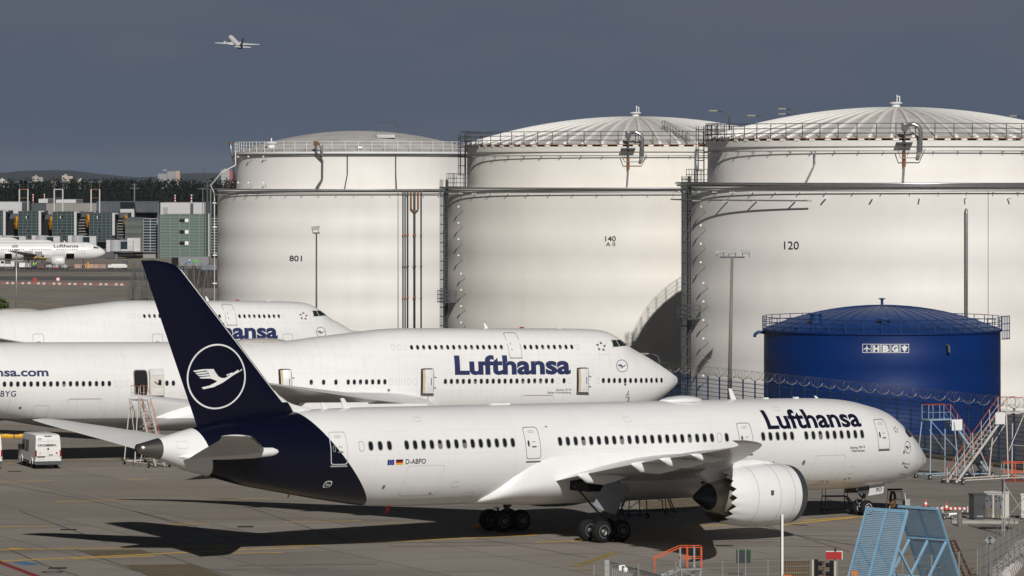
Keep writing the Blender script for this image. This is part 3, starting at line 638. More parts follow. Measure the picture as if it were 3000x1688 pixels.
    def finpt(x, y):
        z = 10.17 + 1.90 * y; st = 56.85 - 1.98 * x
        # half thickness of the fin there
        for k in range(len(FS) - 1):
            if FS[k][0] <= z <= FS[k + 1][0]:
                t = (z - FS[k][0]) / (FS[k + 1][0] - FS[k][0]); a = FS[k][1] + t * (FS[k + 1][1] - FS[k][1]); b = FS[k][2] + t * (FS[k + 1][2] - FS[k][2]); tc_ = FS[k][3] + t * (FS[k + 1][3] - FS[k][3])
        u = min(max((st - a) / (b - a), .001), 1); h = 5 * tc_ * (.2969 * math.sqrt(u) - .126 * u - .3516 * u * u + .2843 * u ** 3 - .1036 * u ** 4) * (b - a)
        return L(st, h + .035, z)
    crane_logo(P, fin, 0, 0, 0, 0, M('emblem_white', (.78, .78, .77), .4), finpt, lw=.05)
    stabp = M('stabiliser_paint', (.66, .66, .655), .4, var=.05, scale=.6)
    H = [(.3, 52.4, 59.4, 5.75, 5.35, .10), (1.5, 54.3, 59.6, 5.92, 5.55, .10), (5, 57.0, 60.95, 6.45, 6.28, .095), (8.6, 59.9, 62.35, 7.02, 6.98, .09), (9.5, 60.75, 62.8, 7.2, 7.2, .08), (9.9, 61.42, 63.07, 7.3, 7.33, .05)]
    for sd in (1, -1):
        st_ = wing_mesh(P, H, sd, 'stabiliser', stabp, root)
        rings = []
        for a, r1, r2 in ((53.1, .03, .03), (53.35, .28, .22), (54.0, .50, .34), (55.2, .62, .38), (57.0, .60, .33), (59.0, .4, .22), (59.8, .05, .05)):
            rings.append([L(a, sd * (1.55 - (a - 54) * .14 + r1 * math.cos(t)), 5.82 - (a - 54) * .035 + r2 * math.sin(t)) for t in [2 * math.pi * k / 16 for k in range(16)]])
        if sd < 0: rings = [r[::-1] for r in rings]
        v, f = loft(rings); link('root_fairing', mesh('root_fairing', v, f, True), st_, fairpaint)
        HL = [(la, a - .02, a + .28 + .03 * (9.9 - la), za, za - .02, .3 * .9) for la, a, b_, za, zb, tc_ in H[1:5]]
        wing_mesh(P, HL, sd, 'leading_edge', GL, st_, 8)
    # antennas and domes
    blade(P, root, 49.1, 8.1, .42, .42); blade(P, root, 47.6, 8.14, .62, .5); blade(P, root, 17.15, 8.15, .72, .45)
    b = MB(); rings = []
    for a, r1, r2 in ((19.7, .05, .02), (20.0, .55, .16), (20.5, .82, .27), (21.2, .9, .31), (22.0, .8, .25), (22.6, .5, .14), (23.1, .05, .02)):
        rings.append([L(a, r1 * math.cos(t), 8.18 + r2 * max(-.4, math.sin(t))) for t in [2 * math.pi * k / 20 for k in range(20)]])
    v, f = loft(rings); link('antenna_dome', mesh('antenna_dome', v, f, True), root, fairpaint)
    MB().box(L(35.9, 0, 8.22), (1.5, .35, .1)).build('antenna_plate', WHITE, root)
    for st in (14.2, 11.6): MB().box(L(st, 0, 8.2), (.35, .2, .09)).build('antenna_plate', WHITE, root)
    blade(P, root, 9.9, 8.13, .16, .25)
    blade(P, root, 44.3, 2.25, .45, .3, 'drain_mast', RED, 0., -1); blade(P, root, 51.5, 3.2, .25, .12, 'drain_mast', YEL, 0., -1)
    MB().box(P.surf(50.013, 3.827, .01), (.3, .04, .22)).build('outflow_valve', STEEL, root)
    P.outline('valve_rim', 50.013, 3.827, .5, .42, WHITE, .05, 3)
    # landing gear
    rim = M('wheel_rim_metal', (.24, .235, .225), .45, .5)
    for sd in (1, -1):
        g = GP(31.47); lat = 4.9 * sd
        strut = MB().tube([L(31.2, lat * .92, 4.0), L(31.4, lat, g + .95)], .17, 10).tube([L(31.4, lat, g + .95), L(31.47, lat, g + .62)], .24, 10).tube([L(30.6, lat, g + .66), L(32.3, lat, g + .66)], .13, 8)
        strut.tube([L(29.6, lat * .72, 3.4), L(31.3, lat * .98, g + 1.5)], .09, 6).tube([L(32.9, lat * .75, 3.4), L(31.6, lat * .98, g + 1.5)], .07, 6)
        gear = strut.build('landing_gear', DSTEEL, root, auto=50)
        for dx in (-.73, .73):
            MB().tube([L(31.47 + dx, lat - .62, g + .66), L(31.47 + dx, lat + .62, g + .66)], .11, 8).build('axle', DSTEEL, gear)
            for dl in (-.66, .66): wheel('wheel', gear, L(31.47 + dx, lat + dl, g + .67), .68, .52, rim)
        hoses = MB()
        for k in range(5): hoses.tube([L(31.9 + .08 * math.cos(t) + .05 * k, lat + .12 * sd + .18 * math.sin(t * 1.3 + k), g + 1.25 + .22 * math.sin(t)) for t in [x * .5 for x in range(10)]], .02, 5)
        hoses.build('hose', BLACK, gear)
        dp = [P.px(1400 + a / 5.152, 1380 + b / 5.152, 5.75) for a, b in ((1985, 130), (2110, 128), (2122, 182), (2255, 200), (2282, 275), (2066, 662), (1860, 585), (1745, 512), (1925, 178))]
        if sd > 0:
            dr = MB().prism(dp, (0, .05, 0)).build('gear_door', M('gear_door_grey', (.27, .28, .31), .45), root)
            P3 = [P.px(1400 + a / 5.152, 1380 + b / 5.152, 5.8) for a, b in ((2000, 128), (2108, 128), (2112, 290), (1970, 288))]
            MB().prism(P3, (0, .03, 0)).build('upper_door', MATS['gear_door_grey'], dr)
            MB().box(L(31.6, 4.1, 3.35), (2.5, 1.7, .6)).build('wheel_well', BLKIN, root)
        else: MB().prism([Vector((p.x, 5.75, p.z)) for p in dp], (0, .05, 0)).build('gear_door', MATS['gear_door_grey'], root)
    g = GP(5.64)
    ng = MB().tube([L(5.3, 0, 2.9), L(5.6, 0, g + .85)], .12, 10).tube([L(5.6, 0, g + .85), L(5.64, 0, g + .5)], .15, 10).tube([L(7.0, 0, 2.7), L(5.62, 0, g + 1.1)], .06, 6).tube([L(5.64, -.5, g + .5), L(5.64, .5, g + .5)], .08, 8)
    ng.tube([L(5.95, -.12, g + 1.1), L(6.1, -.1, g + .85), L(5.75, 0, g + .6)], .05, 6)
    ngo = ng.build('nose_gear', DSTEEL, root, auto=50)
    for lt in (-.4, .4): wheel('wheel', ngo, L(5.64, lt, g + .505), .51, .38, M('nose_rim_white', (.7, .7, .68), .4))
    MB().box(L(6.1, .55, g + 1.9), (1.0, .05, .9)).build('gear_bay_door', DSTEEL, ngo)
    MB().box(L(6.2, -.55, g + 1.9), (1.0, .05, .9)).build('gear_bay_door', DSTEEL, ngo)
    dq = [P.px(2350 + a / 5.724, 1380 + b / 5.724, .75) for a, b in ((1145, 235), (1375, 215), (1360, 372), (1115, 415))]
    dr = MB().prism(dq, (0, .04, 0)).build('nose_gear_door', M('gear_door_pale', (.62, .63, .64), .4), ngo)
    a_, b_ = P.px(2350 + 1245 / 5.724, 1380 + 350 / 5.724, .77), P.px(2350 + 1335 / 5.724, 1380 + 335 / 5.724, .77); hgt = P.px(2350 + 1245 / 5.724, 1380 + 285 / 5.724, .77).z - a_.z
    text_flat('lettering', 'PO', NAVYTXT, dr, 0, 1, 0, 1, lambda x, z: Vector((a_.x + (b_.x - a_.x) * x, a_.y - .006, a_.z + (b_.z - a_.z) * x + hgt * z)), .01, None)
    return root, P
A787, P787 = make_787()
# ------------------------------------------------------------------ the two double-deck jumbos behind
def make_747(loc, th, pitch, near, label, k=1.028):
    root = thing('jumbo_airliner', label, 'airliner', loc, rot=(0, pitch, th), group='double-deck jumbo jets parked behind the twin-jet')
    root.scale = (k, k, k); SO = 36.0; P = Plane(root, B747, SO); L = P.L; GP = lambda st: pitch * (SO - st) - loc[2] / k
    if 'jumbo_paint' not in MATS:
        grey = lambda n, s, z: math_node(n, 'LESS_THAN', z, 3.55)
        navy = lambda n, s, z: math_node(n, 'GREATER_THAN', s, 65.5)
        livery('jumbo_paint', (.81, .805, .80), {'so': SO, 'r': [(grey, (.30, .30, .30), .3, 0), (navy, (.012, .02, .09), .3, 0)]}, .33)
    paint = MATS['jumbo_paint']; fair = M('jumbo_fairing', (.77, .76, .75), .36, var=.06, scale=.5)
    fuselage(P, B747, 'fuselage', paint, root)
    wf = M('window_frame_paint', (.42, .42, .40), .4); seam = M('seam_grey', (.30, .30, .30), .5); fs = M('fine_seam', (.55, .54, .53), .5)
    up = list(range(-19, -3)) + list(range(0, 9)); bl = [-20, -21, -22, 9]
    for i in up: st = 14.741 - i * .508; P.window(st, 8.815, .23, .33, 2.4, .03, mats=(wf, GLASS), blind=random.choice((0, 0, 0, .3, .4)))
    for i in bl: P.outline('blanked_window', 14.741 - i * .508, 8.815, .30, .42, fs, .025, 2.6)
    if near:
        lo = list(range(-72, -53)) + [-45, -44] + [-40, -39, -38, -37, -36, -30] + [-22, -20, -18] + list(range(-16, -9)) + list(range(0, 19)) + [20]
        for i in lo:
            st = 21.752 - i * .508
            P.window(st, 6.195, .25, .38, 2.5, .03, mats=(wf, GLASS), blind=random.choice((0, 0, 0, 0, 0, .25, .5)))
        for i in (-53, -52, -51, -9, -8, -7, -6, -5, 19, 21): P.outline('blanked_window', 21.752 - i * .508, 6.195, .32, .46, fs, .025, 2.6)
        for st in (8.084, 7.57, 7.066, 6.555, 6.049, 5.538, 5.023, 4.476, 3.953, 3.42, 2.881, 2.324): P.window(st, 6.19 - (8.6 - st) * .012, .25, .38, 2.5, .03, mats=(wf, GLASS))
        for st in (8.593, 1.85): P.outline('blanked_window', st, 6.19 - (8.6 - st) * .012, .32, .46, fs, .025, 2.6)
    # upper deck door
    d = P.outline('upper_deck_door', 15.65, 8.95, 1.13, 1.95, seam, .045, 8, skew=-.0)
    P.grid('sill', 15.08, 16.2, 7.93, 8.0, GREY, 3, 1, parent=d)
    P.shape('handle_mark', [[(-.03, -.3), (.03, -.3), (.03, .3), (-.03, .3)]], M('faded_red', (.35, .12, .1), .6), lambda x, y: (15.9 + x, 8.85 + y), d)
    inner = M('door_lining', (.62, .60, .54), .6); leaf = M('door_leaf_paint', (.66, .66, .67), .4); lock = M('door_latch_cream', (.55, .47, .3), .6)
    if near:
        # three plug doors standing ajar in their frames
        for a, b in ((10.43, 9.43), (23.78, 22.76), (35.54, 34.54)):
            d = P.grid('open_door', a + .03, b - .03, 5.24, 7.18, BLKIN, 4, 12, .012)
            P.outline('door_frame', (a + b) / 2, 6.21, a - b + .1, 2.02, DGREY, .06, 7, parent=d, eps=.02)
            v = []; f = []
            for j in range(13):
                z = 5.3 + 1.82 * j / 12
                for s0, e in ((a - .12 - .18 * (1 if j > 2 else .5), .03), (a - .32, .05), (b + .03, .10)): v.append(P.surf(s0, z, e))
            for j in range(12):
                for i in range(2): q = j * 3 + i; f.append((q, q + 1, q + 4, q + 3))
            lf = link('door_leaf', mesh('door_leaf', v, f, True), d, leaf)
            P.grid('door_edge', a - .12, a - .32, 5.3, 7.1, lock, 2, 12, .055, parent=d)
            P.window(a - .58, 6.2, .13, .22, 3, .02, mats=(wf, GLASS), parent=d, name='door_window')
            P.shape('handle', [[(-.03, -.26), (.03, -.26), (.03, .26), (-.03, .26)]], DGREY, lambda x, y: (a - .8 + x, 6.2 + y), d, .12)
            hb = MB()
            for z in (6.55, 5.75): p = P.surf(b + .05, z, .05); hb.tube([p, P.surf(b - .2, z, .1), P.surf(b - .2, z - .1, .05)], .025, 5)
            hb.build('hinge', GREY, d)
            MB().box(P.surf((a + b) / 2, 5.19, .05), (1.08, .14, .08)).build('sill', DGREY, d)
        p = P.surf(23.2, 5.2, .05); MB().tube([p, p + Vector((.02, -.02, -.5)), p + Vector((-.06, .0, -1.0))], .018, 5).build('tether', RED, root)
        # rear door swung fully open against the fuselage
        d = P.grid('open_door', 47.2, 46.15, 5.3, 7.16, BLKIN, 4, 12, .012)
        P.outline('door_frame', 46.68, 6.23, 1.16, 1.98, GREY, .06, 7, parent=d, eps=.02)
        v = []; f = []
        for e in (.18, .34):
            for j in range(13):
                for i in range(5): v.append(P.surf(46.06 - 1.16 * i / 4, 5.33 + 1.83 * j / 12, e))
        for l in (0, 65):
            for j in range(12):
                for i in range(4): q = l + j * 5 + i; f.append((q, q + 1, q + 6, q + 5))
        for j in range(12): f += [(j * 5, (j + 1) * 5, (j + 1) * 5 + 65, j * 5 + 65), (j * 5 + 4, (j + 1) * 5 + 4, (j + 1) * 5 + 69, j * 5 + 69)]
        f += [(60 + i, 61 + i, 126 + i, 125 + i) for i in range(4)]
        lf = link('door_leaf', mesh('door_leaf', v, f), d, inner)
        P.grid('inner_panel', 45.98, 45.0, 6.72, 7.05, leaf, 3, 3, .37, parent=d)
        P.grid('slide_pack', 45.95, 45.05, 5.36, 5.85, M('slide_cover', (.7, .69, .66), .6), 3, 4, .42, parent=d)
        P.grid('viewing_window', 45.42, 45.18, 6.05, 6.4, BLKIN, 2, 3, .37, parent=d)
        MB().tube([P.surf(45.75, 6.3, .4), P.surf(45.5, 6.12, .44), P.surf(45.32, 6.42, .42)], .03, 5).build('handle', DGREY, d)
    else:
        for st in (46.65, 35.05, 23.27, 9.93):
            d = P.outline('door', st, 6.2, 1.08, 1.98, seam, .04, 8)
            P.shape('handle_mark', [[(-.2, -.03), (.2, -.03), (.2, .03), (-.2, .03)]], MATS['faded_red'], lambda x, y: (st + x, 6.45 + y), d)
    for a, b in ((15.2, 12.4), (52.4, 49.7)):
        cd = P.outline('cargo_door', (a + b) / 2, 4.2, a - b, 1.8, fs, .03, 14)
        P.grid('hinge_line', a - .1, b + .1, 5.03, 5.07, M('hinge_brown', (.33, .27, .2), .6), 3, 1, parent=cd)
    P.outline('cargo_door', 54.3, 4.1, 1.1, 1.0, fs, .03, 9)
    for st, z in ((47.35, 4.35), (55.9, 4.4), (6.05, 5.85), (26.5, 5.55)): P.shape('sensor_port', [P.oval_pts(0, 0, .2, .2, 2, 12)], DGREY, lambda x, y: (st + x, z + y))
    for st, z in ((5.7, 5.35), (5.55, 4.85)):
        p0 = P.surf(st, z, 0); MB().tube([p0, p0 + Vector((-.1, -.16, -.16)), p0 + Vector((-.3, -.2, -.32)), p0 + Vector((0, -.22, -.33))], .03).build('pitot_probe', DGREY, root)
    P.text('airline_name', 'Lufthansa', BLUETXT, 20.94, 10.99, 6.77, 8.19, bold=.038, step=.12)
    if near:
        P.text('web_lettering', 'Lufthansa.com', BLUETXT, 61.0, 53.9, 6.78, 7.38, bold=.03)
        P.text('registration', 'D-ABYG', BLUETXT, 58.75, 56.4, 5.27, 5.7, .012, spacing=1.15)
        P.text('type_lettering', 'Boeing 747-8', DGREY, 12.24, 10.96, 5.42, 5.57, .008); P.text('name_lettering', 'Baden-Württemberg', DGREY, 12.96, 10.95, 5.2, 5.36, .008)
    P.text('alliance_lettering', 'STAR ALLIANCE', M('pale_grey_lettering', (.55, .55, .55), .5), 8.43, 7.41, 8.17, 8.25, .0)
    star_logo(P, root, 8.0, 8.83, .52, .43, M('emblem_silver', (.12, .12, .13), .5))
    crane_logo(P, root, 6.27, 7.31, .56, .49, BLUETXT, lw=.08)
    # cockpit glazing: three panes
    ck = M('jumbo_cockpit_glass', (.02, .03, .028), .08)
    fr = P.shape('cockpit_surround', [[(6.86, 9.36), (5.6, 9.33), (4.98, 8.97), (4.4, 8.74), (6.92, 8.72)]], GREY, lambda x, y: (x, y), eps=.03)
    for q in ([(6.78, 9.30), (6.34, 9.30), (6.22, 8.80), (6.83, 8.79)], [(6.27, 9.30), (5.75, 9.28), (5.35, 8.83), (6.14, 8.81)], [(5.66, 9.27), (5.1, 8.95), (4.55, 8.78), (5.26, 8.83)]):
        P.shape('cockpit_window', [q], ck, lambda x, y: (x, y), fr, .045)
    # wings, fairing, engines, tail
    fb = Body([(19.5, 2.6, 3.2, 2.9, .3, 2, 2), (20.5, 2.45, 4.0, 3.0, 1.8, 2, 2), (23, 2.4, 5.2, 3.3, 3.1, 2, 2), (26, 2.38, 7.6, 3.8, 3.5, 2, 2), (33, 2.38, 7.6, 3.8, 3.55, 2, 2), (40, 2.4, 7.0, 3.7, 3.45, 2, 2), (43.5, 2.45, 5.4, 3.4, 3.1, 2, 2), (45.6, 2.5, 4.0, 3.1, 2.2, 2, 2), (46.6, 2.55, 3.2, 2.9, .4, 2, 2)])
    fuselage(P, fb, 'belly_fairing', paint, root, 64)
    W = [(0, 19.6, 37.8, 4.2, 3.4, .13), (3.3, 22.6, 38.0, 4.2, 3.9, .13), (12, 31.6, 40.6, 5.3, 5.15, .10), (24, 42.2, 47.3, 6.7, 6.65, .09), (32.5, 49.7, 52.3, 7.75, 7.72, .085), (33.8, 51.3, 53.1, 7.95, 7.93, .08), (34.2, 52.6, 53.5, 8.0, 8.0, .06)]
    wp = M('wing_paint', (.70, .70, .70), .36)
    for sd in (1, -1):
        w = wing_mesh(P, W, sd, 'wing', wp, root)
        for la, st, dz in ((11.7, 26.2, 2.6), (20.8, 34.8, 3.2)):
            e = MB().lathe([(1.2, 0), (1.42, -.35), (1.5, -1.3), (1.42, -2.6), (1.15, -3.9), (1.1, -3.9), (1.1, -.4)], 32, Matrix.Translation(L(st, sd * la, dz)), 'x').build('engine_nacelle', fair, root, smooth=True)
            MB().lathe([(1.1, -3.3), (.8, -4.2), (.55, -5.0), (.3, -5.6), (.01, -6.1)], 24, Matrix.Translation(L(st, sd * la, dz)), 'x').build('exhaust_plug', DSTEEL, e, smooth=True)
            MB().box(L(st + 3.4, sd * la, dz + 1.75), (5.2, .4, 1.2)).build('pylon', fair, e)
        H = [(.4, 62.4, 70.6, 7.6, 7.4, .1), (2, 63.8, 71.0, 7.8, 7.6, .1), (11.1, 71.6, 74.2, 8.9, 8.85, .09)]
        wing_mesh(P, H, sd, 'stabiliser', wp, root)
        for st, lat in ((33.2, 5.5), (36.4, 1.9)):
            g = GP(st); gr = MB().tube([L(st, sd * lat, 3.4), L(st, sd * lat, g + .62)], .2, 8).tube([L(st - .75, sd * lat, g + .62), L(st + .75, sd * lat, g + .62)], .14, 8).build('landing_gear', DSTEEL, root)
            for dx in (-.73, .73):
                for dl in (-.56, .56): wheel('wheel', gr, L(st + dx, sd * lat + dl, g + .62), .63, .48, M('wheel_rim_metal', (.24, .235, .225), .45, .5))
    fin_mesh(P, [(8.2, 57.5, 70.5, .05), (9.3, 60.3, 71.0, .09), (19.2, 69.6, 74.9, .09)], 'tail_fin', NAVY, root)
    g = GP(7.9); gr = MB().tube([L(7.9, 0, 3.0), L(7.9, 0, g + .6)], .16, 8).build('nose_gear', DSTEEL, root)
    for dl in (-.45, .45): wheel('wheel', gr, L(7.9, dl, g + .6), .61, .42, MATS['wheel_rim_metal'])
    # roof antennas
    blade(P, root, 17.0, 10.18, .42, .3); MB().box(L(13.8, 0, 10.24), (.3, .18, .12)).build('beacon', M('beacon_red', (.3, .02, .02), .3), root)
    MB().box(L(10.6, 0, 10.2), (.35, .2, .08)).build('antenna_plate', WHITE, root)
    rings = []
    for a, r1, r2 in ((33.6, .04, .02), (34.0, .5, .16), (34.8, .75, .28), (36.0, .8, .3), (37.4, .7, .22), (38.2, .04, .02)):
        rings.append([L(a, r1 * math.cos(t), 9.17 + r2 * max(-.4, math.sin(t))) for t in [2 * math.pi * k / 16 for k in range(16)]])
    v, f = loft(rings); link('antenna_dome', mesh('antenna_dome', v, f, True), root, M('dome_grey', (.42, .40, .38), .5))
    return root, P
def place_747(xw, yw, th, s_idx, lat):
    """world position of local origin (station 36, centre line) from a window's world position"""
    c, s_ = math.cos(th), math.sin(th)
    k = 1.028; return (k * (xw - lat * s_ - (36.0 - s_idx) * c), k * (yw + lat * c - (36.0 - s_idx) * s_))
x_, y_ = place_747(-5.2466, 334.51, .42847, 21.735, 3.2)
J1, PJ1 = make_747((x_, y_, -.418), .42847, .0145, True, 'white double-deck jumbo jet with open doors, second from the camera, blue lettering')
x_, y_ = place_747(-25.698, 406.38, .4765, 14.741, 2.85)
J2, PJ2 = make_747((x_, y_, -.266), .4765, .0167, False, 'white double-deck jumbo jet farthest back, only its upper part shows behind the other')
# ------------------------------------------------------------------ storage tanks
def tank_paint(name, col, st):
    return M(name, col, .5, var=.05, scale=.12, streak=(st, .45, (.10, .10, .012)), spec=.3)
class Tank:
    def __init__(s, name, label, xc, rpx, Yc, z_ledge, z_rim, z_top, ru, paint, group=None):
        s.X, s.Y, s.R = (xc - 1500) * Yc / F, Yc, rpx * Yc / F; s.xc, s.rpx = xc, rpx
        s.beta = math.atan2(s.X, s.Y); s.zl, s.zr, s.zt = z_ledge, z_rim, z_top; s.Ru = s.R * ru
        s.root = thing(name, label, 'storage tank', (s.X, s.Y, 0), group=group); s.paint = paint
    def ang(s, x, R_=None):
        """pixel column -> angle round the tank (0 = towards the camera, + to the right)"""
        rr = s.rpx * ((R_ or s.R) / s.R); return math.asin(max(-.999, min(.999, (x - s.xc) / rr)))
    def p(s, a, R_, z):
        a -= s.beta; return Vector((R_ * math.sin(a), -R_ * math.cos(a), z))
    def z(s, y, R_, a=0.):
        Yd = s.Y - R_ * math.cos(a); return CH - (y - YH) * Yd / F
    def shell(s, name, R_, z0, z1, courses, n=128):
        b = MB(); prof = []; h = (z1 - z0) / courses
        for k in range(courses):
            r = R_ - .003 * (k % 2) - .002 * k; prof += [(r, z0 + k * h), (r, z0 + (k + 1) * h - .012)]
        b.lathe(prof, n); o = b.build(name, s.paint, s.root, smooth=True); o.data.set_sharp_from_angle(angle=R(30)); return o
    def ring(s, name, R_, z, r, mat, a0=-math.pi, a1=math.pi, n=120, par=None):
        pts = [s.p(a0 + (a1 - a0) * k / n, R_, z) for k in range(n + 1)]
        return MB().tube(pts, r, 6).build(name, mat, par or s.root, smooth=True)
    def flange(s, name, R0, R1, z0, z1, mat, n=128):
        return MB().lathe([(R0, z0), (R1, z0), (R1, z1), (R0, z1)], n).build(name, mat, s.root, auto=40)
    def dome(s, R_, z0, z1, mat, n=128, ribs=0, rib=.1):
        h = z1 - z0; rs = (R_ * R_ + h * h) / (2 * h); f = lambda r: z1 - rs + math.sqrt(rs * rs - r * r)
        o = MB().lathe([(R_ * (1 - k / 14), f(R_ * (1 - k / 14))) for k in range(14)] + [(.01, z1)], n).build('roof', mat, s.root, smooth=True)
        if ribs:
            base = None
            for k in range(ribs):
                if base is None:
                    base = MB(); q = []
                    for j in range(13): r = R_ * (1 - .94 * j / 12); q.append((0, -r, f(r) + .02))
                    base.tube(q, [rib] * 13, 6); me = base.me('roof_rib', True); me.materials.append(M('roof_rib_white', (.80, .785, .76), .45, var=.05))
                ro = link('roof_rib', me, o); ro.rotation_euler = (0, 0, 2 * math.pi * k / ribs)
        return o, f
    def railing(s, R_, z, h, mat, rails, posts, a0=-math.pi, a1=math.pi, r=.035, name='railing'):
        """one handrail; every post its own piece"""
        b = MB(); n = max(8, int(120 * (a1 - a0) / (2 * math.pi)))
        for k in range(1, rails + 1): b.tube([s.p(a0 + (a1 - a0) * i / n, R_, z + h * k / rails) for i in range(n + 1)], r * .8, 5)
        o = b.build(name, mat, s.root)
        me = MB().tube([(0, 0, 0), (0, 0, h)], r, 5).me('post'); me.materials.append(mat)
        for i in range(posts):
            pp = s.p(a0 + (a1 - a0) * i / posts, R_, z); q = link('post', me, o); q.location = pp
        return o
    def pipe(s, name, pts, r, mat, par=None, n=8): return MB().tube(pts, r, n).build(name, mat, par or s.root, smooth=True)
    def text(s, txt, x, y0, y1, w, mat, bold=.0, R_=None):
        R_ = (R_ or s.R) + .03; a = s.ang(x); Yd = s.Y - R_ * math.cos(a)
        z0, z1 = s.z(y1, R_, a), s.z(y0, R_, a); hw = w / 2 * Yd / F / R_ / max(.3, math.cos(a))
        return text_flat('number', txt, mat, s.root, a - hw, a + hw, z0, z1, lambda u, z: s.p(u, R_, z), bold, None, xstep=hw / 6)
    def ladder(s, x, z0, z1, R_, mat, w=.5, cage=True, side=1):
        a = s.ang(x, R_); t = .5 * w / R_; b = MB()
        for q in (-t, t): b.tube([s.p(a + q, R_ + .35, z0), s.p(a + q, R_ + .35, z1)], .06, 5)
        o = b.build('ladder', mat, s.root); rg = MB(); zz = z0 + .2
        while zz < z1: rg.tube([s.p(a - t, R_ + .35, zz), s.p(a + t, R_ + .35, zz)], .03, 4); zz += .32
        rg.build('rung', mat, o, kind='stuff')
        if cage:
            cg = MB(); zz = z0 + 1.5
            while zz < z1:
                cg.tube([s.p(a + .42 * math.cos(u) / R_, R_ + .35 + .75 * max(0, math.sin(u)), zz) for u in [math.pi * k / 8 for k in range(9)]], .04, 4); zz += 1.0
            for u in (0, math.pi / 4, math.pi / 2, 3 * math.pi / 4, math.pi): cg.tube([s.p(a + .42 * math.cos(u) / R_, R_ + .35 + .75 * math.sin(u), z0 + 1.5), s.p(a + .42 * math.cos(u) / R_, R_ + .35 + .75 * math.sin(u), z1)], .035, 4)
            cg.build('safety_cage', mat, o, kind='stuff')
        return o
    def platform(s, x, z, w, d, mat, R_=None, h=1.1):
        """small railed landing standing off the shell"""
        R_ = R_ or s.R; a = s.ang(x, R_); t = .5 * w / R_; b = MB(); q = [s.p(a - t, R_, z), s.p(a + t, R_, z), s.p(a + t, R_ + d, z), s.p(a - t, R_ + d, z)]
        b.prism(q, (0, 0, .1)); o = b.build('landing', mat, s.root); r_ = MB()
        for zz in (z + h * .33, z + h * .66, z + h): r_.tube([q[0] + Vector((0, 0, zz - z)), q[3] + Vector((0, 0, zz - z)), q[2] + Vector((0, 0, zz - z)), q[1] + Vector((0, 0, zz - z))], .03, 5)
        for u in range(6): pt = q[3].lerp(q[2], u / 5); r_.tube([pt, pt + Vector((0, 0, h))], .03, 5)
        for pt in (q[0], q[1], q[0].lerp(q[3], .5), q[1].lerp(q[2], .5)): r_.tube([pt, pt + Vector((0, 0, h))], .03, 5)
        r_.build('handrail', mat, o); return o
    def lamps(s, x, zs, R_):
        me = None
        for z in zs:
            a = s.ang(x, R_); p0 = s.p(a, R_, z - .45); p1 = s.p(a, R_ + .55, z)
            o = MB().tube([p0, p1], .03, 5).build('lamp_bracket', STEEL, s.root); MB().box(p1, (.17, .17, .17)).build('lamp_head', WHITE, o)
    def brackets(s, R_, z, n, a0, a1, mat, d=.5, w=.05):
        me = None
        for k in range(n):
            a = a0 + (a1 - a0) * k / max(1, n - 1); MB().bar(s.p(a, R_, z), s.p(a, R_ + d, z), w, w * 1.6).build('bracket', mat, s.root)

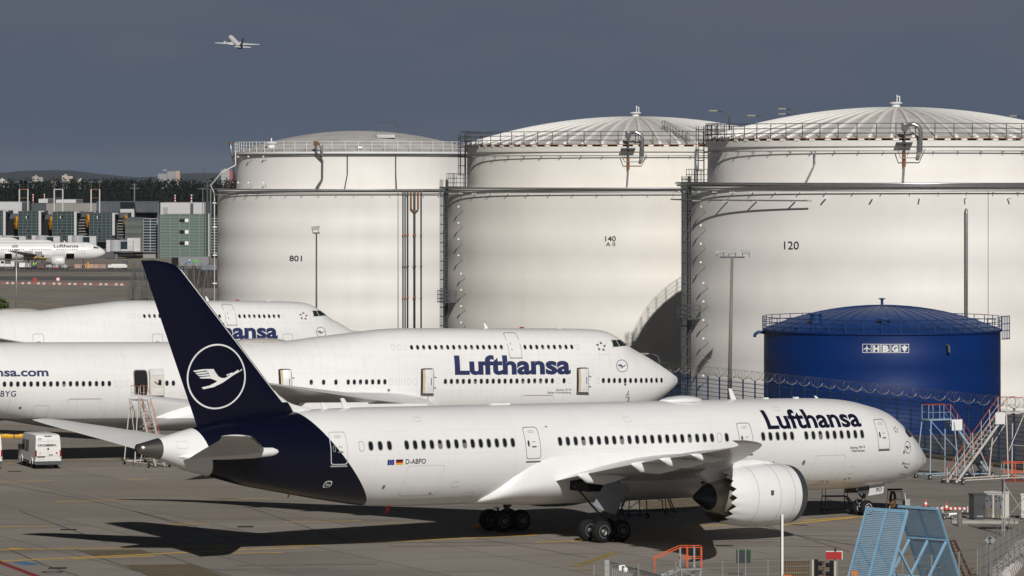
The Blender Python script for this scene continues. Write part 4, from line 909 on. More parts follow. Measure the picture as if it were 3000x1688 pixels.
WT1 = tank_paint('tank_paint_cool_white', (.76, .742, .715), (.58, .55, .51))
WT2 = tank_paint('tank_paint_cream', (.76, .735, .685), (.58, .51, .40))
WT3 = tank_paint('tank_paint_warm_white', (.77, .745, .715), (.60, .565, .53))
ROOFG = M('weathered_roof', (.50, .49, .47), .6, var=.18, scale=.35, streak=((.36, .35, .34), .6, (.5, .5, .5)))
ROOFW = M('ribbed_roof_white', (.60, .58, .55), .5, var=.14, scale=.5, streak=((.38, .355, .32), .6, (.7, .7, .7)))
NUM = M('black_stencil', (.02, .02, .022), .6)
A_ = math.pi / 2 * 1.05
GRP = 'white fuel storage tanks'
def tank1():
    t = Tank('storage_tank', 'white storage tank numbered 801 with smooth grey dome, leftmost', 1050, 413, 540, 20.1, 24.7, 27.5, .864, WT1, GRP)
    t.shell('lower_shell', t.R, 0, t.zl, 11); t.flange('ledge', t.Ru - .1, t.R + .08, t.zl - .1, t.zl + .02, WT1)
    t.shell('upper_shell', t.Ru, t.zl, t.zr, 2); t.flange('rim', t.Ru - .1, t.Ru + .35, t.zr - .1, t.zr + .12, WHITE)
    roof, f = t.dome(t.Ru, t.zr + .1, t.zt, ROOFG)
    t.railing(t.Ru + .25, t.zr + .12, 1.25, WHITE, 3, 60)
    t.ring('fire_water_pipe', t.Ru + .2, t.zr - .3, .06, DSTEEL); t.ring('fire_water_pipe', t.R + .35, t.zl + .12, .09, STEEL); t.ring('fire_water_pipe', t.R + .22, t.zl - .4, .055, DSTEEL)
    t.brackets(t.R, t.zl - .55, 18, -A_ * .9, A_ * .35, STEEL)
    t.text('801', 872, 749, 765, 37, NUM, .012)
    # foam pourers with bent pipes
    for x, top in ((938, 417), (688, 421)):
        a = t.ang(x, t.Ru); z1 = t.z(425, t.Ru)
        hd = MB().lathe([(.18, 0), (.22, .15), (.28, .5), (.3, .55), (.0, .55)], 12, Matrix.Translation(t.p(a - .012, t.Ru + .7, z1 - .1))).build('foam_chamber', RUST, t.root)
        MB().tube([t.p(a, t.Ru + .7, z1 + .2), t.p(a + .02, t.Ru + .72, z1 + .25), t.p(a + .035, t.Ru + .72, z1 - .1), t.p(a + .035, t.Ru + .6, z1 - 1.0), t.p(a + .025, t.Ru + .3, z1 - 1.4)], .16, 8).build('pipe_bend', STEEL, hd, smooth=True)
        MB().tube([t.p(a - .012, t.Ru + .7, z1), t.p(a - .012, t.Ru + .6, z1 - .9), t.p(a + .035, t.Ru + .35, z1 - 1.9), t.p(a + .033, t.Ru + .35, t.zl + 1.4), t.p(a, t.Ru + 1.2, t.zl + .2)], .12, 8).build('riser_pipe', DSTEEL, hd, smooth=True)
    for x, x2 in ((1019, 1012), (1155, 1155)):
        a, a2 = t.ang(x, t.Ru), t.ang(x2, t.Ru); t.pipe('down_pipe', [t.p(a, t.Ru + .2, t.zr - .2), t.p(a, t.Ru + .2, t.zl + 2.0), t.p(a2, t.Ru + .5, t.zl + .2)], .07, DSTEEL)
    # bundle of rusty pipes down the right side
    for x, r in ((1175, .07), (1181, .07), (1188, .09), (1207, .13), (1226, .08)):
        a = t.ang(x); pp = t.pipe('vertical_pipe', [t.p(a, t.R + .25, .2), t.p(a, t.R + .25, t.zl - .6), t.p(a, t.R + .35, t.zl)], r, DSTEEL)
        for k, z in enumerate((3.2, 7.0, 10.8, 14.6)): MB().tube([t.p(a, t.R + .25, z), t.p(a, t.R + .25, z + .22)], r * 1.5, 8).build('pipe_clamp', RUST if k % 2 else DSTEEL, pp)
    a0, a1 = t.ang(1197), t.ang(1217); t.pipe('rusty_loop', [t.p(a0, t.R + .3, t.zl), t.p(a0, t.R + .3, t.zl - 2.2), t.p((a0 + a1) / 2, t.R + .3, t.zl - 2.7), t.p(a1, t.R + .3, t.zl - 2.2), t.p(a1, t.R + .3, t.zl)], .1, RUST)
    a = t.ang(1162); t.pipe('vertical_cable', [t.p(a, t.R + .1, .2), t.p(a, t.R + .1, t.zl)], .05, M('cable_tan', (.35, .31, .27), .7))
    # white pipe down the left edge
    a = t.ang(640) * 1.0; t.pipe('white_riser', [t.p(a, t.R + .4, .3), t.p(a, t.R + .4, t.zl - .4), t.p(a + .02, t.R + .9, t.zl + .6), t.p(a + .12, t.R - .2, t.zl + 2.2), t.p(a + .16, t.Ru + .6, t.zr - 1.5), t.p(a + .16, t.Ru + .6, t.zr + .1)], .075, M('white_pipe', (.72, .71, .68), .5))
    for z in (1.5, 5.0, 8.5, 12.0, 15.5, 18.5): MB().box(t.p(a, t.R + .35, z), (.5, .4, .14)).build('pipe_bracket', WHITE, t.root)
    for x in (714, 744, 787): t.lamps(x, (t.zr - .45,), t.Ru); t.lamps(x, (t.zl + .95,), t.Ru)
    # hatch with a little rail on the dome, vent at left
    q = at(1110, 415, t.Y - t.Ru * .55) - Vector((t.X, t.Y, 0)); zz = f(t.Ru * .55)
    hb = MB(); hb.box((q.x + .9, q.y, zz + .05), (2.2, 1.2, .4)); hb.build('roof_hatch', ROOFG, roof); hr = MB()
    for dx in (-.3, .9, 2.1): hr.tube([(q.x + dx, q.y - .5, zz + .5), (q.x + dx, q.y - .5, zz + 1.7)], .03, 5)
    hr.tube([(q.x - .3, q.y - .5, zz + 1.7), (q.x + 2.1, q.y - .5, zz + 1.7)], .03, 5).tube([(q.x + 2.1, q.y - .5, zz + 1.7), (q.x + 2.5, q.y + .5, zz + .9)], .03, 5); hr.build('hatch_rail', DSTEEL, roof)
    a = t.ang(765, t.Ru); pz = f(t.Ru * .9); MB().lathe([(.5, 0), (.5, .5), (.75, .55), (.75, .65), (.2, .8), (.08, .85), (.08, 1.2), (0, 1.2)], 16, Matrix.Translation(t.p(a, t.Ru * .88, pz))).build('roof_vent', WHITE, roof)
    a = t.ang(1053, t.Ru * .7); MB().lathe([(.45, 0), (.45, .35), (.5, .35), (.5, .42), (0, .45)], 16, Matrix.Translation(t.p(a, t.Ru * .93, f(t.Ru * .93)))).build('roof_vent', WHITE, roof)
    return t
def ribbed(name, label, xc, rpx, Yc, zl, zr, zt, ru, paint, ribs, foam_x, lad_x, num):
    t = Tank(name, label, xc, rpx, Yc, zl, zr, zt, ru, paint, GRP)
    t.shell('lower_shell', t.R, 0, zl, 9); t.flange('ledge', t.Ru - .1, t.R + .07, zl - .1, zl + .02, paint)
    t.shell('upper_shell', t.Ru, zl, zr, 2); t.flange('rim', t.Ru - .1, t.Ru + .2, zr - .42, zr + .12, paint)
    roof, f = t.dome(t.Ru + .1, zr + .35, zt, ROOFW, 128, ribs, .2)
    t.flange('walkway', t.Ru - .5, t.Ru + .25, zr + .28, zr + .36, RUST)
    kick = MB()
    for k in range(72): a = 2 * math.pi * k / 72; kick.box((0, 0, 0), (.55, .4, .2), 0, Matrix.Translation(t.p(a, t.Ru + .05, zr + .2)) @ Matrix.Rotation(a - t.beta, 4, 'Z'))
    kick.build('walkway_bracket', M('roof_rib_white', (.80, .785, .76), .45), t.root, kind='stuff')
    t.railing(t.Ru + .2, zr + .36, 1.35, DSTEEL, 3, 64, r=.045)
    MB().lathe([(1.0, 0), (1.0, .12), (.55, .2), (.55, .75), (.85, .78), (.85, .92), (.5, 1.0), (0, 1.0)], 24, Matrix.Translation((0, 0, zt - .05)) @ Matrix.Scale(.72, 4)).build('centre_vent', WHITE, roof)
    cv = MB().tube([(.1, 0, zt + .5), (.1, 0, zt + 1.35)], .05, 6).tube([(.35, 0, zt + .5), (.35, 0, zt + 1.2), (.1, 0, zt + 1.2)], .06, 6); cv.build('vent_mast', WHITE, roof)
    t.ring('ring_pipe', t.Ru + .35, zr - .85, .055, STEEL); t.ring('ring_pipe', t.R + .35, zl + .1, .1, STEEL); t.ring('ring_pipe', t.R + .4, zl - .35, .06, STEEL)
    t.brackets(t.Ru, zr - .95, 26, -A_ * .95, A_ * .95, STEEL, .5); t.brackets(t.R, zl - .5, 26, -A_ * .95, A_ * .95, WHITE, .55)
    # foam pourer with its elbow and rusty riser
    for x in foam_x:
        a = t.ang(x, t.Ru); z1 = zr + 1.4
        hd = MB().lathe([(.16, 0), (.3, .15), (.3, .55), (.34, .6), (.34, .75), (.3, .8), (.0, .8)], 14, Matrix.Translation(t.p(a, t.Ru + .75, z1 - .5))).build('foam_chamber', STEEL, t.root, smooth=True)
        rr = t.Ru + .75; MB().tube([t.p(a, rr, z1 + .15), t.p(a + .045, rr, z1 + .2), t.p(a + .07, rr, z1 - .05), t.p(a + .078, rr, z1 - .5), t.p(a + .078, rr, z1 - 2.2), t.p(a + .07, rr - .35, z1 - 2.7)], .2, 10).build('pipe_elbow', M('polished_steel', (.45, .46, .47), .25, .8), hd, smooth=True)
        MB().box(t.p(a, t.Ru + .6, zr - .1), (1.5, 1.0, .12), a - t.beta).build('service_step', DSTEEL, hd)
        MB().tube([t.p(a, rr, z1 - .5), t.p(a, rr - .2, zr - .8), t.p(a, t.Ru + .3, zr - 1.2)], .09, 8).build('riser_pipe', DSTEEL, hd)
        MB().tube([t.p(a, t.Ru + .32, zr - 1.0), t.p(a, t.Ru + .32, zr - 2.3)], .14, 8).build('rusty_joint', RUST, hd)
        MB().tube([t.p(a, t.Ru + .32, zr - 2.2), t.p(a - .006, t.Ru + .4, zl + .3)], .08, 8).build('riser_pipe', STEEL, hd)
        MB().tube([t.p(a - .035, rr, zr - .7), t.p(a - .02, rr, zr - 1.5), t.p(a + .08, rr, zr - 1.5), t.p(a + .1, rr, zr - .7)], .05, 6).build('guard_rail', STEEL, hd)
    # caged ladders on the left edge, with two landings
    t.ladder(lad_x, .2, zl + 1.0, t.R, DSTEEL); t.ladder(lad_x + (15 if rpx > 600 else 50), zl, zr + 1.6, t.Ru, DSTEEL, .5, True)
    t.platform(lad_x + 40, zl + .15, 4.2, 1.5, DSTEEL, t.Ru + .9, 1.5); t.platform(lad_x + 8, zl * .40, 2.6, 1.3, DSTEEL, t.R, 1.3)
    pb = t.platform(lad_x + (92 if rpx > 600 else 75), zr + .2, 3.2, 1.2, DSTEEL, t.Ru, 1.6)
    a = t.ang(lad_x - 8); t.pipe('vertical_pipe', [t.p(a, t.R + .3, .2), t.p(a, t.R + .3, zl - .4)], .08, STEEL)
    t.lamps(lad_x + 42, [zl - 1.9 - 1.75 * k for k in range(4)], t.R); t.lamps(lad_x + 50, [zl - 9.1 - 1.75 * k for k in range(6)], t.R)
    return t, roof, f
T1 = tank1()
T2, roof2, f2 = ribbed('storage_tank', 'cream storage tank numbered 140 with ribbed dome, middle one', 1862, 564, 475, 20.55, 24.95, 28.3, .876, WT2, 56, (1842,), 1325, '140')
T2.text('140', 1792, 692, 707, 31, NUM, .012); T2.text('A II', 1792, 710, 721, 27, NUM, .008)
T3, roof3, f3 = ribbed('storage_tank', 'white storage tank numbered 120 with ribbed dome, largest at the right', 2625, 629, 418, 21.0, 25.2, 28.5, .877, WT3, 56, (2648,), 2040, '120')
T3.text('120', 2333, 708, 731, 44, NUM, .004)
# roof stair and pipe on the middle tank's right, details of the right tank
a = T2.ang(2030, T2.Ru); T2.pipe('down_pipe', [T2.p(a, T2.Ru + .5, T2.zr - .1), T2.p(a, T2.Ru + .5, T2.zl + .2)], .16, STEEL)
sr = MB()
for o_ in (0, .9):
    for h in (.5, 1.0): sr.tube([T2.p(.22 + o_ / 40, T2.Ru * .70, f2(T2.Ru * .70) + h), T2.p(.30 + o_ / 40, T2.Ru * .97, T2.zr + .4 + h)], .03, 5)
    for k in range(5): r_ = T2.Ru * (.70 + .27 * k / 4); aa = .22 + .08 * k / 4 + o_ / 40; sr.tube([T2.p(aa, r_, f2(min(r_, T2.Ru))), T2.p(aa, r_, f2(min(r_, T2.Ru)) + 1.0)], .03, 5)
sr.build('roof_stair', DSTEEL, roof2)
a = T3.ang(2817); T3.pipe('vent_pipe', [T3.p(a, T3.R + .4, 2.0), T3.p(a, T3.R + .4, T3.z(625, T3.R)), T3.p(a, T3.R + .4, T3.z(617, T3.R)), T3.p(a + .004, T3.R + .0, T3.z(614, T3.R))], .13, STEEL)
a = T3.ang(2881); T3.pipe('cable', [T3.p(a, T3.R + .03, 2), T3.p(a, T3.R + .03, T3.zl - .3)], .02, DGREY)
T3.ring('ring_pipe', T3.R + 1.0, T3.zl - 1.25, .08, STEEL, T3.ang(1999) - .0, T3.ang(2400), 40); T3.ring('ring_pipe', T3.R + .5, T3.zl + .3, .12, M('polished_steel', (.45, .46, .47), .25, .8))
for x in (2066, 2150, 2235, 2345): a = T3.ang(x); MB().bar(T3.p(a, T3.R, T3.zl - 1.3), T3.p(a, T3.R + 1.0, T3.zl - 1.3), .1, .12).build('bracket', WHITE, T3.root)
for x in (2430, 2560, 2690, 2815, 2935): a = T3.ang(x); MB().bar(T3.p(a, T3.R, T3.zl - 1.05), T3.p(a, T3.R + .8, T3.zl - 1.05), .1, .12).build('bracket', WHITE, T3.root)
a, a2 = T3.ang(2403, T3.Ru), T3.ang(2388, T3.Ru); T3.pipe('down_pipe', [T3.p(a, T3.Ru + .4, T3.zr - .9), T3.p(a, T3.Ru + .4, T3.zl + 2.2), T3.p(a2, T3.Ru + 1.4, T3.zl + .3)], .07, STEEL)
MB().lathe([(3.6, 0), (3.0, .42), (2.2, .45), (0, .5)], 32, Matrix.Translation((0, 0, T3.zt - .35))).build('roof_cap', WHITE, roof3, smooth=True)

# ------------------------------------------------------------------ the blue tank in front
BLUE = M('blue_tank_paint', (.0012, .022, .125), .5, var=.12, scale=.25, streak=((.001, .015, .085), .55, (.25, .25, .03)), spec=.22)
BLUE2 = M('blue_rail_paint', (.006, .034, .13), .45)
def blue_tank():
    t = Tank('blue_tank', 'squat blue storage tank with white letter tiles, in front of tank 120', 2584, 346, 378, 0, 8.62, 10.75, 1., BLUE)
    t.Ru = t.R; zr = t.zr
    t.shell('shell', t.R, 0, zr, 6); t.flange('rim', t.R - .1, t.R + .12, zr - .1, zr + .06, BLUE)
    roof, f = t.dome(t.R, zr + .05, t.zt, M('blue_roof_paint', (.006, .04, .17), .4, var=.2, scale=.4), 96)
    me = None
    for k in range(40):
        if me is None:
            q = [(0, -t.R * (1 - .95 * j / 10), f(t.R * (1 - .95 * j / 10)) + .01) for j in range(11)]; me = MB().tube(q, .025, 4).me('roof_seam'); me.materials.append(BLUE2)
        o = link('roof_seam', me, roof); o.rotation_euler = (0, 0, 2 * math.pi * k / 40)
    t.railing(t.R + .1, zr, 1.15, BLUE2, 3, 42, r=.04)
    MB().lathe([(.12, 0), (.12, .5), (.3, .55), (.3, .62), (0, .65)], 12, Matrix.Translation((0, 0, t.zt - .02))).build('roof_vent', BLUE2, roof)
    a = t.ang(2352); MB().lathe([(.5, 0), (.5, .75), (.6, .75), (.6, .85), (0, .85)], 16, Matrix.Translation(t.p(a, t.R * .82, f(t.R * .82)))).build('roof_manhole', BLUE2, roof)
    MB().lathe([(.35, 0), (.35, .3), (.6, .32), (.6, .42), (0, .42)], 16, Matrix.Translation(t.p(t.ang(2592), t.R * .8, f(t.R * .8)))).build('roof_vent', BLUE2, roof)
    MB().tube([t.p(-1.45, t.R, zr - .25), t.p(-1.45, t.R + .5, zr - .2), t.p(-1.45, t.R + .8, zr - .4), t.p(-1.45, t.R + .85, zr - .65)], .14, 8).build('overflow_pipe', BLUE2, t.root, smooth=True)
    MB().tube([t.p(t.ang(2768), t.R, zr - 1.0), t.p(t.ang(2768), t.R + .35, zr - 1.05), t.p(t.ang(2768), t.R + .4, zr - 1.6)], .12, 8).build('drain_spout', DGREY, t.root)
    a = t.ang(2922); cg = MB()
    for u in range(5): cg.tube([t.p(a + .03 * u, t.R + .3 + .12 * u, zr - .8), t.p(a + .03 * u, t.R + .3 + .12 * u, zr + 1.3)], .04, 5)
    for z in (zr - .7, zr, zr + .6, zr + 1.25): cg.tube([t.p(a + .03 * u, t.R + .3 + .12 * u, z) for u in range(5)], .035, 5)
    cg.build('ladder_cage', BLUE2, t.root)
    # the five white tiles
    wm = M('tile_white', (.70, .70, .70), .5); y0, y1 = 990 + 208 / 11.71, 990 + 520 / 11.71
    Rr = t.R + .02; z1, z0 = t.z(y0, Rr), t.z(y1, Rr); s_ = (z1 - z0)
    tiles = [(2480 + a / 11.71) for a in (714, 1030, 1342, 1656, 1968)]
    glyph = [None, 'H', 'B', 'G', None]
    plane_g = [(0, .38), (.05, .25), (.06, .12), (.36, -.08), (.36, -.17), (.06, -.07), (.05, -.22), (.13, -.3), (.13, -.36), (0, -.31), (-.13, -.36), (-.13, -.3), (-.05, -.22), (-.06, -.07), (-.36, -.17), (-.36, -.08), (-.06, .12), (-.05, .25)]
    turtle = [(-.06, .36), (.06, .36), (.12, .22), (.30, .22), (.34, .1), (.3, .0), (.24, .08), (.22, -.08), (.2, -.18), (.08, -.28), (.06, -.38), (-.06, -.38), (-.08, -.28), (-.2, -.18), (-.22, -.08), (-.24, .08), (-.3, .0), (-.34, .1), (-.30, .22), (-.12, .22)]
    for x, g in zip(tiles, glyph):
        ac = t.ang(x); zc = (z0 + z1) / 2; h = s_ / 2; fn = lambda u, w: t.p(ac + u * s_ / Rr, Rr, zc + w * s_)
        v = []; f_ = []
        for k, e in enumerate((.49, .43)): v += [fn(u * e, w * e) for u, w in ((-1, -1), (0, -1), (1, -1), (1, 0), (1, 1), (0, 1), (-1, 1), (-1, 0))]
        tl = link('letter_tile', mesh('letter_tile', v, [(k, (k + 1) % 8, 8 + (k + 1) % 8, 8 + k) for k in range(8)]), t.root, wm)
        if g: text_flat('letter', g, wm, tl, -.34, .34, -.34, .34, fn, .06, None)
        else:
            pg = plane_g if x == tiles[0] else turtle; bm = bmesh.new(); bm.faces.new([bm.verts.new((u, w, 0)) for u, w in pg]); bmesh.ops.triangulate(bm, faces=bm.faces[:])
            for q in bm.verts: q.co = fn(q.co.x, q.co.y)
            m_ = bpy.data.meshes.new('symbol'); bm.to_mesh(m_); bm.free(); link('symbol', m_, tl, wm)
    return t
T4 = blue_tank()
# ------------------------------------------------------------------ blue security fence with razor wire
FBLUE = M('fence_blue', (.006, .035, .11), .5, var=.15, scale=2)
WIREG = M('razor_wire_steel', (.10, .10, .095), .5, .3)
def security_fence():
    A = Vector((42.0, 320.8, 0)); d = Vector((-.373, .928, 0)).normalized(); n = 70; sp = 2.45
    root = thing('security_fence', 'blue wire security fence topped with razor coil, along the tank yard', 'fence', A)
    ph = 4.35; me = MB().box((0, 0, ph / 2), (.11, .11, ph)).me('post'); me.materials.append(FBLUE)
    mb = MB(); q = [(.52 * math.cos(R(t)), 0, ph + .48 + .46 * math.sin(R(t))) for t in range(200, 345, 16)]; mb.tube(q, .032, 5).tube([(0, 0, ph), (0, 0, ph + .02)], .03, 5); bme = mb.me('wire_bracket'); bme.materials.append(STEEL)
    pm = MB(); k = 0
    for z in [.1 + .36 * i for i in range(12)]: pm.bar((0, 0, z), (0, sp, z), .02, .05)
    for i in range(1, 16): pm.bar((0, sp * i / 16, .1), (0, sp * i / 16, ph - .1), .012)
    pme = pm.me('mesh_panel'); pme.materials.append(FBLUE)
    ang = math.atan2(d.y, d.x) - math.pi / 2
    for i in range(n):
        p = d * sp * i; o = link('post', me, root); o.location = p; o.rotation_euler = (0, 0, ang); b = link('wire_bracket', bme, o); 
        w = link('mesh_panel', pme, root); w.location = p; w.rotation_euler = (0, 0, ang)
    L_ = sp * n; pts = []; turns = int(L_ / .33); side = Vector((-d.y, d.x, 0))
    for k in range(turns * 10):
        t = k / 10; a = 2 * math.pi * t; wob = 1 + .12 * math.sin(t * 1.7); pts.append(d * (t * .33 + .12 * math.sin(a * .5)) + side * .36 * wob * math.cos(a) + Vector((0, 0, ph + .48 + .36 * wob * math.sin(a))))
    MB().tube(pts, .009, 3, False).build('razor_wire', WIREG, root, kind='stuff')
    return root
security_fence()
# low verge in front of the fence
vg = [Vector((42, 320.8, 0)) + Vector((-.373, .928, 0)) * t + Vector((-.6, -.3, 0)) for t in (-14, 60)]
MB().prism([vg[0], vg[1], vg[1] + Vector((-1.4, -.5, 0)), vg[0] + Vector((-1.4, -.5, 0))], (0, 0, .18)).build('verge', M('weedy_verge', (.07, .065, .04), .95, var=.5, scale=2, bump=.6), kind='structure')

# ------------------------------------------------------------------ wheeled access stairs
def caster(parent, p, r=.18, mat=None):
    o = link('caster', MB().lathe([(r * a, .12 * b) for a, b in TYRE], 16, Matrix.Translation(p) @ Matrix.Rotation(R(90), 4, 'X')).me('caster'), parent, BLACK); o.data.shade_smooth()
    MB().lathe([(r * .5, -.07), (.01, -.07), (.01, .07), (r * .5, .07)], 12, Matrix.Translation(p) @ Matrix.Rotation(R(90), 4, 'X')).build('hub', GREY, o); return o
def access_stairs(name, label, foot, head, w, base_y, frame, rail, tread, plat=1.6, hgt=1.05, steps=16, legs=None, group=None):
    """foot, head: centre points of the flight (world); platform continues past the head"""
    foot = Vector(foot); head = Vector(head); rz = math.atan2(head.y - foot.y, head.x - foot.x)
    root = thing(name, label, 'access stairs', (foot.x, foot.y, 0), rz, group); run = math.hypot(head.x - foot.x, head.y - foot.y); H = head.z
    fl = MB()
    for s in (-1, 1): fl.bar((0, s * w / 2, .1), (run, s * w / 2, H), .07, .16)
    fl.build('stringer', frame, root)
    me = MB().box((0, 0, 0), (.24, w, .04)).me('step'); me.materials.append(tread)
    for k in range(steps): o = link('step', me, root); t = (k + .7) / steps; o.location = (run * t, 0, .1 + (H - .1) * t)
    for s in (-1, 1):
        b = MB(); b.tube([(.1, s * w / 2, .2), (-.15, s * w / 2, .9), (.0, s * w / 2, 1.1), (run, s * w / 2, H + hgt), (run + plat, s * w / 2, H + hgt)], .026, 6)
        hr = b.build('handrail', rail, root); MB().tube([(.1, s * w / 2, .65), (run, s * w / 2, H + .5), (run + plat, s * w / 2, H + .5)], .018, 5).build('mid_rail', frame, hr)
        for k in range(7): t = k / 6; MB().tube([(run * t, s * w / 2, .1 + (H - .1) * t), (run * t, s * w / 2, .1 + (H - .1) * t + hgt)], .025, 5).build('baluster', frame, hr)
        for k in (1, 2): MB().tube([(run + plat * k / 2, s * w / 2, H), (run + plat * k / 2, s * w / 2, H + hgt)], .025, 5).build('baluster', frame, hr)
    MB().box((run + plat / 2, 0, H - .04), (plat, w + .1, .08)).build('platform', tread, root)
    tr = MB(); x1 = run + plat - .1
    for s in (-1, 1):
        y = s * (w / 2 + .15); yb = s * (w / 2 + base_y)
        tr.tube([(x1, y, H), (x1 + .3, yb, .3)], .045, 6).tube([(run - .2, y, H - .2), (run - .4, yb, .3)], .045, 6).tube([(-.1, yb * .8, .28), (x1 + .3, yb, .28)], .05, 6).tube([(run * .45, y, H * .45), (run * .62, yb * .9, .3)], .035, 6)
        tr.tube([(x1, y, H - .1), (run - .35, yb, H * .45)], .03, 5)
    tr.tube([(x1 + .3, -w / 2 - base_y, .28), (x1 + .3, w / 2 + base_y, .28)], .05, 6).tube([(x1 + .1, -w / 2 - .3, H * .5), (x1 + .1, w / 2 + .3, H * .5)], .03, 5)
    tr.build('undercarriage', frame, root)
    for s in (-1, 1):
        for x in (.15, x1 + .3): caster(root, (x, s * (w / 2 + base_y), .19))
    return root
PALE = M('chipped_white_steel', (.58, .56, .52), .55, var=.15, scale=4, streak=((.30, .13, .05), .7, (2, 2, 2)))
PBLUE = M('chipped_blue_steel', (.30, .42, .52), .55, var=.2, scale=4, streak=((.32, .12, .04), .9, (2, 2, 2)))
REDR = M('red_orange_rail', (.42, .06, .025), .55, var=.2, scale=3)
st = access_stairs('access_stairs', 'white wheeled access stairs with red rails rising to the right, by the blue fence', (31.6, 310.5, 0), (35.6, 313.5, 5.0), .95, .55, PALE, REDR, PALE, 1.7)
MB().box((4.2, -.6, 4.6), (.95, .03, .85)).build('side_panel', WHITE, st)
st = access_stairs('access_stairs', 'faded blue wheeled access stairs with rusty legs rising to the left, behind the white ones', (35.0, 318.2, 0), (31.9, 316.6, 4.35), .9, .5, PBLUE, REDR, PBLUE, 1.9)
MB().box((3.0, .55, 3.9), (.9, .03, .8)).build('side_panel', WHITE, st)
st = access_stairs('access_stairs', 'pale tall stairs with orange rails at the open rear door of the jumbo jet', (-26.7, 327.6, 0), (-28.2, 330.2, 5.0), .75, .5, PALE, M('orange_red_rail', (.55, .10, .03), .5), GREY, 1.3, steps=18)
# ------------------------------------------------------------------ maintenance stands by the twin-jet
def work_stand(name, label, loc, rz, L_, w, h, mat, railh=0., tread=4, top=None):
    root = thing(name, label, 'work stand', loc, rz); b = MB()
    for x in (-L_ / 2, L_ / 2):
        for y in (-w / 2, w / 2): b.tube([(x * 1.15, y * 1.1, .15), (x, y, h)], .035, 6)
    b.tube([(-L_ / 2 * 1.15, -w / 2 * 1.1, .25), (L_ / 2 * 1.15, -w / 2 * 1.1, .25)], .03, 5).tube([(-L_ / 2 * 1.15, w / 2 * 1.1, .25), (L_ / 2 * 1.15, w / 2 * 1.1, .25)], .03, 5).tube([(-L_ / 2, -w / 2, h * .9), (L_ / 2, -w / 2, h * .4)], .025, 5)
    b.build('frame', mat, root); MB().box((0, 0, h), (L_, w, .07)).build('deck', top or mat, root)
    for k in range(tread): t = (k + 1) / (tread + 1); MB().box((L_ / 2 + .75 * (1 - t), 0, h * t), (.22, w * .8, .03)).build('step', mat, root)
    s = MB()
    for y in (-w * .4, w * .4): s.bar((L_ / 2 + .85, y, .05), (L_ / 2, y, h), .04, .08)
    s.build('stringer', mat, root)
    if railh:
        r_ = MB()
        for y in (-w / 2, w / 2): r_.tube([(-L_ / 2, y, h), (-L_ / 2, y, h + railh), (L_ / 2, y, h + railh), (L_ / 2, y, h)], .028, 5)
        r_.build('handrail', mat, root)
    for x in (-1, 1): caster(root, (x * L_ / 2 * 1.15, -w / 2 * 1.1, .16), .15)
    return root
g = gnd(1800, 1505); work_stand('work_stand', 'dark stepped work stand behind the near main wheels of the twin-jet', (g.x + 1.2, g.y - 4, 0), R(150), 1.2, .9, 1.6, DSTEEL, .0, 5)
g = gnd(2000, 1510); work_stand('trestle_stand', 'dark trestle stand under the belly between main wheels and engine', (g.x - 2.6, g.y + 1.0, 0), R(10), 2.6, 1.0, 2.1, DSTEEL, 0., 0)
g = gnd(2455, 1505); work_stand('work_stand', 'dark low work stand with curved rails left of the nose wheels', (g.x - .2, g.y, 0), R(12), 1.5, .8, 1.15, DSTEEL, 1.35, 3)
# nose-wheel stand with hose
g = gnd(2626, 1496); root = thing('hose_stand', 'white framed stand hung with a brown hose, right of the nose wheels', 'hose stand', (g.x, g.y, 0), R(15)); b = MB()
for x in (-.6, .6):
    for y in (-.3, .3): b.tube([(x, y, 0), (x * .8, y, 1.25 if x > 0 else 1.35)], .03, 5)
b.tube([(.5, -.3, 1.25), (.5, -.3, .95), (.6, -.3, .6)], .03, 5).tube([(-.5, .3, 1.3), (.55, .3, 1.2)], .025, 5); b.build('frame', PALE, root)
MB().box((-.1, 0, 1.4), (.95, .35, .1)).build('head_rest', BLACK, root); MB().box((.1, 0, .72), (1.1, .6, .06)).build('deck', DSTEEL, root); MB().box((.75, .1, .5), (.35, .4, .5)).build('box', GREY, root)
hs = MB()
for k in range(4): hs.tube([(-.45 + .1 * math.cos(t) * 1.6 + .04 * k, -.36 - .02 * k, .78 + .52 * math.sin(t)) for t in [2 * math.pi * i / 18 for i in range(19)]], .03, 5)
hs.build('hose', M('brown_hose', (.11, .055, .015), .6), root)
# wheel chocks
def chock(label, p, rz, L_=1.75, r=.12):
    root = thing('wheel_chock', label, 'wheel chock', (p[0], p[1], 0), rz, 'yellow wheel chocks')
    MB().lathe([(.001, -L_ / 2), (r * .8, -L_ / 2), (r, -L_ / 2 + .05), (r, L_ / 2 - .05), (r * .8, L_ / 2), (.001, L_ / 2)], 6, Matrix.Translation((0, 0, r * .95)), 'x').build('body', YEL, root)
    MB().box((0, 0, r * 1.95), (.5, .05, .06)).build('grip', YEL, root)
chock('yellow wheel chock in front of the lit near main wheel', gnd(1742, 1586), R(-8)); chock('yellow wheel chock in the shade by the far main wheels', gnd(1412, 1549), R(-6), 1.2)
g = gnd(42, 1284); chock('yellow wheel chock on the ground behind the white van, right half', g + Vector((.65, 0, 0)), R(2), 1.25, .17); chock('yellow wheel chock on the ground behind the white van, left half', g - Vector((.65, 0, 0)), R(-2), 1.2, .17)

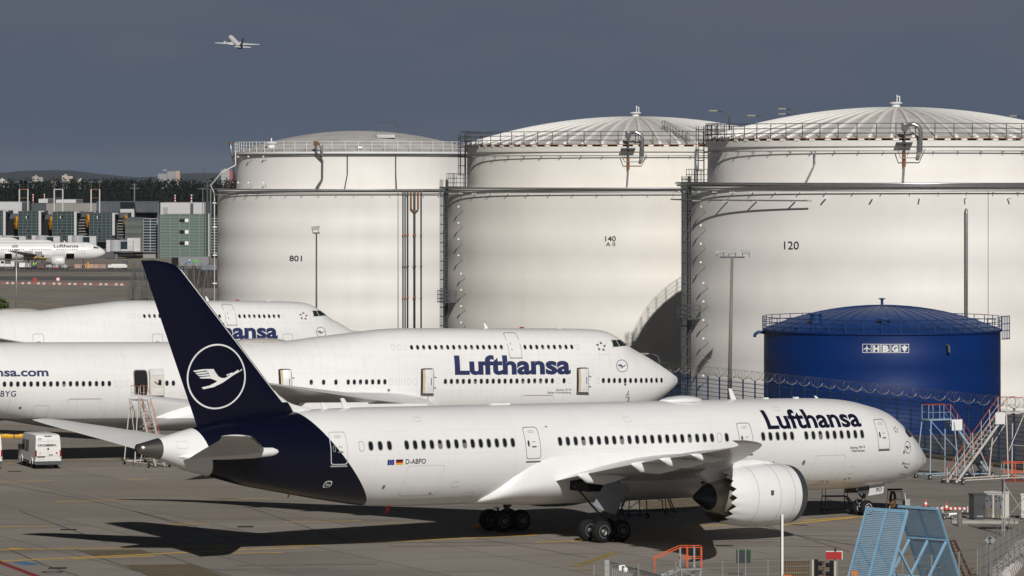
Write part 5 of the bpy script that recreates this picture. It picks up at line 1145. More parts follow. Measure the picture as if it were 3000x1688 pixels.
# ------------------------------------------------------------------ vans
def van(label, loc, h, mark=True):
    """panel van, local +x forward"""
    root = thing('delivery_van', label, 'van', loc, R(90) + h, 'white panel vans'); vp = M('van_white', (.74, .73, .71), .3, var=.03, coat=.3)
    Lh, W = 2.95, 1.0
    side = [(-2.95, .42), (-2.95, 1.0), (-2.90, 2.3), (-2.82, 2.52), (-2.6, 2.6), (1.15, 2.6), (1.5, 2.52), (1.9, 2.1), (2.25, 1.45), (2.8, 1.2), (2.95, .95), (2.95, .42)]
    secs = []
    for y, k in ((-1.0, 0), (-.99, 1), (-.90, 2), (.90, 2), (.99, 1), (1.0, 0)): secs.append((y, k))
    v = []; f = []; n = len(side)
    for y, k in secs:
        for x, z in side:
            zz = z; xx = x
            if k == 0 and z > 1.2: zz = 1.2 + (z - 1.2) * .93
            if k == 1 and z > 1.2: zz = 1.2 + (z - 1.2) * .97
            yy = y * (1 - .09 * max(0, (zz - 1.1)) / 1.5)
            v.append((xx, yy, zz))
    for i in range(len(secs) - 1): f += [(i * n + j, i * n + (j + 1) % n, (i + 1) * n + (j + 1) % n, (i + 1) * n + j) for j in range(n)]
    f += [tuple(range(n)), tuple(range(5 * n + n - 1, 5 * n - 1, -1))]
    me = mesh('body', v, f, True); me.set_sharp_from_angle(angle=R(28)); body = link('body', me, root, vp)
    MB().box((-2.98, 0, .47), (.16, 1.98, .26)).build('rear_bumper', DGREY, root); MB().box((2.95, 0, .5), (.16, 1.96, .34)).build('front_bumper', DGREY, root)
    for s in (-1, 1):
        MB().box((-.1, s * .985, .47), (5.5, .06, .2)).build('side_skirt', DGREY, root)
        for x in (-1.75, 1.75):
            wheel('wheel', root, (x, s * .86, .35), .35, .24, GREY)
            MB().tube([(x + .46 * math.cos(R(t)), s * 1.0, .36 + .46 * math.sin(R(t))) for t in range(0, 181, 15)], .05, 5).build('wheel_arch', vp, root)
        tl = MB().box((-2.955, s * .95, 1.12), (.1, .12, .62)).build('tail_light', M('tail_light_red', (.25, .008, .012), .25), root); MB().box((-2.96, s * .95, .86), (.1, .11, .16)).build('reverse_lens', M('lens_clear', (.6, .55, .53), .2), tl)
        MB().box((1.9, s * 1.12, 1.45), (.16, .2, .38)).build('mirror', BLACK, root)
        MB().prism([(.72, s * .985, 1.25), (1.75, s * .985, 1.25), (1.9, s * .975, 1.55), (1.5, s * .93, 2.08), (.72, s * .93, 2.08)], (0, s * .02, 0)).build('side_window', GLASS, root)
        MB().prism([(-.55, s * .985, 1.25), (.5, s * .985, 1.25), (.5, s * .93, 2.08), (-.55, s * .93, 2.08)], (0, s * .02, 0)).build('side_window', GLASS, root)
    MB().prism([(2.22, -.85, 1.48), (2.22, .85, 1.48), (1.55, .8, 2.45), (1.55, -.8, 2.45)], (.02, 0, .02)).build('windscreen', GLASS, root)
    sm = MB()
    for a, b in (((-2.955, 0, .6), (-2.905, 0, 2.42)), ((-2.955, -.86, .98), (-2.955, .86, .98)), ((-2.915, -.82, 2.1), (-2.915, .82, 2.1))): sm.bar(a, b, .014)
    dr = sm.build('rear_door_seam', GREY, root)
    for y, z, r in ((.0, 1.52, .075), (.62, 1.22, .04), (-.66, 1.2, .06)): MB().lathe([(.001, -.02), (r, -.02), (r, .01), (.001, .01)], 14, Matrix.Translation((-2.955 + (z - 1) * .03, y, z)), 'x').build('badge', BLACK, dr)
    MB().box((-2.965, -.2, 1.07), (.04, .3, .05)).build('door_handle', BLACK, dr); MB().box((-2.97, .52, .8), (.02, .52, .11)).build('plate', M('plate_white', (.65, .66, .68), .5), dr); MB().box((-2.97, .55, .93), (.04, .6, .07)).build('grab_bar', BLACK, dr)
    MB().box((-2.92, 0, 2.5), (.06, .55, .03)).build('brake_light', DGREY, dr)
    if mark:
        fx = lambda z: -2.972 + max(0, z - 1) * .038
        text_flat('lettering', 'CROMBEEN', NAVYTXT, dr, .80, -.62, 1.72, 1.88, lambda y, z: Vector((fx(z), y, z)), .03, None)
        text_flat('fleet_number', '231', DGREY, dr, .78, .46, 2.2, 2.36, lambda y, z: Vector((fx(z) + .0, y, z)), .01, None)
    return root
g = gnd(126, 1374); van('white panel van with dark lettering on its rear doors, seen from behind', (g.x - .55, g.y + 2.6, 0), R(19))
g = gnd(-46, 1374); van('white van cut off by the left edge of the picture', (g.x - .55, g.y + 2.4, 0), R(19), False)

# ------------------------------------------------------------------ floodlight masts and lamp posts
def flood_mast(label, px, ptop, Y, r0, r1, heads, lean=0., mat=None, headm=None):
    t = at(px, ptop, Y); root = thing('floodlight_mast', label, 'light mast', (t.x, t.y, 0)); mat = mat or STEEL; h = t.z
    MB().tube([(-lean, 0, 0), (0, 0, h)], [r0, r1], 10).build('pole', mat, root, smooth=True); MB().box((0, 0, h), (max(.5, len(heads) * .75), .14, .14)).build('crossbar', DSTEEL, root)
    for x, a in heads:
        hd = MB().box((0, 0, 0), (.85, .6, .16), 0, Matrix.Translation((x, -.1, h + .55)) @ Matrix.Rotation(R(18), 4, 'X') @ Matrix.Rotation(R(a), 4, 'Y')).build('lamp_head', headm or M('lamp_housing', (.55, .55, .54), .4), root)
        MB().box((0, -.02, -.1), (.7, .5, .04), 0, Matrix.Translation((x, -.1, h + .55)) @ Matrix.Rotation(R(18), 4, 'X') @ Matrix.Rotation(R(a), 4, 'Y')).build('lens', DGREY, hd)
        MB().tube([(x - .3, 0, h), (x - .3, 0, h + .5)], .03, 5).tube([(x + .3, 0, h), (x + .3, 0, h + .5)], .03, 5).build('bracket', DSTEEL, hd)
    return root
flood_mast('tall pale mast with three floodlights in front of tank 120', 2145, 754, 392, .2, .13, ((-1.1, -14), (0, -6), (1.25, 4)), .3, M('mast_tan_grey', (.19, .175, .15), .6))
flood_mast('slim grey mast with one floodlight in front of tank 801', 927, 683, 455, .12, .08, ((-.1, -8),), 0, DSTEEL)
flood_mast('slim grey mast at the far left in front of the terminal apron', 48, 732, 640, .16, .12, ((-.2, 0),), 0, STEEL)
def lamp_post(label, px, ptop, Y, arm, mat=DSTEEL):
    t = at(px, ptop, Y); root = thing('street_lamp', label, 'street lamp', (t.x, t.y, 0), group='street lamps behind the tanks'); h = t.z
    MB().tube([(0, 0, 0), (0, 0, h - .6), (-.15, 0, h - .15), (-.5, 0, h), (-arm, 0, h + .1)], [.12, .1, .08, .07, .06], 7).build('pole', mat, root, smooth=True)
    MB().box((-arm - .5, 0, h + .12), (.9, .3, .14)).build('lamp_head', M('lamp_head_brass', (.30, .27, .2), .5), root)
for i, (px, py, lb) in enumerate(((2137, 328, 'street lamp showing above the gap between tanks 140 and 120'), (2246, 342, 'short street lamp showing over the left of the dome of tank 120'), (2335, 322, 'double street lamp over the left of the dome of tank 120, upper arm'), (2334, 337, 'double street lamp over the left of the dome of tank 120, lower arm'), (3010, 343, 'street lamp at the right edge over the dome of tank 120'))):
    lamp_post(lb, px, py, 470 + 9 * i if i else 452, 1.2)
lamp_post('dark street lamp in the shadow on tank 140, behind the jumbo nose', 1932, 1040, 420, 1.0)

# ------------------------------------------------------------------ cabinets, bollard, cones, tow bar
def cabinet(label, p, rz, w, d, h, mat, doors=1, foot=DGREY, name='electrical_cabinet', letters=None):
    root = thing(name, label, 'electrical cabinet', (p[0], p[1], p[2] if len(p) > 2 else 0), rz)
    MB().box((0, 0, h / 2 + .06), (w, d, h - .1)).build('body', mat, root); MB().box((0, 0, h + .02), (w + .1, d + .1, .08)).build('roof', mat, root); MB().box((0, 0, .04), (w - .08, d - .08, .1)).build('plinth', foot, root)
    for k in range(doors):
        x0 = -w / 2 + w / doors * (k + .5); dr = MB().box((x0, -d / 2 - .012, h / 2 + .06), (w / doors - .05, .024, h - .22)).build('door', mat, root)
        MB().box((x0 + w / doors * .34, -d / 2 - .04, h * .5), (.04, .04, .2)).build('handle', BLACK, dr)
        if letters: text_flat('lettering', letters, M('tile_white', (.7, .7, .7), .5), dr, x0 - .2, x0 + .22, .2, .27, lambda u, z: Vector((u, -d / 2 - .03, z)), .02, None)
    return root
gp = gnd(2870, 1534); CAB_G = M('cabinet_dark_grey', (.07, .07, .075), .5, var=.1); CAB_W = M('cabinet_white', (.68, .655, .60), .5, var=.05); CAB_S = M('cabinet_front_grey', (.24, .245, .26), .5)
MB().box((gp.x + .5, gp.y + 1.0, .09), (4.2, 2.2, .18), R(-8)).build('concrete_plinth', CONC, kind='structure')
cabinet('dark grey electrical cabinet with white lettering, left of the white ones', (gp.x - .05, gp.y + .9, .18), R(22), .85, .65, 1.62, CAB_G, letters='EES POWER')
for k, (dx, dy, lb) in enumerate(((.98, 1.35, 'white switch cabinet next to the dark grey one'), (1.5, .9, 'white switch cabinet with a sunlit side, right end of the row'))):
    c_ = cabinet(lb, (gp.x + dx, gp.y + dy, .18), R(-42), .66, .72, 1.72, CAB_W, 1)
    c_['group'] = 'white switch cabinets'
    MB().box((0, -.385, .95), (.56, .02, 1.3)).build('front_panel', CAB_S, c_)
    for zz in (.28, .62):
        for xx in (-.13, .13): MB().box((xx, -.40, zz), (.2, .02, .24)).build('vent_grille', M('vent_tan', (.23, .2, .15), .7), c_)
    for xx, zz in ((-.15, 1.5), (.1, 1.42), (.16, 1.25), (-.12, 1.2)): MB().box((xx, -.40, zz), (.07, .03, .1)).build('switch', BLACK, c_)
g = gnd(3002, 1524); cabinet('pale cabinet half cut off by the right edge', (g.x + .35, g.y + .6, 0), R(-20), .9, .6, 1.6, CAB_W, 1)
g = gnd(2811.5, 1542); b = thing('bollard', 'thick grey steel bollard in front of the dark cabinet', 'bollard', (g.x, g.y, 0)); MB().lathe([(.001, .9), (.1, .9), (.16, .86), (.165, .0)][::-1], 18).build('post', M('weathered_bollard', (.13, .135, .14), .7, var=.3, scale=6), b, smooth=True); MB().lathe([(.168, .8), (.168, .84)], 18).build('band', RUST, b)
def cone(label, p):
    root = thing('traffic_cone', label, 'traffic cone', p, group='traffic cones'); MB().box((0, 0, .03), (.42, .42, .06)).build('base', BLACK, root)
    MB().lathe([(.15, .06), (.11, .2)], 14).build('cone', ORANGE, root); MB().lathe([(.11, .2), (.075, .33)], 14).build('band', WHITE, root); MB().lathe([(.075, .33), (.025, .52), (.001, .52)], 14).build('tip', ORANGE, root)
cone('orange and white traffic cone beyond the blue slatted screens', gnd(2712, 1486)); cone('orange and white traffic cone standing on the tow bar trolley', gnd(2773, 1515) + Vector((0, 0, .42)))
# red and white tape with its stands
tp = thing('barrier_tape', 'red and white barrier tape stretched behind the bollard', 'barrier tape', gnd(2790, 1502)); o_ = tp.location
a, b_ = gnd(2690, 1504) - o_, gnd(2835, 1506) - o_; N = 22
for k in range(N):
    p, q = a.lerp(b_, k / N), a.lerp(b_, (k + 1) / N); MB().prism([p + Vector((0, 0, .28)), q + Vector((0, 0, .28)), q + Vector((0, 0, .42)), p + Vector((0, 0, .42))], (0, .01, 0)).build('stripe', RED if k % 2 else WHITE, tp)
for t in (0, .5, 1): p = a.lerp(b_, t); MB().tube([p, p + Vector((0, 0, .5))], .03, 6).build('stake', WHITE, tp)
g = gnd(2790, 1521); tb = thing('tow_bar', 'white tow bar on small wheels left of the bollard', 'tow bar', g, R(6)); MB().tube([(-.55, 0, .32), (1.3, 0, .36)], .07, 8).build('tube', WHITE, tb); MB().box((-.45, 0, .3), (.4, .35, .16)).build('head', DSTEEL, tb); MB().box((-.3, 0, .22), (.7, .3, .06)).build('axle_plate', WHITE, tb)
for x in (-.55, -.05): caster(tb, (x, -.16, .13), .13)
MB().tube([(.65, -.1, 0), (.65, -.1, .55)], .05, 8).build('stake', WHITE, tb); MB().box((.75, -.1, .09), (.28, .2, .18)).build('foot', M('orange_plastic', (.45, .16, .03), .5), tb)
# ------------------------------------------------------------------ terminal across the field
def rect(px0, px1, pt, Y, pb=None):
    a, b = at(px0, pt, Y), at(px1, pt, Y); zb = 0. if pb is None else at(px0, pb, Y).z; return a.x, b.x, zb, a.z
TY = 1112.
GL_D = M('terminal_glass_dark', (.035, .06, .058), .12, var=.5, scale=.35, coat=.3)
GL_G = M('terminal_glass_green', (.13, .19, .155), .15, var=.28, scale=.22, coat=.3)
GL_B = M('terminal_glass_blue', (.02, .04, .05), .1, var=.5, scale=.3)
CLAD = M('terminal_cladding', (.52, .52, .52), .5, var=.08, scale=.4, stretch=(.2, .2, 6)); CLADG = M('terminal_mullion', (.13, .15, .16), .5); CLADM = M('terminal_pale_mullion', (.27, .29, .30), .5); CLADD = M('terminal_dark_cladding', (.07, .075, .09), .5, var=.2, scale=.3); TAN = M('terminal_tan_wall', (.27, .26, .245), .7, var=.1, scale=.1)
term = thing('terminal_building', 'long airport terminal with green glass bays behind the far apron', 'terminal', at(300, 779, TY) * Vector((1, 1, 0)))
TO = term.location.copy()
def tbox(name, px0, px1, pt, Y, depth, mat, pb=None, parent=None):
    x0, x1, z0, z1 = rect(px0, px1, pt, Y, pb); return MB().box(((x0 + x1) / 2 - TO.x, Y + depth / 2 - TO.y, (z0 + z1) / 2), (x1 - x0, depth, z1 - z0)).build(name, mat, parent or term)
def glass_bay(px0, px1, pt, pb, cols, rows, Y, glass, mull, extra=None, core=None):
    """dark core, one pane per field set back behind a grid of mullions"""
    bay = tbox('glass_bay', px0, px1, pt, Y + .4, 18, core or CLADD, pb); x0, x1, z0, z1 = rect(px0, px1, pt, Y, pb)
    w, h = (x1 - x0) / cols, (z1 - z0) / rows; me = MB().box((0, 0, 0), (w - .12, .06, h - .14)).me('pane'); me.materials.append(glass)
    for i in range(cols):
        for j in range(rows):
            o = link('pane', me, bay); o.location = (x0 + w * (i + .5) - TO.x, Y + .3 - TO.y, z0 + h * (j + .5)); o.rotation_euler = (random.uniform(-.012, .012), 0, random.uniform(-.012, .012))
    fr = MB()
    for i in range(cols + 1): fr.box((x0 + w * i - TO.x, Y + .2 - TO.y, (z0 + z1) / 2), (.11, .3, z1 - z0))
    for j in range(rows + 1): fr.box(((x0 + x1) / 2 - TO.x, Y + .22 - TO.y, z0 + h * j), (x1 - x0, .22, .11))
    fr.build('mullions', mull, bay)
    for c0, c1, y0, y1, mt in (extra or []): tbox('vent_window', c0, c1, y0, Y + .05, .2, mt, y1, bay)
    return bay
vm = [CLADD, WHITE]
for a, b, pt, cols in ((-44, 15, 618, 5), (54, 119, 619, 5), (154, 223, 621, 5), (262, 335, 625, 6)):
    glass_bay(a, b, pt, 708, cols, 10, TY, GL_D, CLADG, [(a + 22, a + 24, 633, 641, WHITE), (a + 25, a + 30, 633, 640, BLKIN), (a + 22, a + 24, 674, 681, CLADG), (a + 25, a + 30, 674, 680, BLKIN)])
    tbox('undercroft', a, b, 708, TY + 3, 14, CLADD); tbox('pillar', b - 6, b + 1, pt - 1, TY - 1.2, 1.2, CLAD, 690); tbox('parapet', b, b + 9, pt - 1, TY + 1, 6, CLAD, pt + 2)
for a, b, y0 in ((22, 47, 641), (120, 148, 643), (225, 256, 636), (345, 367, 638)):
    r_ = tbox('recess', a - 6, b + 8, y0 - 14, TY + 8, 10, CLADD, 700); tbox('opening', a, b, y0, TY + 7.8, .4, BLKIN, 692, r_)
    for k in range(6 if a > 200 else 0): tbox('slat', a, b, y0 + 8 + 8.3 * k, TY + 7.4, .3, CLAD, y0 + 9.2 + 8.3 * k, r_)
    c = at(b + 1, y0 + 12, TY + 5); MB().lathe([(1.05, -.3), (1.2, -.1), (1.2, .1), (1.05, .3), (.35, .3), (.3, -.3), (1.05, -.3)], 24, Matrix.Translation((c.x - TO.x, c.y - TO.y, c.z)) @ Matrix.Scale(1.5, 4, (0, 0, 1)) @ Matrix.Rotation(R(22), 4, 'Z'), 'x').build('yellow_roundel', M('roundel_yellow', (.62, .27, .01), .5), r_)
glass_bay(367, 415, 638, 705, 7, 3, TY + 2, M('terminal_glass_mirror', (.11, .12, .11), .1, var=.7, scale=.3), CLADG)
glass_bay(419, 461, 641, 738, 2, 12, TY + 1, GL_B, CLAD); tbox('base_wall', 419, 464, 739, TY + 2, 10, TAN)
glass_bay(470, 611, 629, 770, 5, 17, TY - 3, GL_G, CLADM, [(526, 540, 642, 650, BLKIN), (542, 552, 641, 651, WHITE), (526, 540, 675, 684, BLKIN), (542, 552, 674, 685, WHITE), (526, 540, 708, 717, BLKIN), (542, 552, 707, 718, WHITE)], M('bay_core_green', (.05, .07, .06), .5))
for a in (463, 610): tbox('pillar', a, a + 3.5, 626, TY - 5, 1.5, CLAD)
glass_bay(616, 640, 640, 740, 1, 12, TY, GL_B, CLAD)
for a, b, pt, pb, mt, Y in ((-40, 64, 592, 632, CLAD, 1142), (92, 133, 596, 632, CLADD, 1144), (133, 283, 596, 632, TAN, 1146), (113, 140, 583, 596, CLAD, 1162), (164, 222, 585, 596, CLAD, 1162), (283, 352, 592, 640, CLADD, 1148), (352, 393, 592, 640, CLAD, 1142), (393, 463, 593, 645, CLADD, 1148), (470, 601, 594, 632, CLAD, 1140), (601, 612, 595, 632, CLADD, 1142)):
    w_ = tbox('upper_storey', a, b, pt, Y, 20, mt, pb + 30)
    if mt is CLADD and b - a > 60:
        for k in range(7): tbox('mullion', a + 6 + k * (b - a - 8) / 7, a + 7.2 + k * (b - a - 8) / 7, pt + 4, Y - .3, .3, CLADG, pb, w_)
tbox('roof_edge', 283, 463, 590, 1139, 4, DGREY, 592.5); tbox('louvre', 479, 491, 607, 1139.6, .4, GREY, 628); tbox('dark_strip', 558, 566, 596, 1139.5, .5, CLADD, 628)
# floodlight portals on the roof
for k, (a, b, lb) in enumerate(((57, 82, 'leftmost twin-post floodlight portal above the terminal'), (159, 184, 'second twin-post floodlight portal above the terminal'), (267, 292, 'third twin-post floodlight portal above the terminal'))):
    Y = TY + 14; p0, p1 = at(a, 533, Y), at(b, 533, Y); root = thing('floodlight_portal', lb, 'light mast', (p0.x, Y, 0), group='floodlight portals'); w = p1.x - p0.x; zt = p0.z; zm = at(a, 555, Y).z
    for x in (0, w): MB().box((x, 0, zm / 2), (.3, .3, zm)).build('post', CLAD, root); MB().box((x, 0, (zm + zt) / 2), (.18, .18, zt - zm)).build('upper_post', DGREY, root)
    MB().box((w / 2, 0, zm), (w, .2, .2)).build('crossbeam', CLAD if k == 1 else RUST, root); MB().box((w / 2, 0, at(a, 580, Y).z), (w, .15, .12)).build('crossbeam', RUST if k != 1 else CLADG, root)
    for x in ((.0, w) if k else (0, w * .5, w)): MB().box((x, -.2, zt), (1.2 if k else 2.0, .5, .4)).build('lamp_head', DGREY, root)
def mast(label, px, pt, pb, Y, r=.12, mat=None, arms=(), name='mast', cat='mast'):
    t = at(px, pt, Y); root = thing(name, label, cat, (t.x, Y, 0), group='masts around the terminal'); zb = at(px, pb, Y).z; n = 6
    if mat == 'rw':
        MB().tube([(0, 0, 0), (0, 0, zb)], r, 6).build('pole', GREY, root)
        for k in range(n): MB().tube([(0, 0, zb + (t.z - zb) * k / n), (0, 0, zb + (t.z - zb) * (k + 1) / n)], r * 1.3, 6).build('band', RED if k % 2 == 0 else WHITE, root)
    else: MB().tube([(0, 0, 0), (0, 0, t.z)], r, 6).build('pole', mat or STEEL, root)
    for z_, w in arms: MB().box((0, 0, at(px, z_, Y).z), (w, .3, .25)).build('arm', DSTEEL, root)
mast('red and white banded mast on the terminal roof, leftmost', 97, 569, 592, 1150, .13, 'rw'); mast('short red and white mast left of the middle portal', 130, 568, 586, 1165, .1, 'rw')
mast('red and white mast over the white block right of the roof', 513, 571, 594, 1150, .12, 'rw'); mast('red and white mast at the right of the terminal roof', 561, 570, 596, 1145, .14, 'rw', ((571, 1.0),))
mast('lattice mast with two lamp bars above the middle of the terminal', 394, 538, 590, 1148, .18, STEEL, ((541, 1.4), (552, 2.6))); mast('tall grey post at the corner of the light green glass bay', 464, 594, 640, 1071, .24, CLADG)
mast('tall dark mast with a lamp cluster right of the terminal', 607, 530, 600, 1060, .3, DSTEEL, ((531, 2.6), (545, 1.0))); mast('thin aerial mast above the right end of the terminal', 599, 490, 530, 1064, .07, DSTEEL, ((553, 2.2),)); mast('grey post behind the left edge of tank 801', 617, 538, 600, 1063, .2, STEEL, ((540, .8),)); mast('slim grey post with a crossarm right of the white block', 594, 551, 600, 1120, .1, STEEL, ((553, 2.4),))
# jet bridges
def jet_bridge(label, px, pt, L_, flip=1, big=False):
    t = at(px, pt, TY - 9); root = thing('jet_bridge', label, 'jet bridge', (t.x, TY - 9, 0), group='passenger boarding bridges'); z = t.z - 1.5
    MB().lathe([(1.6, z - 1.5), (1.75, z - 1.4), (1.75, z + 1.4), (1.6, z + 1.5), (0, z + 1.5)], 20).build('rotunda', M('bridge_grey', (.40, .41, .43), .5), root, smooth=False); MB().tube([(0, 0, 0), (0, 0, z - 1.4)], .55, 12).build('column', CLADG, root)
    tn = MB().box((L_ / 2 + 1.4, 0, z), (L_, 2.6, 2.6)).build('tunnel', CLAD, root); MB().box((L_ * .32 + 1.2, -1.33, z + .15), (1.7, .06, 2.0)).build('window', GL_B, tn)
    MB().box((-1.9, 0, z), (1.0, 2.4, 3.0)).build('cab', CLAD, root)
jet_bridge('grey boarding bridge with a round rotunda in front of the dark glass bay', 340, 703, 3.0)
for px, lb in ((22, 'leftmost boarding bridge behind the airliner roofs'), (122, 'boarding bridge behind the middle of the parked airliner'), (228, 'boarding bridge behind the cockpit of the parked airliner')): jet_bridge(lb, px, 690, 3.4)
x0, x1, z0, z1 = rect(373, 411, 698, TY - 8, 737); MB().box(((x0 + x1) / 2 - TO.x, TY - 4 - TO.y, (z0 + z1) / 2), (x1 - x0, 8, z1 - z0)).build('bridge_house', CLAD, term)
# grey trailer with small logos
t = at(523, 748, 980); tr = thing('container_trailer', 'grey box trailer with a green square in front of the green glass bay', 'trailer', (t.x, 980, 0)); w = (612 - 523) * 980 / F
MB().box((w / 2, 1.2, 1.95), (w, 2.4, 2.1)).build('box', M('trailer_grey', (.22, .225, .235), .5), tr); MB().box((w * .56, -.03, 1.9), (.75, .04, .75)).build('green_logo', M('logo_green', (.06, .5, .03), .5), tr); MB().box((w * .36, -.03, 1.75), (.6, .04, .45)).build('blue_logo', M('logo_blue', (.05, .2, .45), .5), tr); MB().box((w * .36, -.03, 2.2), (.45, .04, .18)).build('white_logo', WHITE, tr)
MB().box((-.9, 1.2, 1.8), (1.4, 2.3, 1.9)).build('cab_end', BLKIN, tr)
for x in (.8, w * .5, w - .8): wheel('wheel', tr, (x, .25, .45), .45, .3, GREY)
t = at(549, 792, 830); w = (634 - 549) * 830 / F; bw = thing('brown_wall', 'low dark brown board wall left of tank 801', 'wall', (t.x, 830, 0)); BRW = M('brown_boards', (.035, .022, .018), .8, var=.3)
me = MB().box((0, 0, t.z / 2), (w / 12 - .04, .12, t.z)).me('board'); me.materials.append(BRW)
for k in range(14): o = link('board', me, bw); o.location = (w * (k + .5) / 12, random.uniform(-.02, .02), 0)
MB().box((w * .75, .3, t.z + .55), (w * .5, .3, 1.0)).build('top_panel', M('blue_grey_panel', (.17, .19, .23), .6), bw)
# red and white barrier blocks along the taxiway edge
for k in range(17):
    p = gnd(-8 + 22.8 * k, 832 + .3 * k); root = thing('barrier_block', 'red and white barrier block in the row across the far apron', 'barrier', p, R(-1), 'red and white barrier blocks'); 
    if k in (4,): root.location.y += 1.5
    for j in range(3): MB().prism([(-.72 + .48 * j, -.2, 0), (-.24 + .48 * j, -.2, 0), (-.24 + .48 * j, -.14, .42), (-.72 + .48 * j, -.14, .42)], (0, .34, 0)).build('segment', M('dusty_white', (.5, .47, .45), .7) if j == 1 + (k % 2) else M('faded_barrier_red', (.27, .10, .085), .7), root)
for px, py, lb in ((103, 823, 'small dark red sign box behind the barrier row'), (170, 822, 'small round red and white sign behind the barrier row')):
    p = gnd(px, 833); sg = thing('apron_sign', lb, 'sign', p); MB().tube([(0, 0, 0), (0, 0, .8)], .06, 6).build('post', GREY, sg)
    if px < 120: MB().box((0, 0, .9), (.75, .3, .6)).build('panel', RED, sg)
    else: MB().lathe([(.001, -.05), (.45, -.05), (.45, .05), (.001, .05)], 20, Matrix.Translation((0, 0, 1.0)) @ Matrix.Rotation(R(90), 4, 'X')).build('disc', RED, sg); MB().lathe([(.001, -.06), (.3, -.06), (.3, .06), (.001, .06)], 20, Matrix.Translation((0, 0, 1.0)) @ Matrix.Rotation(R(90), 4, 'X')).build('centre', WHITE, sg)
p = gnd(264, 785); w = 92 * 1000 / F; cbw = thing('concrete_barrier', 'stained concrete barrier wall in front of the parked airliner nose', 'barrier', (p.x - w / 2, p.y, 0))
for k in range(5): MB().prism([(w * k / 5 + .03, -.3, 0), (w * (k + 1) / 5 - .03, -.3, 0), (w * (k + 1) / 5 - .03, -.12, .85), (w * k / 5 + .03, -.12, .85)], (0, .3, 0)).build('block', M('stained_barrier', (.36, .24, .19), .8, var=.25, scale=.8), cbw)

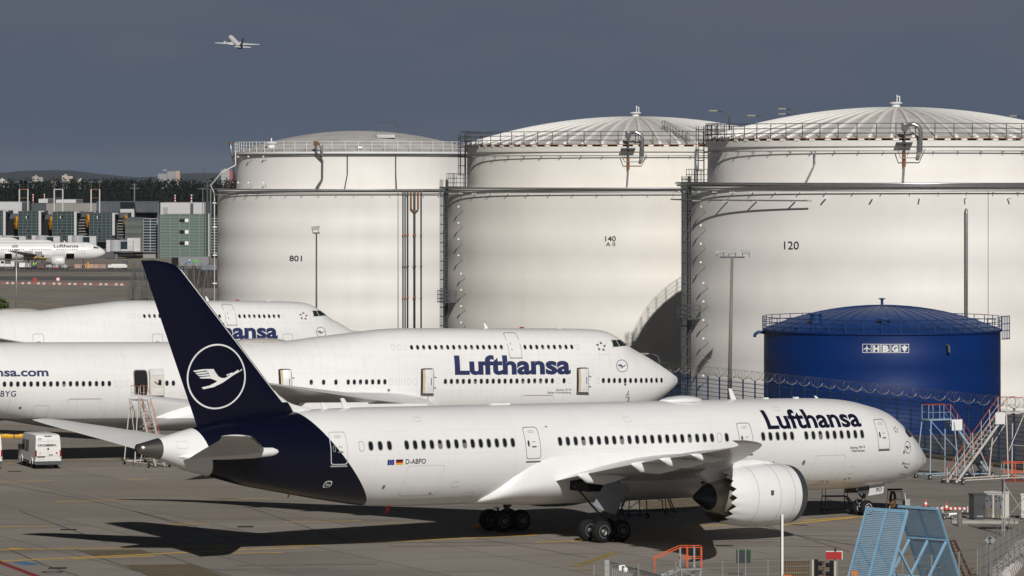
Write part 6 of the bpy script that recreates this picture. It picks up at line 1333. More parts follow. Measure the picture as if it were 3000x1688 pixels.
# ------------------------------------------------------------------ narrow-body jets
B320 = Body([(0, 3.5, 3.56, 3.53, .02, 2, 2), (.12, 3.25, 3.85, 3.53, .3, 2, 2), (.5, 2.9, 4.25, 3.55, .68, 2, 2), (1.2, 2.5, 4.75, 3.6, 1.12, 2, 2), (2.2, 2.15, 5.3, 3.7, 1.5, 2, 2), (3.2, 1.98, 5.75, 3.78, 1.75, 2, 2), (4.6, 1.88, 5.95, 3.85, 1.92, 2, 2), (6, 1.85, 5.98, 3.9, 1.975, 2, 2), (25, 1.85, 5.98, 3.9, 1.975, 2, 2), (29, 2.4, 5.95, 4.1, 1.8, 2, 2), (33, 3.5, 5.75, 4.6, 1.2, 2, 2), (36.5, 4.6, 5.3, 4.95, .45, 2, 2), (37.5, 4.9, 5.15, 5.0, .15, 2, 2)])
def narrow_jet(name, label, loc, rot, gear=True, detail=True, group=None):
    root = thing(name, label, 'airliner', loc, rot=rot, group=group); P = Plane(root, B320, 17.); L = P.L
    if 'narrow_paint' not in MATS:
        nv = lambda n, s, z: math_node(n, 'GREATER_THAN', s, math_node(n, 'MULTIPLY_ADD', z, 1.1, 24.6)); livery('narrow_paint', (.80, .80, .795), {'so': 17., 'r': [(nv, (.002, .0025, .013), .2, 0)]}, .35)
    fuselage(P, B320, 'fuselage', MATS['narrow_paint'], root, 40, .8); wp = M('narrow_wing_grey', (.45, .45, .46), .4) if gear else M('wing_paint', (.70, .70, .70), .36)
    W = [(0, 11.0, 18.6, 2.6, 2.4, .13), (2, 12.2, 18.7, 2.7, 2.55, .13), (6.2, 15.0, 18.9, 3.1, 3.05, .11), (16.4, 20.7, 22.4, 4.3, 4.28, .1)]
    for sd in (1, -1):
        w = wing_mesh(P, W, sd, 'wing', wp, root, 8)
        e = MB().lathe([(.92, 0), (1.05, -.15), (1.15, -.8), (1.12, -1.8), (.95, -3.0), (.9, -3.0), (.85, -.2)], 24, Matrix.Translation(L(9.4, sd * 5.75, 1.75)), 'x').build('engine_nacelle', M('narrow_nacelle', (.72, .72, .71), .35), root, smooth=True)
        MB().lathe([(.9, -2.7), (.62, -3.3), (.55, -3.9), (.2, -4.5), (.01, -4.7)], 20, Matrix.Translation(L(9.4, sd * 5.75, 1.75)), 'x').build('exhaust_plug', M('core_metal', (.40, .36, .30), .4, .4), e, smooth=True); MB().lathe([(.86, -.4), (.001, -.6)], 20, Matrix.Translation(L(9.4, sd * 5.75, 1.75)), 'x').build('fan', DGREY, e); MB().box(L(12.3, sd * 5.75, 2.75), (3.6, .3, .7)).build('pylon', wp, e)
        wing_mesh(P, [(.3, 31.2, 35.0, 5.1, 5.0, .1), (6.2, 35.2, 37.0, 5.7, 5.7, .09)], sd, 'stabiliser', M('wing_paint', (.70, .70, .70), .36), root, 8)
        if gear:
            gr = MB().tube([L(17.7, sd * 3.8, 2.4), L(17.7, sd * 3.8, .5)], .12, 6).build('landing_gear', DSTEEL, root)
            for dl in (-.4, .4): wheel('wheel', gr, L(17.7, sd * 3.8 + dl, .56), .56, .4, GREY)
    if gear:
        gr = MB().tube([L(5.1, 0, 2.2), L(5.1, 0, .4)], .1, 6).build('nose_gear', DSTEEL, root)
        for dl in (-.25, .25): wheel('wheel', gr, L(5.1, dl, .38), .38, .22, GREY)
    fin = fin_mesh(P, [(5.2, 27.2, 35.2, .05), (6.0, 29.4, 35.4, .1), (11.76, 34.6, 37.4, .1)], 'tail_fin', NAVY, root, 8)
    def fp(x, y): return L(33.9 - 1.15 * x, .36, 8.2 + 1.1 * y)
    crane_logo(P, fin, 0, 0, 0, 0, M('emblem_white', (.78, .78, .77), .4), fp, lw=.1)
    if detail:
        P.text('airline_name', 'Lufthansa', NAVYTXT, 11.9, 6.2, 4.75, 5.5, .02, .3)
        wr = MB()
        for k in range(44):
            st = 6.6 + k * .508
            if k not in (10, 11, 22, 23): q = [P.surf(a, b, .02) for a, b in P.oval_pts(st, 4.35, .24, .34, 3, 8)]; wr.poly(q)
        wr.build('cabin_windows', GLASS, root, kind='stuff')
        for st in (5.2, 30.2): P.outline('door', st, 4.2, .85, 1.9, M('seam_grey', (.3, .3, .3), .5), .06, 8)
        for q in ([(2.75, 4.95), (2.25, 4.92), (2.2, 4.55), (2.7, 4.55)], [(2.15, 4.9), (1.6, 4.72), (1.7, 4.45), (2.1, 4.52)]): P.shape('cockpit_window', [q], GLASS, lambda x, y: (x, y), None, .03)
        for st, ln in ((8.1, 1.8), (22.3, 1.6)):
            d = P.grid('cargo_opening', st - ln / 2, st + ln / 2, 2.15, 3.3, BLKIN, 3, 4, .02); MB().box(L(st, 2.6, 3.45), (ln, 1.3, .06)).build('cargo_door', WHITE, d)
        blade(P, root, 9.5, 5.95, .4, .3); blade(P, root, 20, 5.95, .3, .3)
    return root
th = R(6); nose = at(309, 738, 1000); c, s_ = math.cos(th), math.sin(th)
narrow_jet('narrow_body_airliner', 'white narrow-body airliner with navy tail parked at the far terminal, nearest of the row', (nose.x - 17 * c, 1000 - 17 * s_, 0), (0, 0, th), group='narrow-body airliners at the terminal')
for px, Y, lb in ((186, 1037, 'white narrow-body airliner at the terminal, only its roof shows behind the first one'), (80, 1074, 'white narrow-body airliner at the terminal, farthest left and back of the row')):
    n_ = at(px, 738, Y); narrow_jet('narrow_body_airliner', lb, (n_.x - 17 * c, Y - 17 * s_, 0), (0, 0, th), detail=False, group='narrow-body airliners at the terminal')
fp_ = at(688, 128, 3080); hd = R(90 + 19)
narrow_jet('flying_airliner', 'small airliner with navy fin climbing away in the sky at the left', fp_ - Vector((0, 0, 3)), (R(1.5), R(-16.5), hd), gear=False, detail=False)

# ------------------------------------------------------------------ ground crew and vehicles beside the parked airliner
def person(label, p, rz, vest, trousers, arms=0.):
    root = thing('person', label, 'person', p, rz, 'ground crew in yellow vests'); J = [((0, 0, .95), .15), ((0, 0, 1.2), .145), ((0, 0, 1.42), .15), ((0, 0, 1.55), .06), ((0, 0, 1.68), .10), ((.09, 0, .9), .09), ((.1, .03, .5), .065), ((.1, 0, .08), .05), ((.11, -.13, .04), .045), ((-.09, 0, .9), .09), ((-.12, -.05, .5), .065), ((-.12, .0, .08), .05), ((-.12, -.13, .04), .045), ((.2, 0, 1.42), .06), ((.27, -.04, 1.15), .05), ((.24, -.2 - arms, .95 + arms), .04), ((.23, -.26 - arms, .9 + arms), .03), ((-.2, 0, 1.42), .06), ((-.27, -.03, 1.15), .05), ((-.25, -.14, .92), .04), ((-.24, -.18, .86), .03)]
    E_ = [(0, 1), (1, 2), (2, 3), (3, 4), (0, 5), (5, 6), (6, 7), (7, 8), (0, 9), (9, 10), (10, 11), (11, 12), (2, 13), (13, 14), (14, 15), (15, 16), (2, 17), (17, 18), (18, 19), (19, 20)]
    me = bpy.data.meshes.new('body'); me.from_pydata([j[0] for j in J], E_, []); o = link('body', me, root, trousers); o.modifiers.new('skin', 'SKIN'); 
    for k, (q, r) in enumerate(J): me.skin_vertices[0].data[k].radius = (r, r)
    me.skin_vertices[0].data[0].use_root = True; sb = o.modifiers.new('sub', 'SUBSURF'); sb.levels = 1; sb.render_levels = 1
    MB().lathe([(.19, .95), (.205, 1.1), (.21, 1.35), (.2, 1.46), (.1, 1.53), (.07, 1.54)], 14, Matrix.Scale(.8, 4, (0, 1, 0))).build('vest', vest, root, smooth=True)
    MB().lathe([(.07, 1.56), (.095, 1.62), (.10, 1.7), (.08, 1.78), (.0, 1.8)], 12).build('head', M('skin_tone', (.4, .24, .17), .6), root, smooth=True); MB().lathe([(.105, 1.68), (.1, 1.76), (.06, 1.81), (.0, 1.82)], 12).build('hair', M('dark_hair', (.03, .02, .015), .7), root, smooth=True)
HV = M('hi_vis_yellow', (.45, .75, .05), .6); TRS = M('navy_work_trousers', (.03, .05, .12), .7)
p = at(98.5, 775, 985); person('person in a yellow hi-vis vest and navy trousers beside the loader, left of the two', (p.x, 985, 0), R(30), HV, TRS); p = at(105.5, 775, 986); person('person in a yellow hi-vis vest and navy trousers beside the loader, right of the two', (p.x, 986, 0), R(-40), HV, TRS, .1)
def vehicle(name, label, cat, px, Y, L_, parts, rz=0., wr=.35, wx=None):
    q = at(px, 779, Y); root = thing(name, label, cat, (q.x, Y, 0), rz)
    for nm, c_, d_, mt in parts: MB().box(c_, d_, 0).build(nm, mt, root)
    for x in (wx or (-L_ * .35, L_ * .35)):
        for y in (-.75, .75): wheel('wheel', root, (x, y, wr), wr, .25, GREY)
    return root
VW = M('van_white', (.74, .73, .71), .3)
vehicle('service_truck', 'small white service truck with open cab left of the baggage carts', 'truck', 22, 984, 3.6, [('chassis', (0, 0, .55), (3.5, 1.7, .3), DGREY), ('cab', (-1.1, 0, 1.35), (1.1, 1.7, 1.4), VW), ('cab_window', (-1.05, -.87, 1.65), (.7, .04, .5), GLASS), ('bonnet', (.2, 0, .95), (1.4, 1.6, .65), VW), ('rear_body', (1.25, 0, 1.25), (.8, 1.6, 1.2), VW)])
vehicle('pushback_tug', 'low white pushback tug right of the parked airliner nose', 'tug', 345, 985, 4.4, [('chassis', (0, 0, .75), (4.4, 2.0, .65), VW), ('deck', (.2, 0, 1.15), (3.2, 1.8, .2), VW), ('cab', (1.6, 0, 1.5), (1.0, 1.6, .9), DGREY), ('bumper', (-2.3, 0, .6), (.3, 2.0, .5), DGREY)], 0, .5)
vehicle('loader', 'container loader with raised platform beneath the airliner rear hold', 'loader', 95, 992, 6.5, [('chassis', (0, 0, .5), (6.4, 1.8, .3), DGREY), ('platform', (-.6, 0, 2.6), (3.6, 2.0, .2), YEL), ('lift_arm', (.6, 0, 1.5), (.25, 1.4, 2.0), DGREY), ('container', (-.9, 0, 3.35), (1.7, 1.6, 1.3), GREY), ('container', (1.4, 0, 3.3), (1.5, 1.6, 1.2), STEEL), ('bridge', (2.2, 0, 2.5), (1.6, 1.6, .15), YEL)])
for k, (px, mt, mt2, lb) in enumerate(((66, STEEL, WHITE, 'baggage cart with a silver container behind the white truck'), (83, GREY, STEEL, 'baggage cart with grey load left of the ground crew'), (122, RED, DGREY, 'baggage cart with red load right of the ground crew'), (145, DSTEEL, GREY, 'dark baggage cart under the airliner wing'), (165, RED, STEEL, 'red edged dolly under the airliner engine'), (190, STEEL, GREY, 'dolly with a white panel below the engine'))):
    vehicle('baggage_cart', lb, 'baggage cart', px, 986 - .5 * k, 1.6, [('bed', (0, 0, .45), (1.7, 1.4, .12), mt if mt is RED else DSTEEL), ('load', (0, 0, 1.0 if k < 3 else .75), (1.4, 1.3, 1.0 if k < 3 else .5), mt2), ('strap', (.1, -.66, .9), (.1, .02, .7), RED if k == 2 else WHITE)], 0, .2)['group'] = 'baggage carts by the parked airliner'
for px, lb in ((258, 'yellow fire extinguisher post before the airliner nose'),): q = at(px, 779, 996); yp = thing('yellow_post', lb, 'post', (q.x, 996, 0)); MB().lathe([(.22, 0), (.22, 1.2), (.1, 1.4), (0, 1.4)], 12).build('body', YEL, yp); MB().box((0, 0, 1.45), (.14, .14, .1)).build('cap', DGREY, yp)

# stairs and docking stands parked behind the fin
for k, (px, Y, H, rz_) in enumerate(((382, 735, 5.3, 80), (403, 742, 5.6, 95), (424, 736, 5.2, 88), (452, 744, 5.6, 100), (520, 742, 5.4, 85), (553, 747, 5.5, 92), (580, 744, 5.3, 80))):
    q = at(px, 880, Y); f_ = Vector((q.x, Y, 0)); d = Vector((math.cos(R(rz_)), math.sin(R(rz_)), 0)); G_ = M('weathered_stair_steel', (.17, .165, .155), .6, .3, var=.25)
    access_stairs('docking_stairs', ('dark docking stairs left of the tail fin top, number %s from the left' if k < 4 else 'dark docking stairs right of the tail fin top, number %s from the fin') % (('one', 'two', 'three', 'four', 'one', 'two', 'three')[k],), f_, f_ + d * 4 + Vector((0, 0, H)), 1.2, .3, G_, DSTEEL, DSTEEL, 2.0, steps=12, group='docking stairs parked behind the fin')

# ------------------------------------------------------------------ forest, hills, towers, tree
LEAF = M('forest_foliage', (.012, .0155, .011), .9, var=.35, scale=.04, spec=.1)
def leaf_cloud(b, c, rx, rz_, n, size, rnd):
    for _ in range(n):
        u = Vector((rnd.gauss(0, 1), rnd.gauss(0, 1), rnd.gauss(0, 1))).normalized() * rnd.uniform(.55, 1.0) ** .5
        p = Vector((c[0] + u.x * rx, c[1] + u.y * rx, c[2] + u.z * rz_)); a = rnd.uniform(0, 6.28); t = Vector((math.cos(a), math.sin(a), rnd.uniform(-.6, .6))).normalized(); w = t.cross(Vector((rnd.uniform(-1, 1), rnd.uniform(-1, 1), rnd.uniform(-.3, 1)))).normalized(); s = size * rnd.uniform(.6, 1.3)
        b.poly([p - t * s - w * s * .5, p + t * s * .2 - w * s, p + t * s + w * s * .3, p - t * s * .1 + w * s])
def forest():
    rnd = random.Random(3); b = MB(); x = -900
    for row in range(5):
        x = -900.
        while x < 900:
            near = -330 < x < -110; Y = 2230 + 45 * row + rnd.uniform(-18, 18); h = 16.4 + rnd.uniform(-1.1, .9) + .4 * row + .7 * math.sin(x * .021); cw = rnd.uniform(1.9, 3.4) if near else 6
            if row < 2: b.tube([(x, Y, 0), (x + .3, Y, h * .5)], .3, 4, False)
            leaf_cloud(b, (x, Y, h * .55), cw, h * .45, 100 if near else 14, .5 if near else 3.2, rnd); x += rnd.uniform(1.9, 3.6) if near else 11
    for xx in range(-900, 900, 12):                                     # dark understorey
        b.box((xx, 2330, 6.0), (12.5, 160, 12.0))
    b.build('forest', LEAF, kind='stuff', label='dark distant wood beyond the terminal', category='forest')
forest()
def hills():
    prof = [(-900, 508), (-400, 510), (0, 506), (95, 500), (190, 499), (280, 510), (357, 521), (465, 517), (560, 507), (640, 507), (900, 513), (1300, 506), (1900, 514), (2600, 507), (3300, 510), (4200, 512)]
    v = []; f = []; n = 160; fn = pchip([q[0] for q in prof], [q[1] for q in prof]); rnd = random.Random(5)
    for k in range(n + 1):
        px = -900 + 5100 * k / n; p = at(px, fn(px), 9500); z = p.z + rnd.uniform(-.5, .5); v += [(p.x, 9000, -1), (p.x, 9500, z), (p.x * 1.15, 11500, z * .6)]
    for k in range(n): f += [(3 * k, 3 * k + 3, 3 * k + 4, 3 * k + 1), (3 * k + 1, 3 * k + 4, 3 * k + 5, 3 * k + 2)]
    link('hills', mesh('hills', v, f, True), None, M('wooded_hills', (.03, .038, .04), .9, var=.3, scale=.002), kind='structure')
hills()
def facade_mat(name, col, win):
    m = M(name, col, .7, var=.06, scale=.05); n = m.node_tree; b = n.nodes['Principled BSDF']; src = b.inputs['Base Color'].links[0].from_socket
    tc = n.nodes.new('ShaderNodeTexCoord'); mp = n.nodes.new('ShaderNodeMapping'); mp.inputs['Rotation'].default_value = (R(90), 0, 0); br = n.nodes.new('ShaderNodeTexBrick'); br.offset = 0; br.inputs['Scale'].default_value = 1; br.inputs['Brick Width'].default_value = 2.6; br.inputs['Row Height'].default_value = 2.9; br.inputs['Mortar Size'].default_value = .75; br.inputs['Color1'].default_value = (1, 1, 1, 1); br.inputs['Color2'].default_value = (1, 1, 1, 1); br.inputs['Mortar'].default_value = (0, 0, 0, 1)
    n.links.new(tc.outputs['Object'], mp.inputs[0]); n.links.new(mp.outputs[0], br.inputs['Vector']); n.links.new(mixc(n, math_node(n, 'MULTIPLY', br.outputs['Color'], .55), src, win), b.inputs['Base Color']); return m
for k, (a, b_, pt, col, lb, Y) in enumerate(((-6, 29, 526, (.55, .52, .48), 'pale low block at the left edge of the skyline', 5200), (95, 125, 517, (.42, .38, .33), 'left tower block on the skyline, stepped roof', 5600), (149, 166, 528, (.5, .42, .35), 'small low block between the two skyline towers', 5300), (181, 213, 514, (.50, .43, .36), 'tan tower block on the skyline above the terminal', 5500), (228, 251, 526, (.5, .44, .38), 'small tan block right of the tan tower', 5300), (462, 528, 501, (.30, .29, .30), 'widest tower block on the skyline, pinkish right end', 5000), (647, 685, 498, (.38, .38, .38), 'grey and red tower block beside the top of tank 801', 4800))):
    p0, p1 = at(a, pt, Y), at(b_, pt, Y); w = p1.x - p0.x; root = thing('tower_block', lb, 'building', (p0.x, Y, 0), group='tower blocks on the skyline'); fm = facade_mat('tower_facade_%d' % k, col, (.16, .16, .18))
    sp = ((0, .55, 1.0), (.55, 1., .93)) if k in (1, 3) else ((0, .42, .86), (.42, .78, .98), (.78, 1., 1.)) if k == 5 else ((0, .7, 1.), (.7, 1., .97)) if k == 6 else ((0, .6, 1.), (.6, 1., .8))
    for j, (u0, u1, hh) in enumerate(sp): MB().box((w * (u0 + u1) / 2, 8, p0.z * hh / 2), (w * (u1 - u0) - .3, 16 + j, p0.z * hh)).build('wing', M('tower_red', (.38, .07, .08), .6) if k == 6 and j == 1 else M('tower_pink', (.42, .30, .25), .6) if k == 5 and j == 2 else fm, root)
    MB().box((w * .3, 8, p0.z + .8), (w * .18, 5, 1.6)).build('roof_house', fm, root)
# leafy tree at the left edge
def tree():
    rnd = random.Random(11); p = at(-22, 900, 470); root = thing('tree', 'leafy green tree at the left edge above the far jumbo jet', 'tree', (p.x, 470, 0))
    MB().tube([(0, 0, 0), (.1, 0, 3), (-.1, .1, 6.0)], [.28, .2, .08], 8).tube([(.05, 0, 3.2), (1.2, .2, 5.5)], [.12, .04], 6).tube([(0, 0, 3.0), (-1.2, -.2, 5.6)], [.12, .04], 6).tube([(0, .1, 4.5), (.8, -.6, 7.2)], [.09, .03], 6).build('trunk', M('bark', (.07, .05, .035), .9), root)
    b = MB()
    for c, r, n in (((0, 0, 6.6), 1.9, 700), ((1.2, 0, 6.3), 1.3, 480), ((-1.2, .2, 6.6), 1.5, 400), ((.9, -.3, 7.8), 1.0, 360), ((-.2, 0, 8.2), 1.2, 420), ((1.9, -.2, 5.4), 1.0, 360), ((2.2, 0, 6.3), .5, 90), ((1.5, -.5, 7.3), .6, 120)): leaf_cloud(b, c, r, r * .85, n, .13, rnd)
    b.build('crown', M('tree_leaf', (.060, .085, .018), .6, var=.45, scale=1.2), root, kind='stuff')
tree()
# ------------------------------------------------------------------ foreground: slatted screens, fences, signs
SKYB = M('sky_blue_paint', (.24, .43, .60), .45, var=.08, scale=1.5)
def screen(label, tl, tr, Y, zt, out, lean, flip):
    """leaning slatted blast screen: top edge from tl to tr, face sloping down along out"""
    a, b = Vector(tl), Vector(tr); root = thing('slatted_screen', label, 'blast screen', (a.x, a.y, 0), group='sky blue slatted screens'); a0 = Vector((0, 0, a.z)); b0 = b - Vector((a.x, a.y, 0)); o = Vector(out).normalized() * lean
    dn = o + Vector((0, 0, -a.z)); fr = MB()
    for t in (0, .5, 1): p = a0.lerp(b0, t); fr.bar(p, p + dn + Vector((0, 0, .0)), .12, .12)
    fr.bar(a0, b0, .14, .12).bar(a0 + dn * .34, b0 + dn * .34, .16, .14) if flip else fr.bar(a0, b0, .16, .14)
    fr.build('frame', SKYB, root); n = int(dn.length / .1); off = (Vector(out).normalized() * .05 + Vector((0, 0, .03))) * (1 if not flip else -1)
    sl = MB()
    for k in range(1, n): p, q = a0 + dn * k / n, b0 + dn * k / n; sl.bar(p + off, q + off, .03, .05, dn)
    sl.build('slat', SKYB, root, kind='stuff')
    br = MB()
    for t in (.03, .5, .97):
        p = a0.lerp(b0, t) + dn * .36; br.bar(p, Vector((p.x - o.x * 1.15, p.y - o.y * 1.15, 0)), .11, .11); p2 = a0.lerp(b0, t) + dn * .8; br.bar(p2, Vector((p.x - o.x * .5, p.y - o.y * .5, p.z * .45)), .07, .07)
    br.build('brace', SKYB, root)
Y1 = 224.0; tl = at(2540, 1490, Y1 + 1.0); tr = at(2658, 1497.5, Y1 - .8); tr.z = tl.z
screen('sky blue slatted screen leaning left, sunlit face to the camera', tl, tr, Y1, tl.z, (-.65, -.76, 0), 2.3, False)
tl = at(2632, 1483, Y1 + 2.4); tr = at(2746, 1491.5, Y1 + .6); tr.z = tl.z
screen('sky blue slatted screen leaning right, seen from its shaded back', tl, tr, Y1, tl.z, (.5, .87, 0), 3.6, True)
# rusty mesh frame leaning behind the screens
g = gnd(2790, 1640); rf = thing('rusty_frame', 'rusty mesh frame lying behind the right slatted screen', 'frame', (g.x, g.y, 0)); q = [at(2783, 1586, 233) - g, at(2797, 1585, 233.5) - g, at(2845, 1688, 228) - g, at(2826, 1690, 228) - g]; b = MB()
for k in range(4): b.bar(q[k], q[(k + 1) % 4], .1, .1)
b.build('frame', M('brown_rust', (.09, .045, .025), .85, var=.4, scale=3), rf); b = MB()
for k in range(1, 10): b.bar(q[0].lerp(q[3], k / 10), q[1].lerp(q[2], k / 10), .03)
b.build('mesh', MATS['brown_rust'], rf)
# welded mesh fence along the bottom edge
FG = M('fence_grey_green', (.19, .19, .175), .55, .2)
def mesh_fence(label, pts, h, name='mesh_fence', wires=8, vert=.2, mat=FG, ext=0.):
    root = thing(name, label, 'fence', (pts[0].x, pts[0].y, 0)); o = Vector((pts[0].x, pts[0].y, 0))
    for k, p in enumerate(pts):
        p = p - o; MB().box((p.x, p.y, h / 2), (.08, .08, h)).build('post', mat, root)
        if ext: MB().tube([(p.x, p.y, h), (p.x, p.y, h + ext)], .03, 5).build('post_extension', mat, root)
        if k < len(pts) - 1:
            q = pts[k + 1] - o; b = MB()
            for j in range(wires): z = .08 + (h - .12) * j / (wires - 1); b.bar((p.x, p.y, z), (q.x, q.y, z), .02, .026)
            n = int((q - p).length / vert)
            for j in range(1, n): r_ = p.lerp(q, j / n); b.bar((r_.x, r_.y, .05), (r_.x, r_.y, h - .02), .009)
            if ext:
                for z in (h + ext * .5, h + ext * .95): b.bar((p.x, p.y, z), (q.x, q.y, z), .012)
            b.build('mesh_panel', mat, root)
    return root
H = 2.4; fpts = []
for x, y in ((1740, 1654), (1870, 1651), (1980, 1646), (2116.6, 1643), (2250, 1640.5), (2383, 1637.5), (2515.8, 1635), (2643.7, 1633), (2729, 1626), (2809.7, 1616), (2863, 1609)):
    Y = F * (CH - H) / (y - YH); fpts.append(Vector(((x - 1500) * Y / F, Y, 0)))
mesh_fence('grey welded mesh fence with thin posts along the bottom edge', fpts, H)
rp = []; a = fpts[-1] + Vector((.16, .12, 0)); e = Vector((31.6, 256, 0))
for k in range(13): rp.append(a.lerp(e, k / 12))
mesh_fence('chain link fence running away up the right edge', rp[0:], 2.55, 'chain_link_fence', 5, .15, M('chain_link_grey', (.15, .148, .142), .6, .2), .55)
# ribbed pale blocks beside that fence
b0, b1 = gnd(2934, 1694), gnd(3010, 1606); ba = math.atan2(b1.y - b0.y, b1.x - b0.x)
for k in range(17):
    p = b0.lerp(b1, k / 16); root = thing('ribbed_block', 'pale concrete block in the row at the foot of the chain link fence', 'barrier', (p.x, p.y, 0), ba, 'pale concrete blocks'); MB().prism([(-.42, -.62, 0), (.42, -.62, 0), (.36, -.5, .42), (-.36, -.5, .42)], (0, 1.15, 0)).build('block', M('rib_pale', (.46, .43, .41), .75, var=.15, scale=3), root)
    MB().prism([(-.2, -.45, .42), (.2, -.45, .42), (.14, -.4, .52), (-.14, -.4, .52)], (0, .9, 0)).build('rib', MATS['rib_pale'], root)
# sliding gate, camera, signs
g0 = at(1778, 1650, 226); g1 = at(1940, 1690, 218); gt = thing('sliding_gate', 'grey barred sliding gate at the bottom edge', 'gate', (g0.x, g0.y, 0)); d = Vector((g1.x - g0.x, g1.y - g0.y, 0)); zt = 2.05
MB().box((-.0, 0, 1.08), (.24, .24, 2.16)).build('gate_post', M('gate_grey', (.33, .34, .33), .5), gt); b = MB()
for z in (.15, zt): b.bar((.2, -.1, z), (d.x, d.y, z), .1, .12)
b.build('gate_rail', MATS['gate_grey'], gt); n = 26; me = MB().tube([(0, 0, .15), (0, 0, zt)], .025, 6).me('gate_bar'); me.materials.append(MATS['gate_grey'])
for k in range(n): o = link('gate_bar', me, gt); q = Vector((.2, -.1, 0)).lerp(d, (k + 1) / (n + 1)); o.location = q
p = at(1829, 1664, 214); cc = thing('security_camera', 'white dome security camera on a grey pole at the bottom edge', 'camera', (p.x + .0, p.y, 0)); MB().tube([(-.22, 0, 0), (-.22, 0, p.z)], .05, 8).build('pole', STEEL, cc)
MB().box((-.2, 0, p.z - .0), (.14, .14, .26)).build('bracket', WHITE, cc); MB().tube([(-.2, 0, p.z + .1), (.0, 0, p.z + .12), (.06, 0, p.z + .02)], .035, 6).build('arm', WHITE, cc); MB().lathe([(.001, .0), (.11, -.01), (.115, -.16), (.09, -.24), (.0, -.27)], 16, Matrix.Translation((.06, 0, p.z + .02))).build('dome', WHITE, cc, smooth=True)
def board(name, label, px0, px1, py0, py1, Y, mat, posts, edge=None, back=None):
    a, b = at(px0, py0, Y), at(px1, py1, Y); root = thing(name, label, 'sign', (a.x, Y, 0)); w, h = b.x - a.x, a.z - b.z; zc = (a.z + b.z) / 2
    MB().box((w / 2, 0, zc), (w, .05, h)).build('panel', mat, root)
    if edge: MB().box((w / 2 + .02, .03, zc + .02), (w + .05, .04, h + .05)).build('edge', edge, root)
    for x in posts: MB().tube([(w * x, -.04 if back else .08, 0), (w * x, -.04 if back else .08, a.z + .06)], .035, 7).build('post', STEEL, root)
    return root
board('sign_board', 'dark back of a sign board on two posts with a green edge', 2157, 2198, 1613, 1650, 221, M('sign_back', (.022, .028, .028), .6), (.14, .66), M('sign_green', (.01, .14, .03), .5), True)
r_ = board('red_light_panel', 'red panel with white casing on a pole above a traffic light', 2420, 2466, 1617, 1639, 219, M('panel_red', (.38, .02, .018), .4), (.58,), M('casing_white', (.62, .6, .58), .5)); MB().box((.47, .05, at(2447, 1612, 219).z), (.09, .12, .14)).build('lamp', BLACK, r_)
def traffic_light(label, px, py, Y, side):
    p = at(px, py, Y); root = thing('traffic_light', label, 'traffic light', (p.x, Y, 0), group='traffic lights at the gate'); MB().tube([(.28 * side, .1, 0), (.28 * side, .1, p.z + .5)], .05, 8).build('pole', STEEL, root)
    MB().box((0, 0, p.z), (.22, .25, .85)).build('housing', BLACK, root); MB().box((.16 * side, .02, p.z), (.12, .3, .85)).build('backing', M('backing_beige', (.42, .39, .30), .5), root)
    for k in (-1, 1): MB().lathe([(.11, 0), (.11, .22), (.0, .02)], 12, Matrix.Translation((-.1 * side, -.05, p.z + k * .22)) @ Matrix.Rotation(R(-90 * side), 4, 'Y')).build('visor', BLACK, root)
traffic_light('black traffic light under the red panel', 2437, 1668, 218.5, 1); traffic_light('traffic light with beige back left of the red panel', 2390, 1664, 218, -1)
p = at(2313, 1644, 219.5); q = at(2444, 1688, 219.5); wk = thing('wicker_screen', 'brown woven screen panel behind the fence at the bottom edge', 'screen', (p.x, 226, 0)); w = (2440 - 2313) * 226 / F; zt = at(2313, 1645, 226).z; MB().box((w / 2, .1, zt / 2), (w, .04, zt)).build('backing', M('screen_backing', (.05, .038, .025), .9), wk); b = MB()
for k in range(int(w / .11)): b.bar((.11 * k, 0, .05), (.11 * k + .03, 0, zt), .035)
b.build('upright', M('wicker_brown', (.16, .11, .065), .8), wk, kind='stuff'); b = MB()
for k in range(int(zt / .09)): b.bar((0, -.02 if k % 2 else .03, .09 * k), (w, -.02 if k % 2 else .03, .09 * k), .03, .05)
b.build('weave', MATS['wicker_brown'], wk, kind='stuff')
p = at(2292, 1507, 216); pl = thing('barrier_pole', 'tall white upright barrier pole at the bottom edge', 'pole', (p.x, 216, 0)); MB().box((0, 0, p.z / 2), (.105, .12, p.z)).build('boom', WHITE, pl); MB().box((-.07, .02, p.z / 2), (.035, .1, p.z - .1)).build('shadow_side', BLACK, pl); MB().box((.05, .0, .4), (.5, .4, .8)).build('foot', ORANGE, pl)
for px0, px1, py, lb in ((2294, 2318, 1684, 'small orange box at the foot of the white barrier pole'), (2492, 2512, 1672, 'orange control box in front of the sunlit slatted screen')):
    a = at(px0, py, 214.5); w = (px1 - px0) * 214.5 / F; ob = thing('orange_box', lb, 'control box', (a.x, 214.5, 0), group='orange control boxes'); MB().box((w / 2, 0, a.z / 2), (w, .3, a.z)).build('body', M('box_orange', (.55, .17, .02), .5), ob); MB().box((w * .3, -.16, a.z - .25), (w * .4, .02, .3)).build('vent', M('vent_tan', (.23, .2, .15), .7), ob)
p = at(2901, 1583, 226); ds = thing('diamond_sign', 'grey back of a diamond sign on a slim pole by the corner post', 'sign', (p.x, 226, 0)); MB().tube([(0, 0, 0), (0, 0, p.z + .25)], .045, 8).build('pole', STEEL, ds); MB().prism([(0, .06, p.z + .28), (.3, .06, p.z), (0, .06, p.z - .28), (-.3, .06, p.z)], (0, .02, 0)).build('panel', M('sign_grey_back', (.26, .27, .27), .5), ds)
for z in (p.z + .12, p.z - .18): MB().box((0, 0, z), (.16, .12, .05)).build('clamp', BLACK, ds)
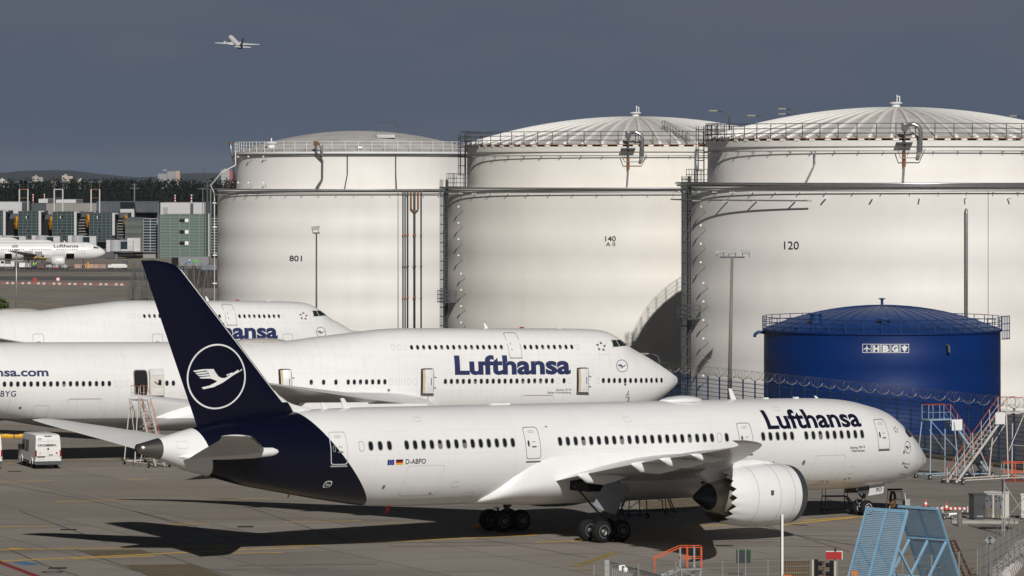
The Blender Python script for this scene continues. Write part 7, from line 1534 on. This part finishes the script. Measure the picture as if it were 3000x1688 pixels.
# orange railed platforms
def platform(label, px0, px1, py_deck, py_rail, Y, depth, stairs, deckm, legm, name='work_platform'):
    a, b = at(px0, py_deck, Y), at(px1, py_deck, Y); zr = at(px0, py_rail, Y).z; root = thing(name, label, 'work platform', (a.x, Y, 0), group='orange railed platforms'); w = b.x - a.x; zd = a.z
    MB().box((w / 2, depth / 2, zd), (w, depth, .1)).build('deck', deckm, root)
    for x in (.05, w - .05):
        for y in (.05, depth - .05): MB().bar((x, y, 0), (x, y, zd), .08).build('leg', legm, root)
    br = MB().bar((.05, .05, zd * .95), (w - .05, .05, .2), .05).bar((.05, depth, zd * .2), (w, depth, zd * .9), .05); br.build('brace', legm, root)
    n = max(3, int(w / .6)); pr = MB()
    for z in (zd + (zr - zd) * .5, zr): pr.bar((0, 0, z), (w, 0, z), .045).bar((0, depth, z), (w, depth, z), .045).bar((0, 0, z), (0, depth, z), .045).bar((w, 0, z), (w, depth, z), .045)
    pr.build('guard_rail', ORANGE, root)
    for k in range(n + 1):
        for y in (0, depth): MB().bar((w * k / n, y, zd), (w * k / n, y, zr), .05).build('rail_post', ORANGE if k % 2 else STEEL, root)
    if stairs:
        L_ = stairs; s = MB()
        for y in (0, depth): s.bar((-L_, y, .1), (0, y, zd), .05, .1)
        s.build('stringer', STEEL, root); hr = MB()
        for y in (0, depth): hr.bar((-L_, y, zr - zd + .1), (0, y, zr), .055)
        hr.build('stair_rail', ORANGE, root)
        for y in (0, depth): MB().bar((-L_ + .1, y, .1), (-L_ + .1, y, zr - zd + .1), .04).build('rail_post', ORANGE, root)
        for k in range(4): MB().box((-L_ * (1 - (k + .5) / 4), depth / 2, zd * (k + .5) / 4), (.25, depth, .04)).build('step', STEEL, root)
    return root
platform('small orange railed platform with steps behind the bottom fence', 1994, 2056, 1668, 1604, 236, 1.2, 1.5, STEEL, STEEL)
platform('orange railed platform on grey legs at the right edge', 2941, 3040, 1411, 1357, 266, 1.3, 0, M('red_brown_deck', (.16, .04, .03), .6), STEEL)
# ------------------------------------------------------------------ thin haze over the field
def haze():
    b = MB().box((0, 5200, 29), (17600, 13800, 62)); m = bpy.data.materials.new('haze_air'); m.use_nodes = True; n = m.node_tree; n.nodes.clear()
    o = n.nodes.new('ShaderNodeOutputMaterial'); v = n.nodes.new('ShaderNodeVolumePrincipled'); v.inputs['Color'].default_value = (.72, .84, 1., 1); v.inputs['Density'].default_value = 2e-5
    n.links.new(v.outputs[0], o.inputs['Volume']); b.build('haze', m, kind='stuff')
haze()
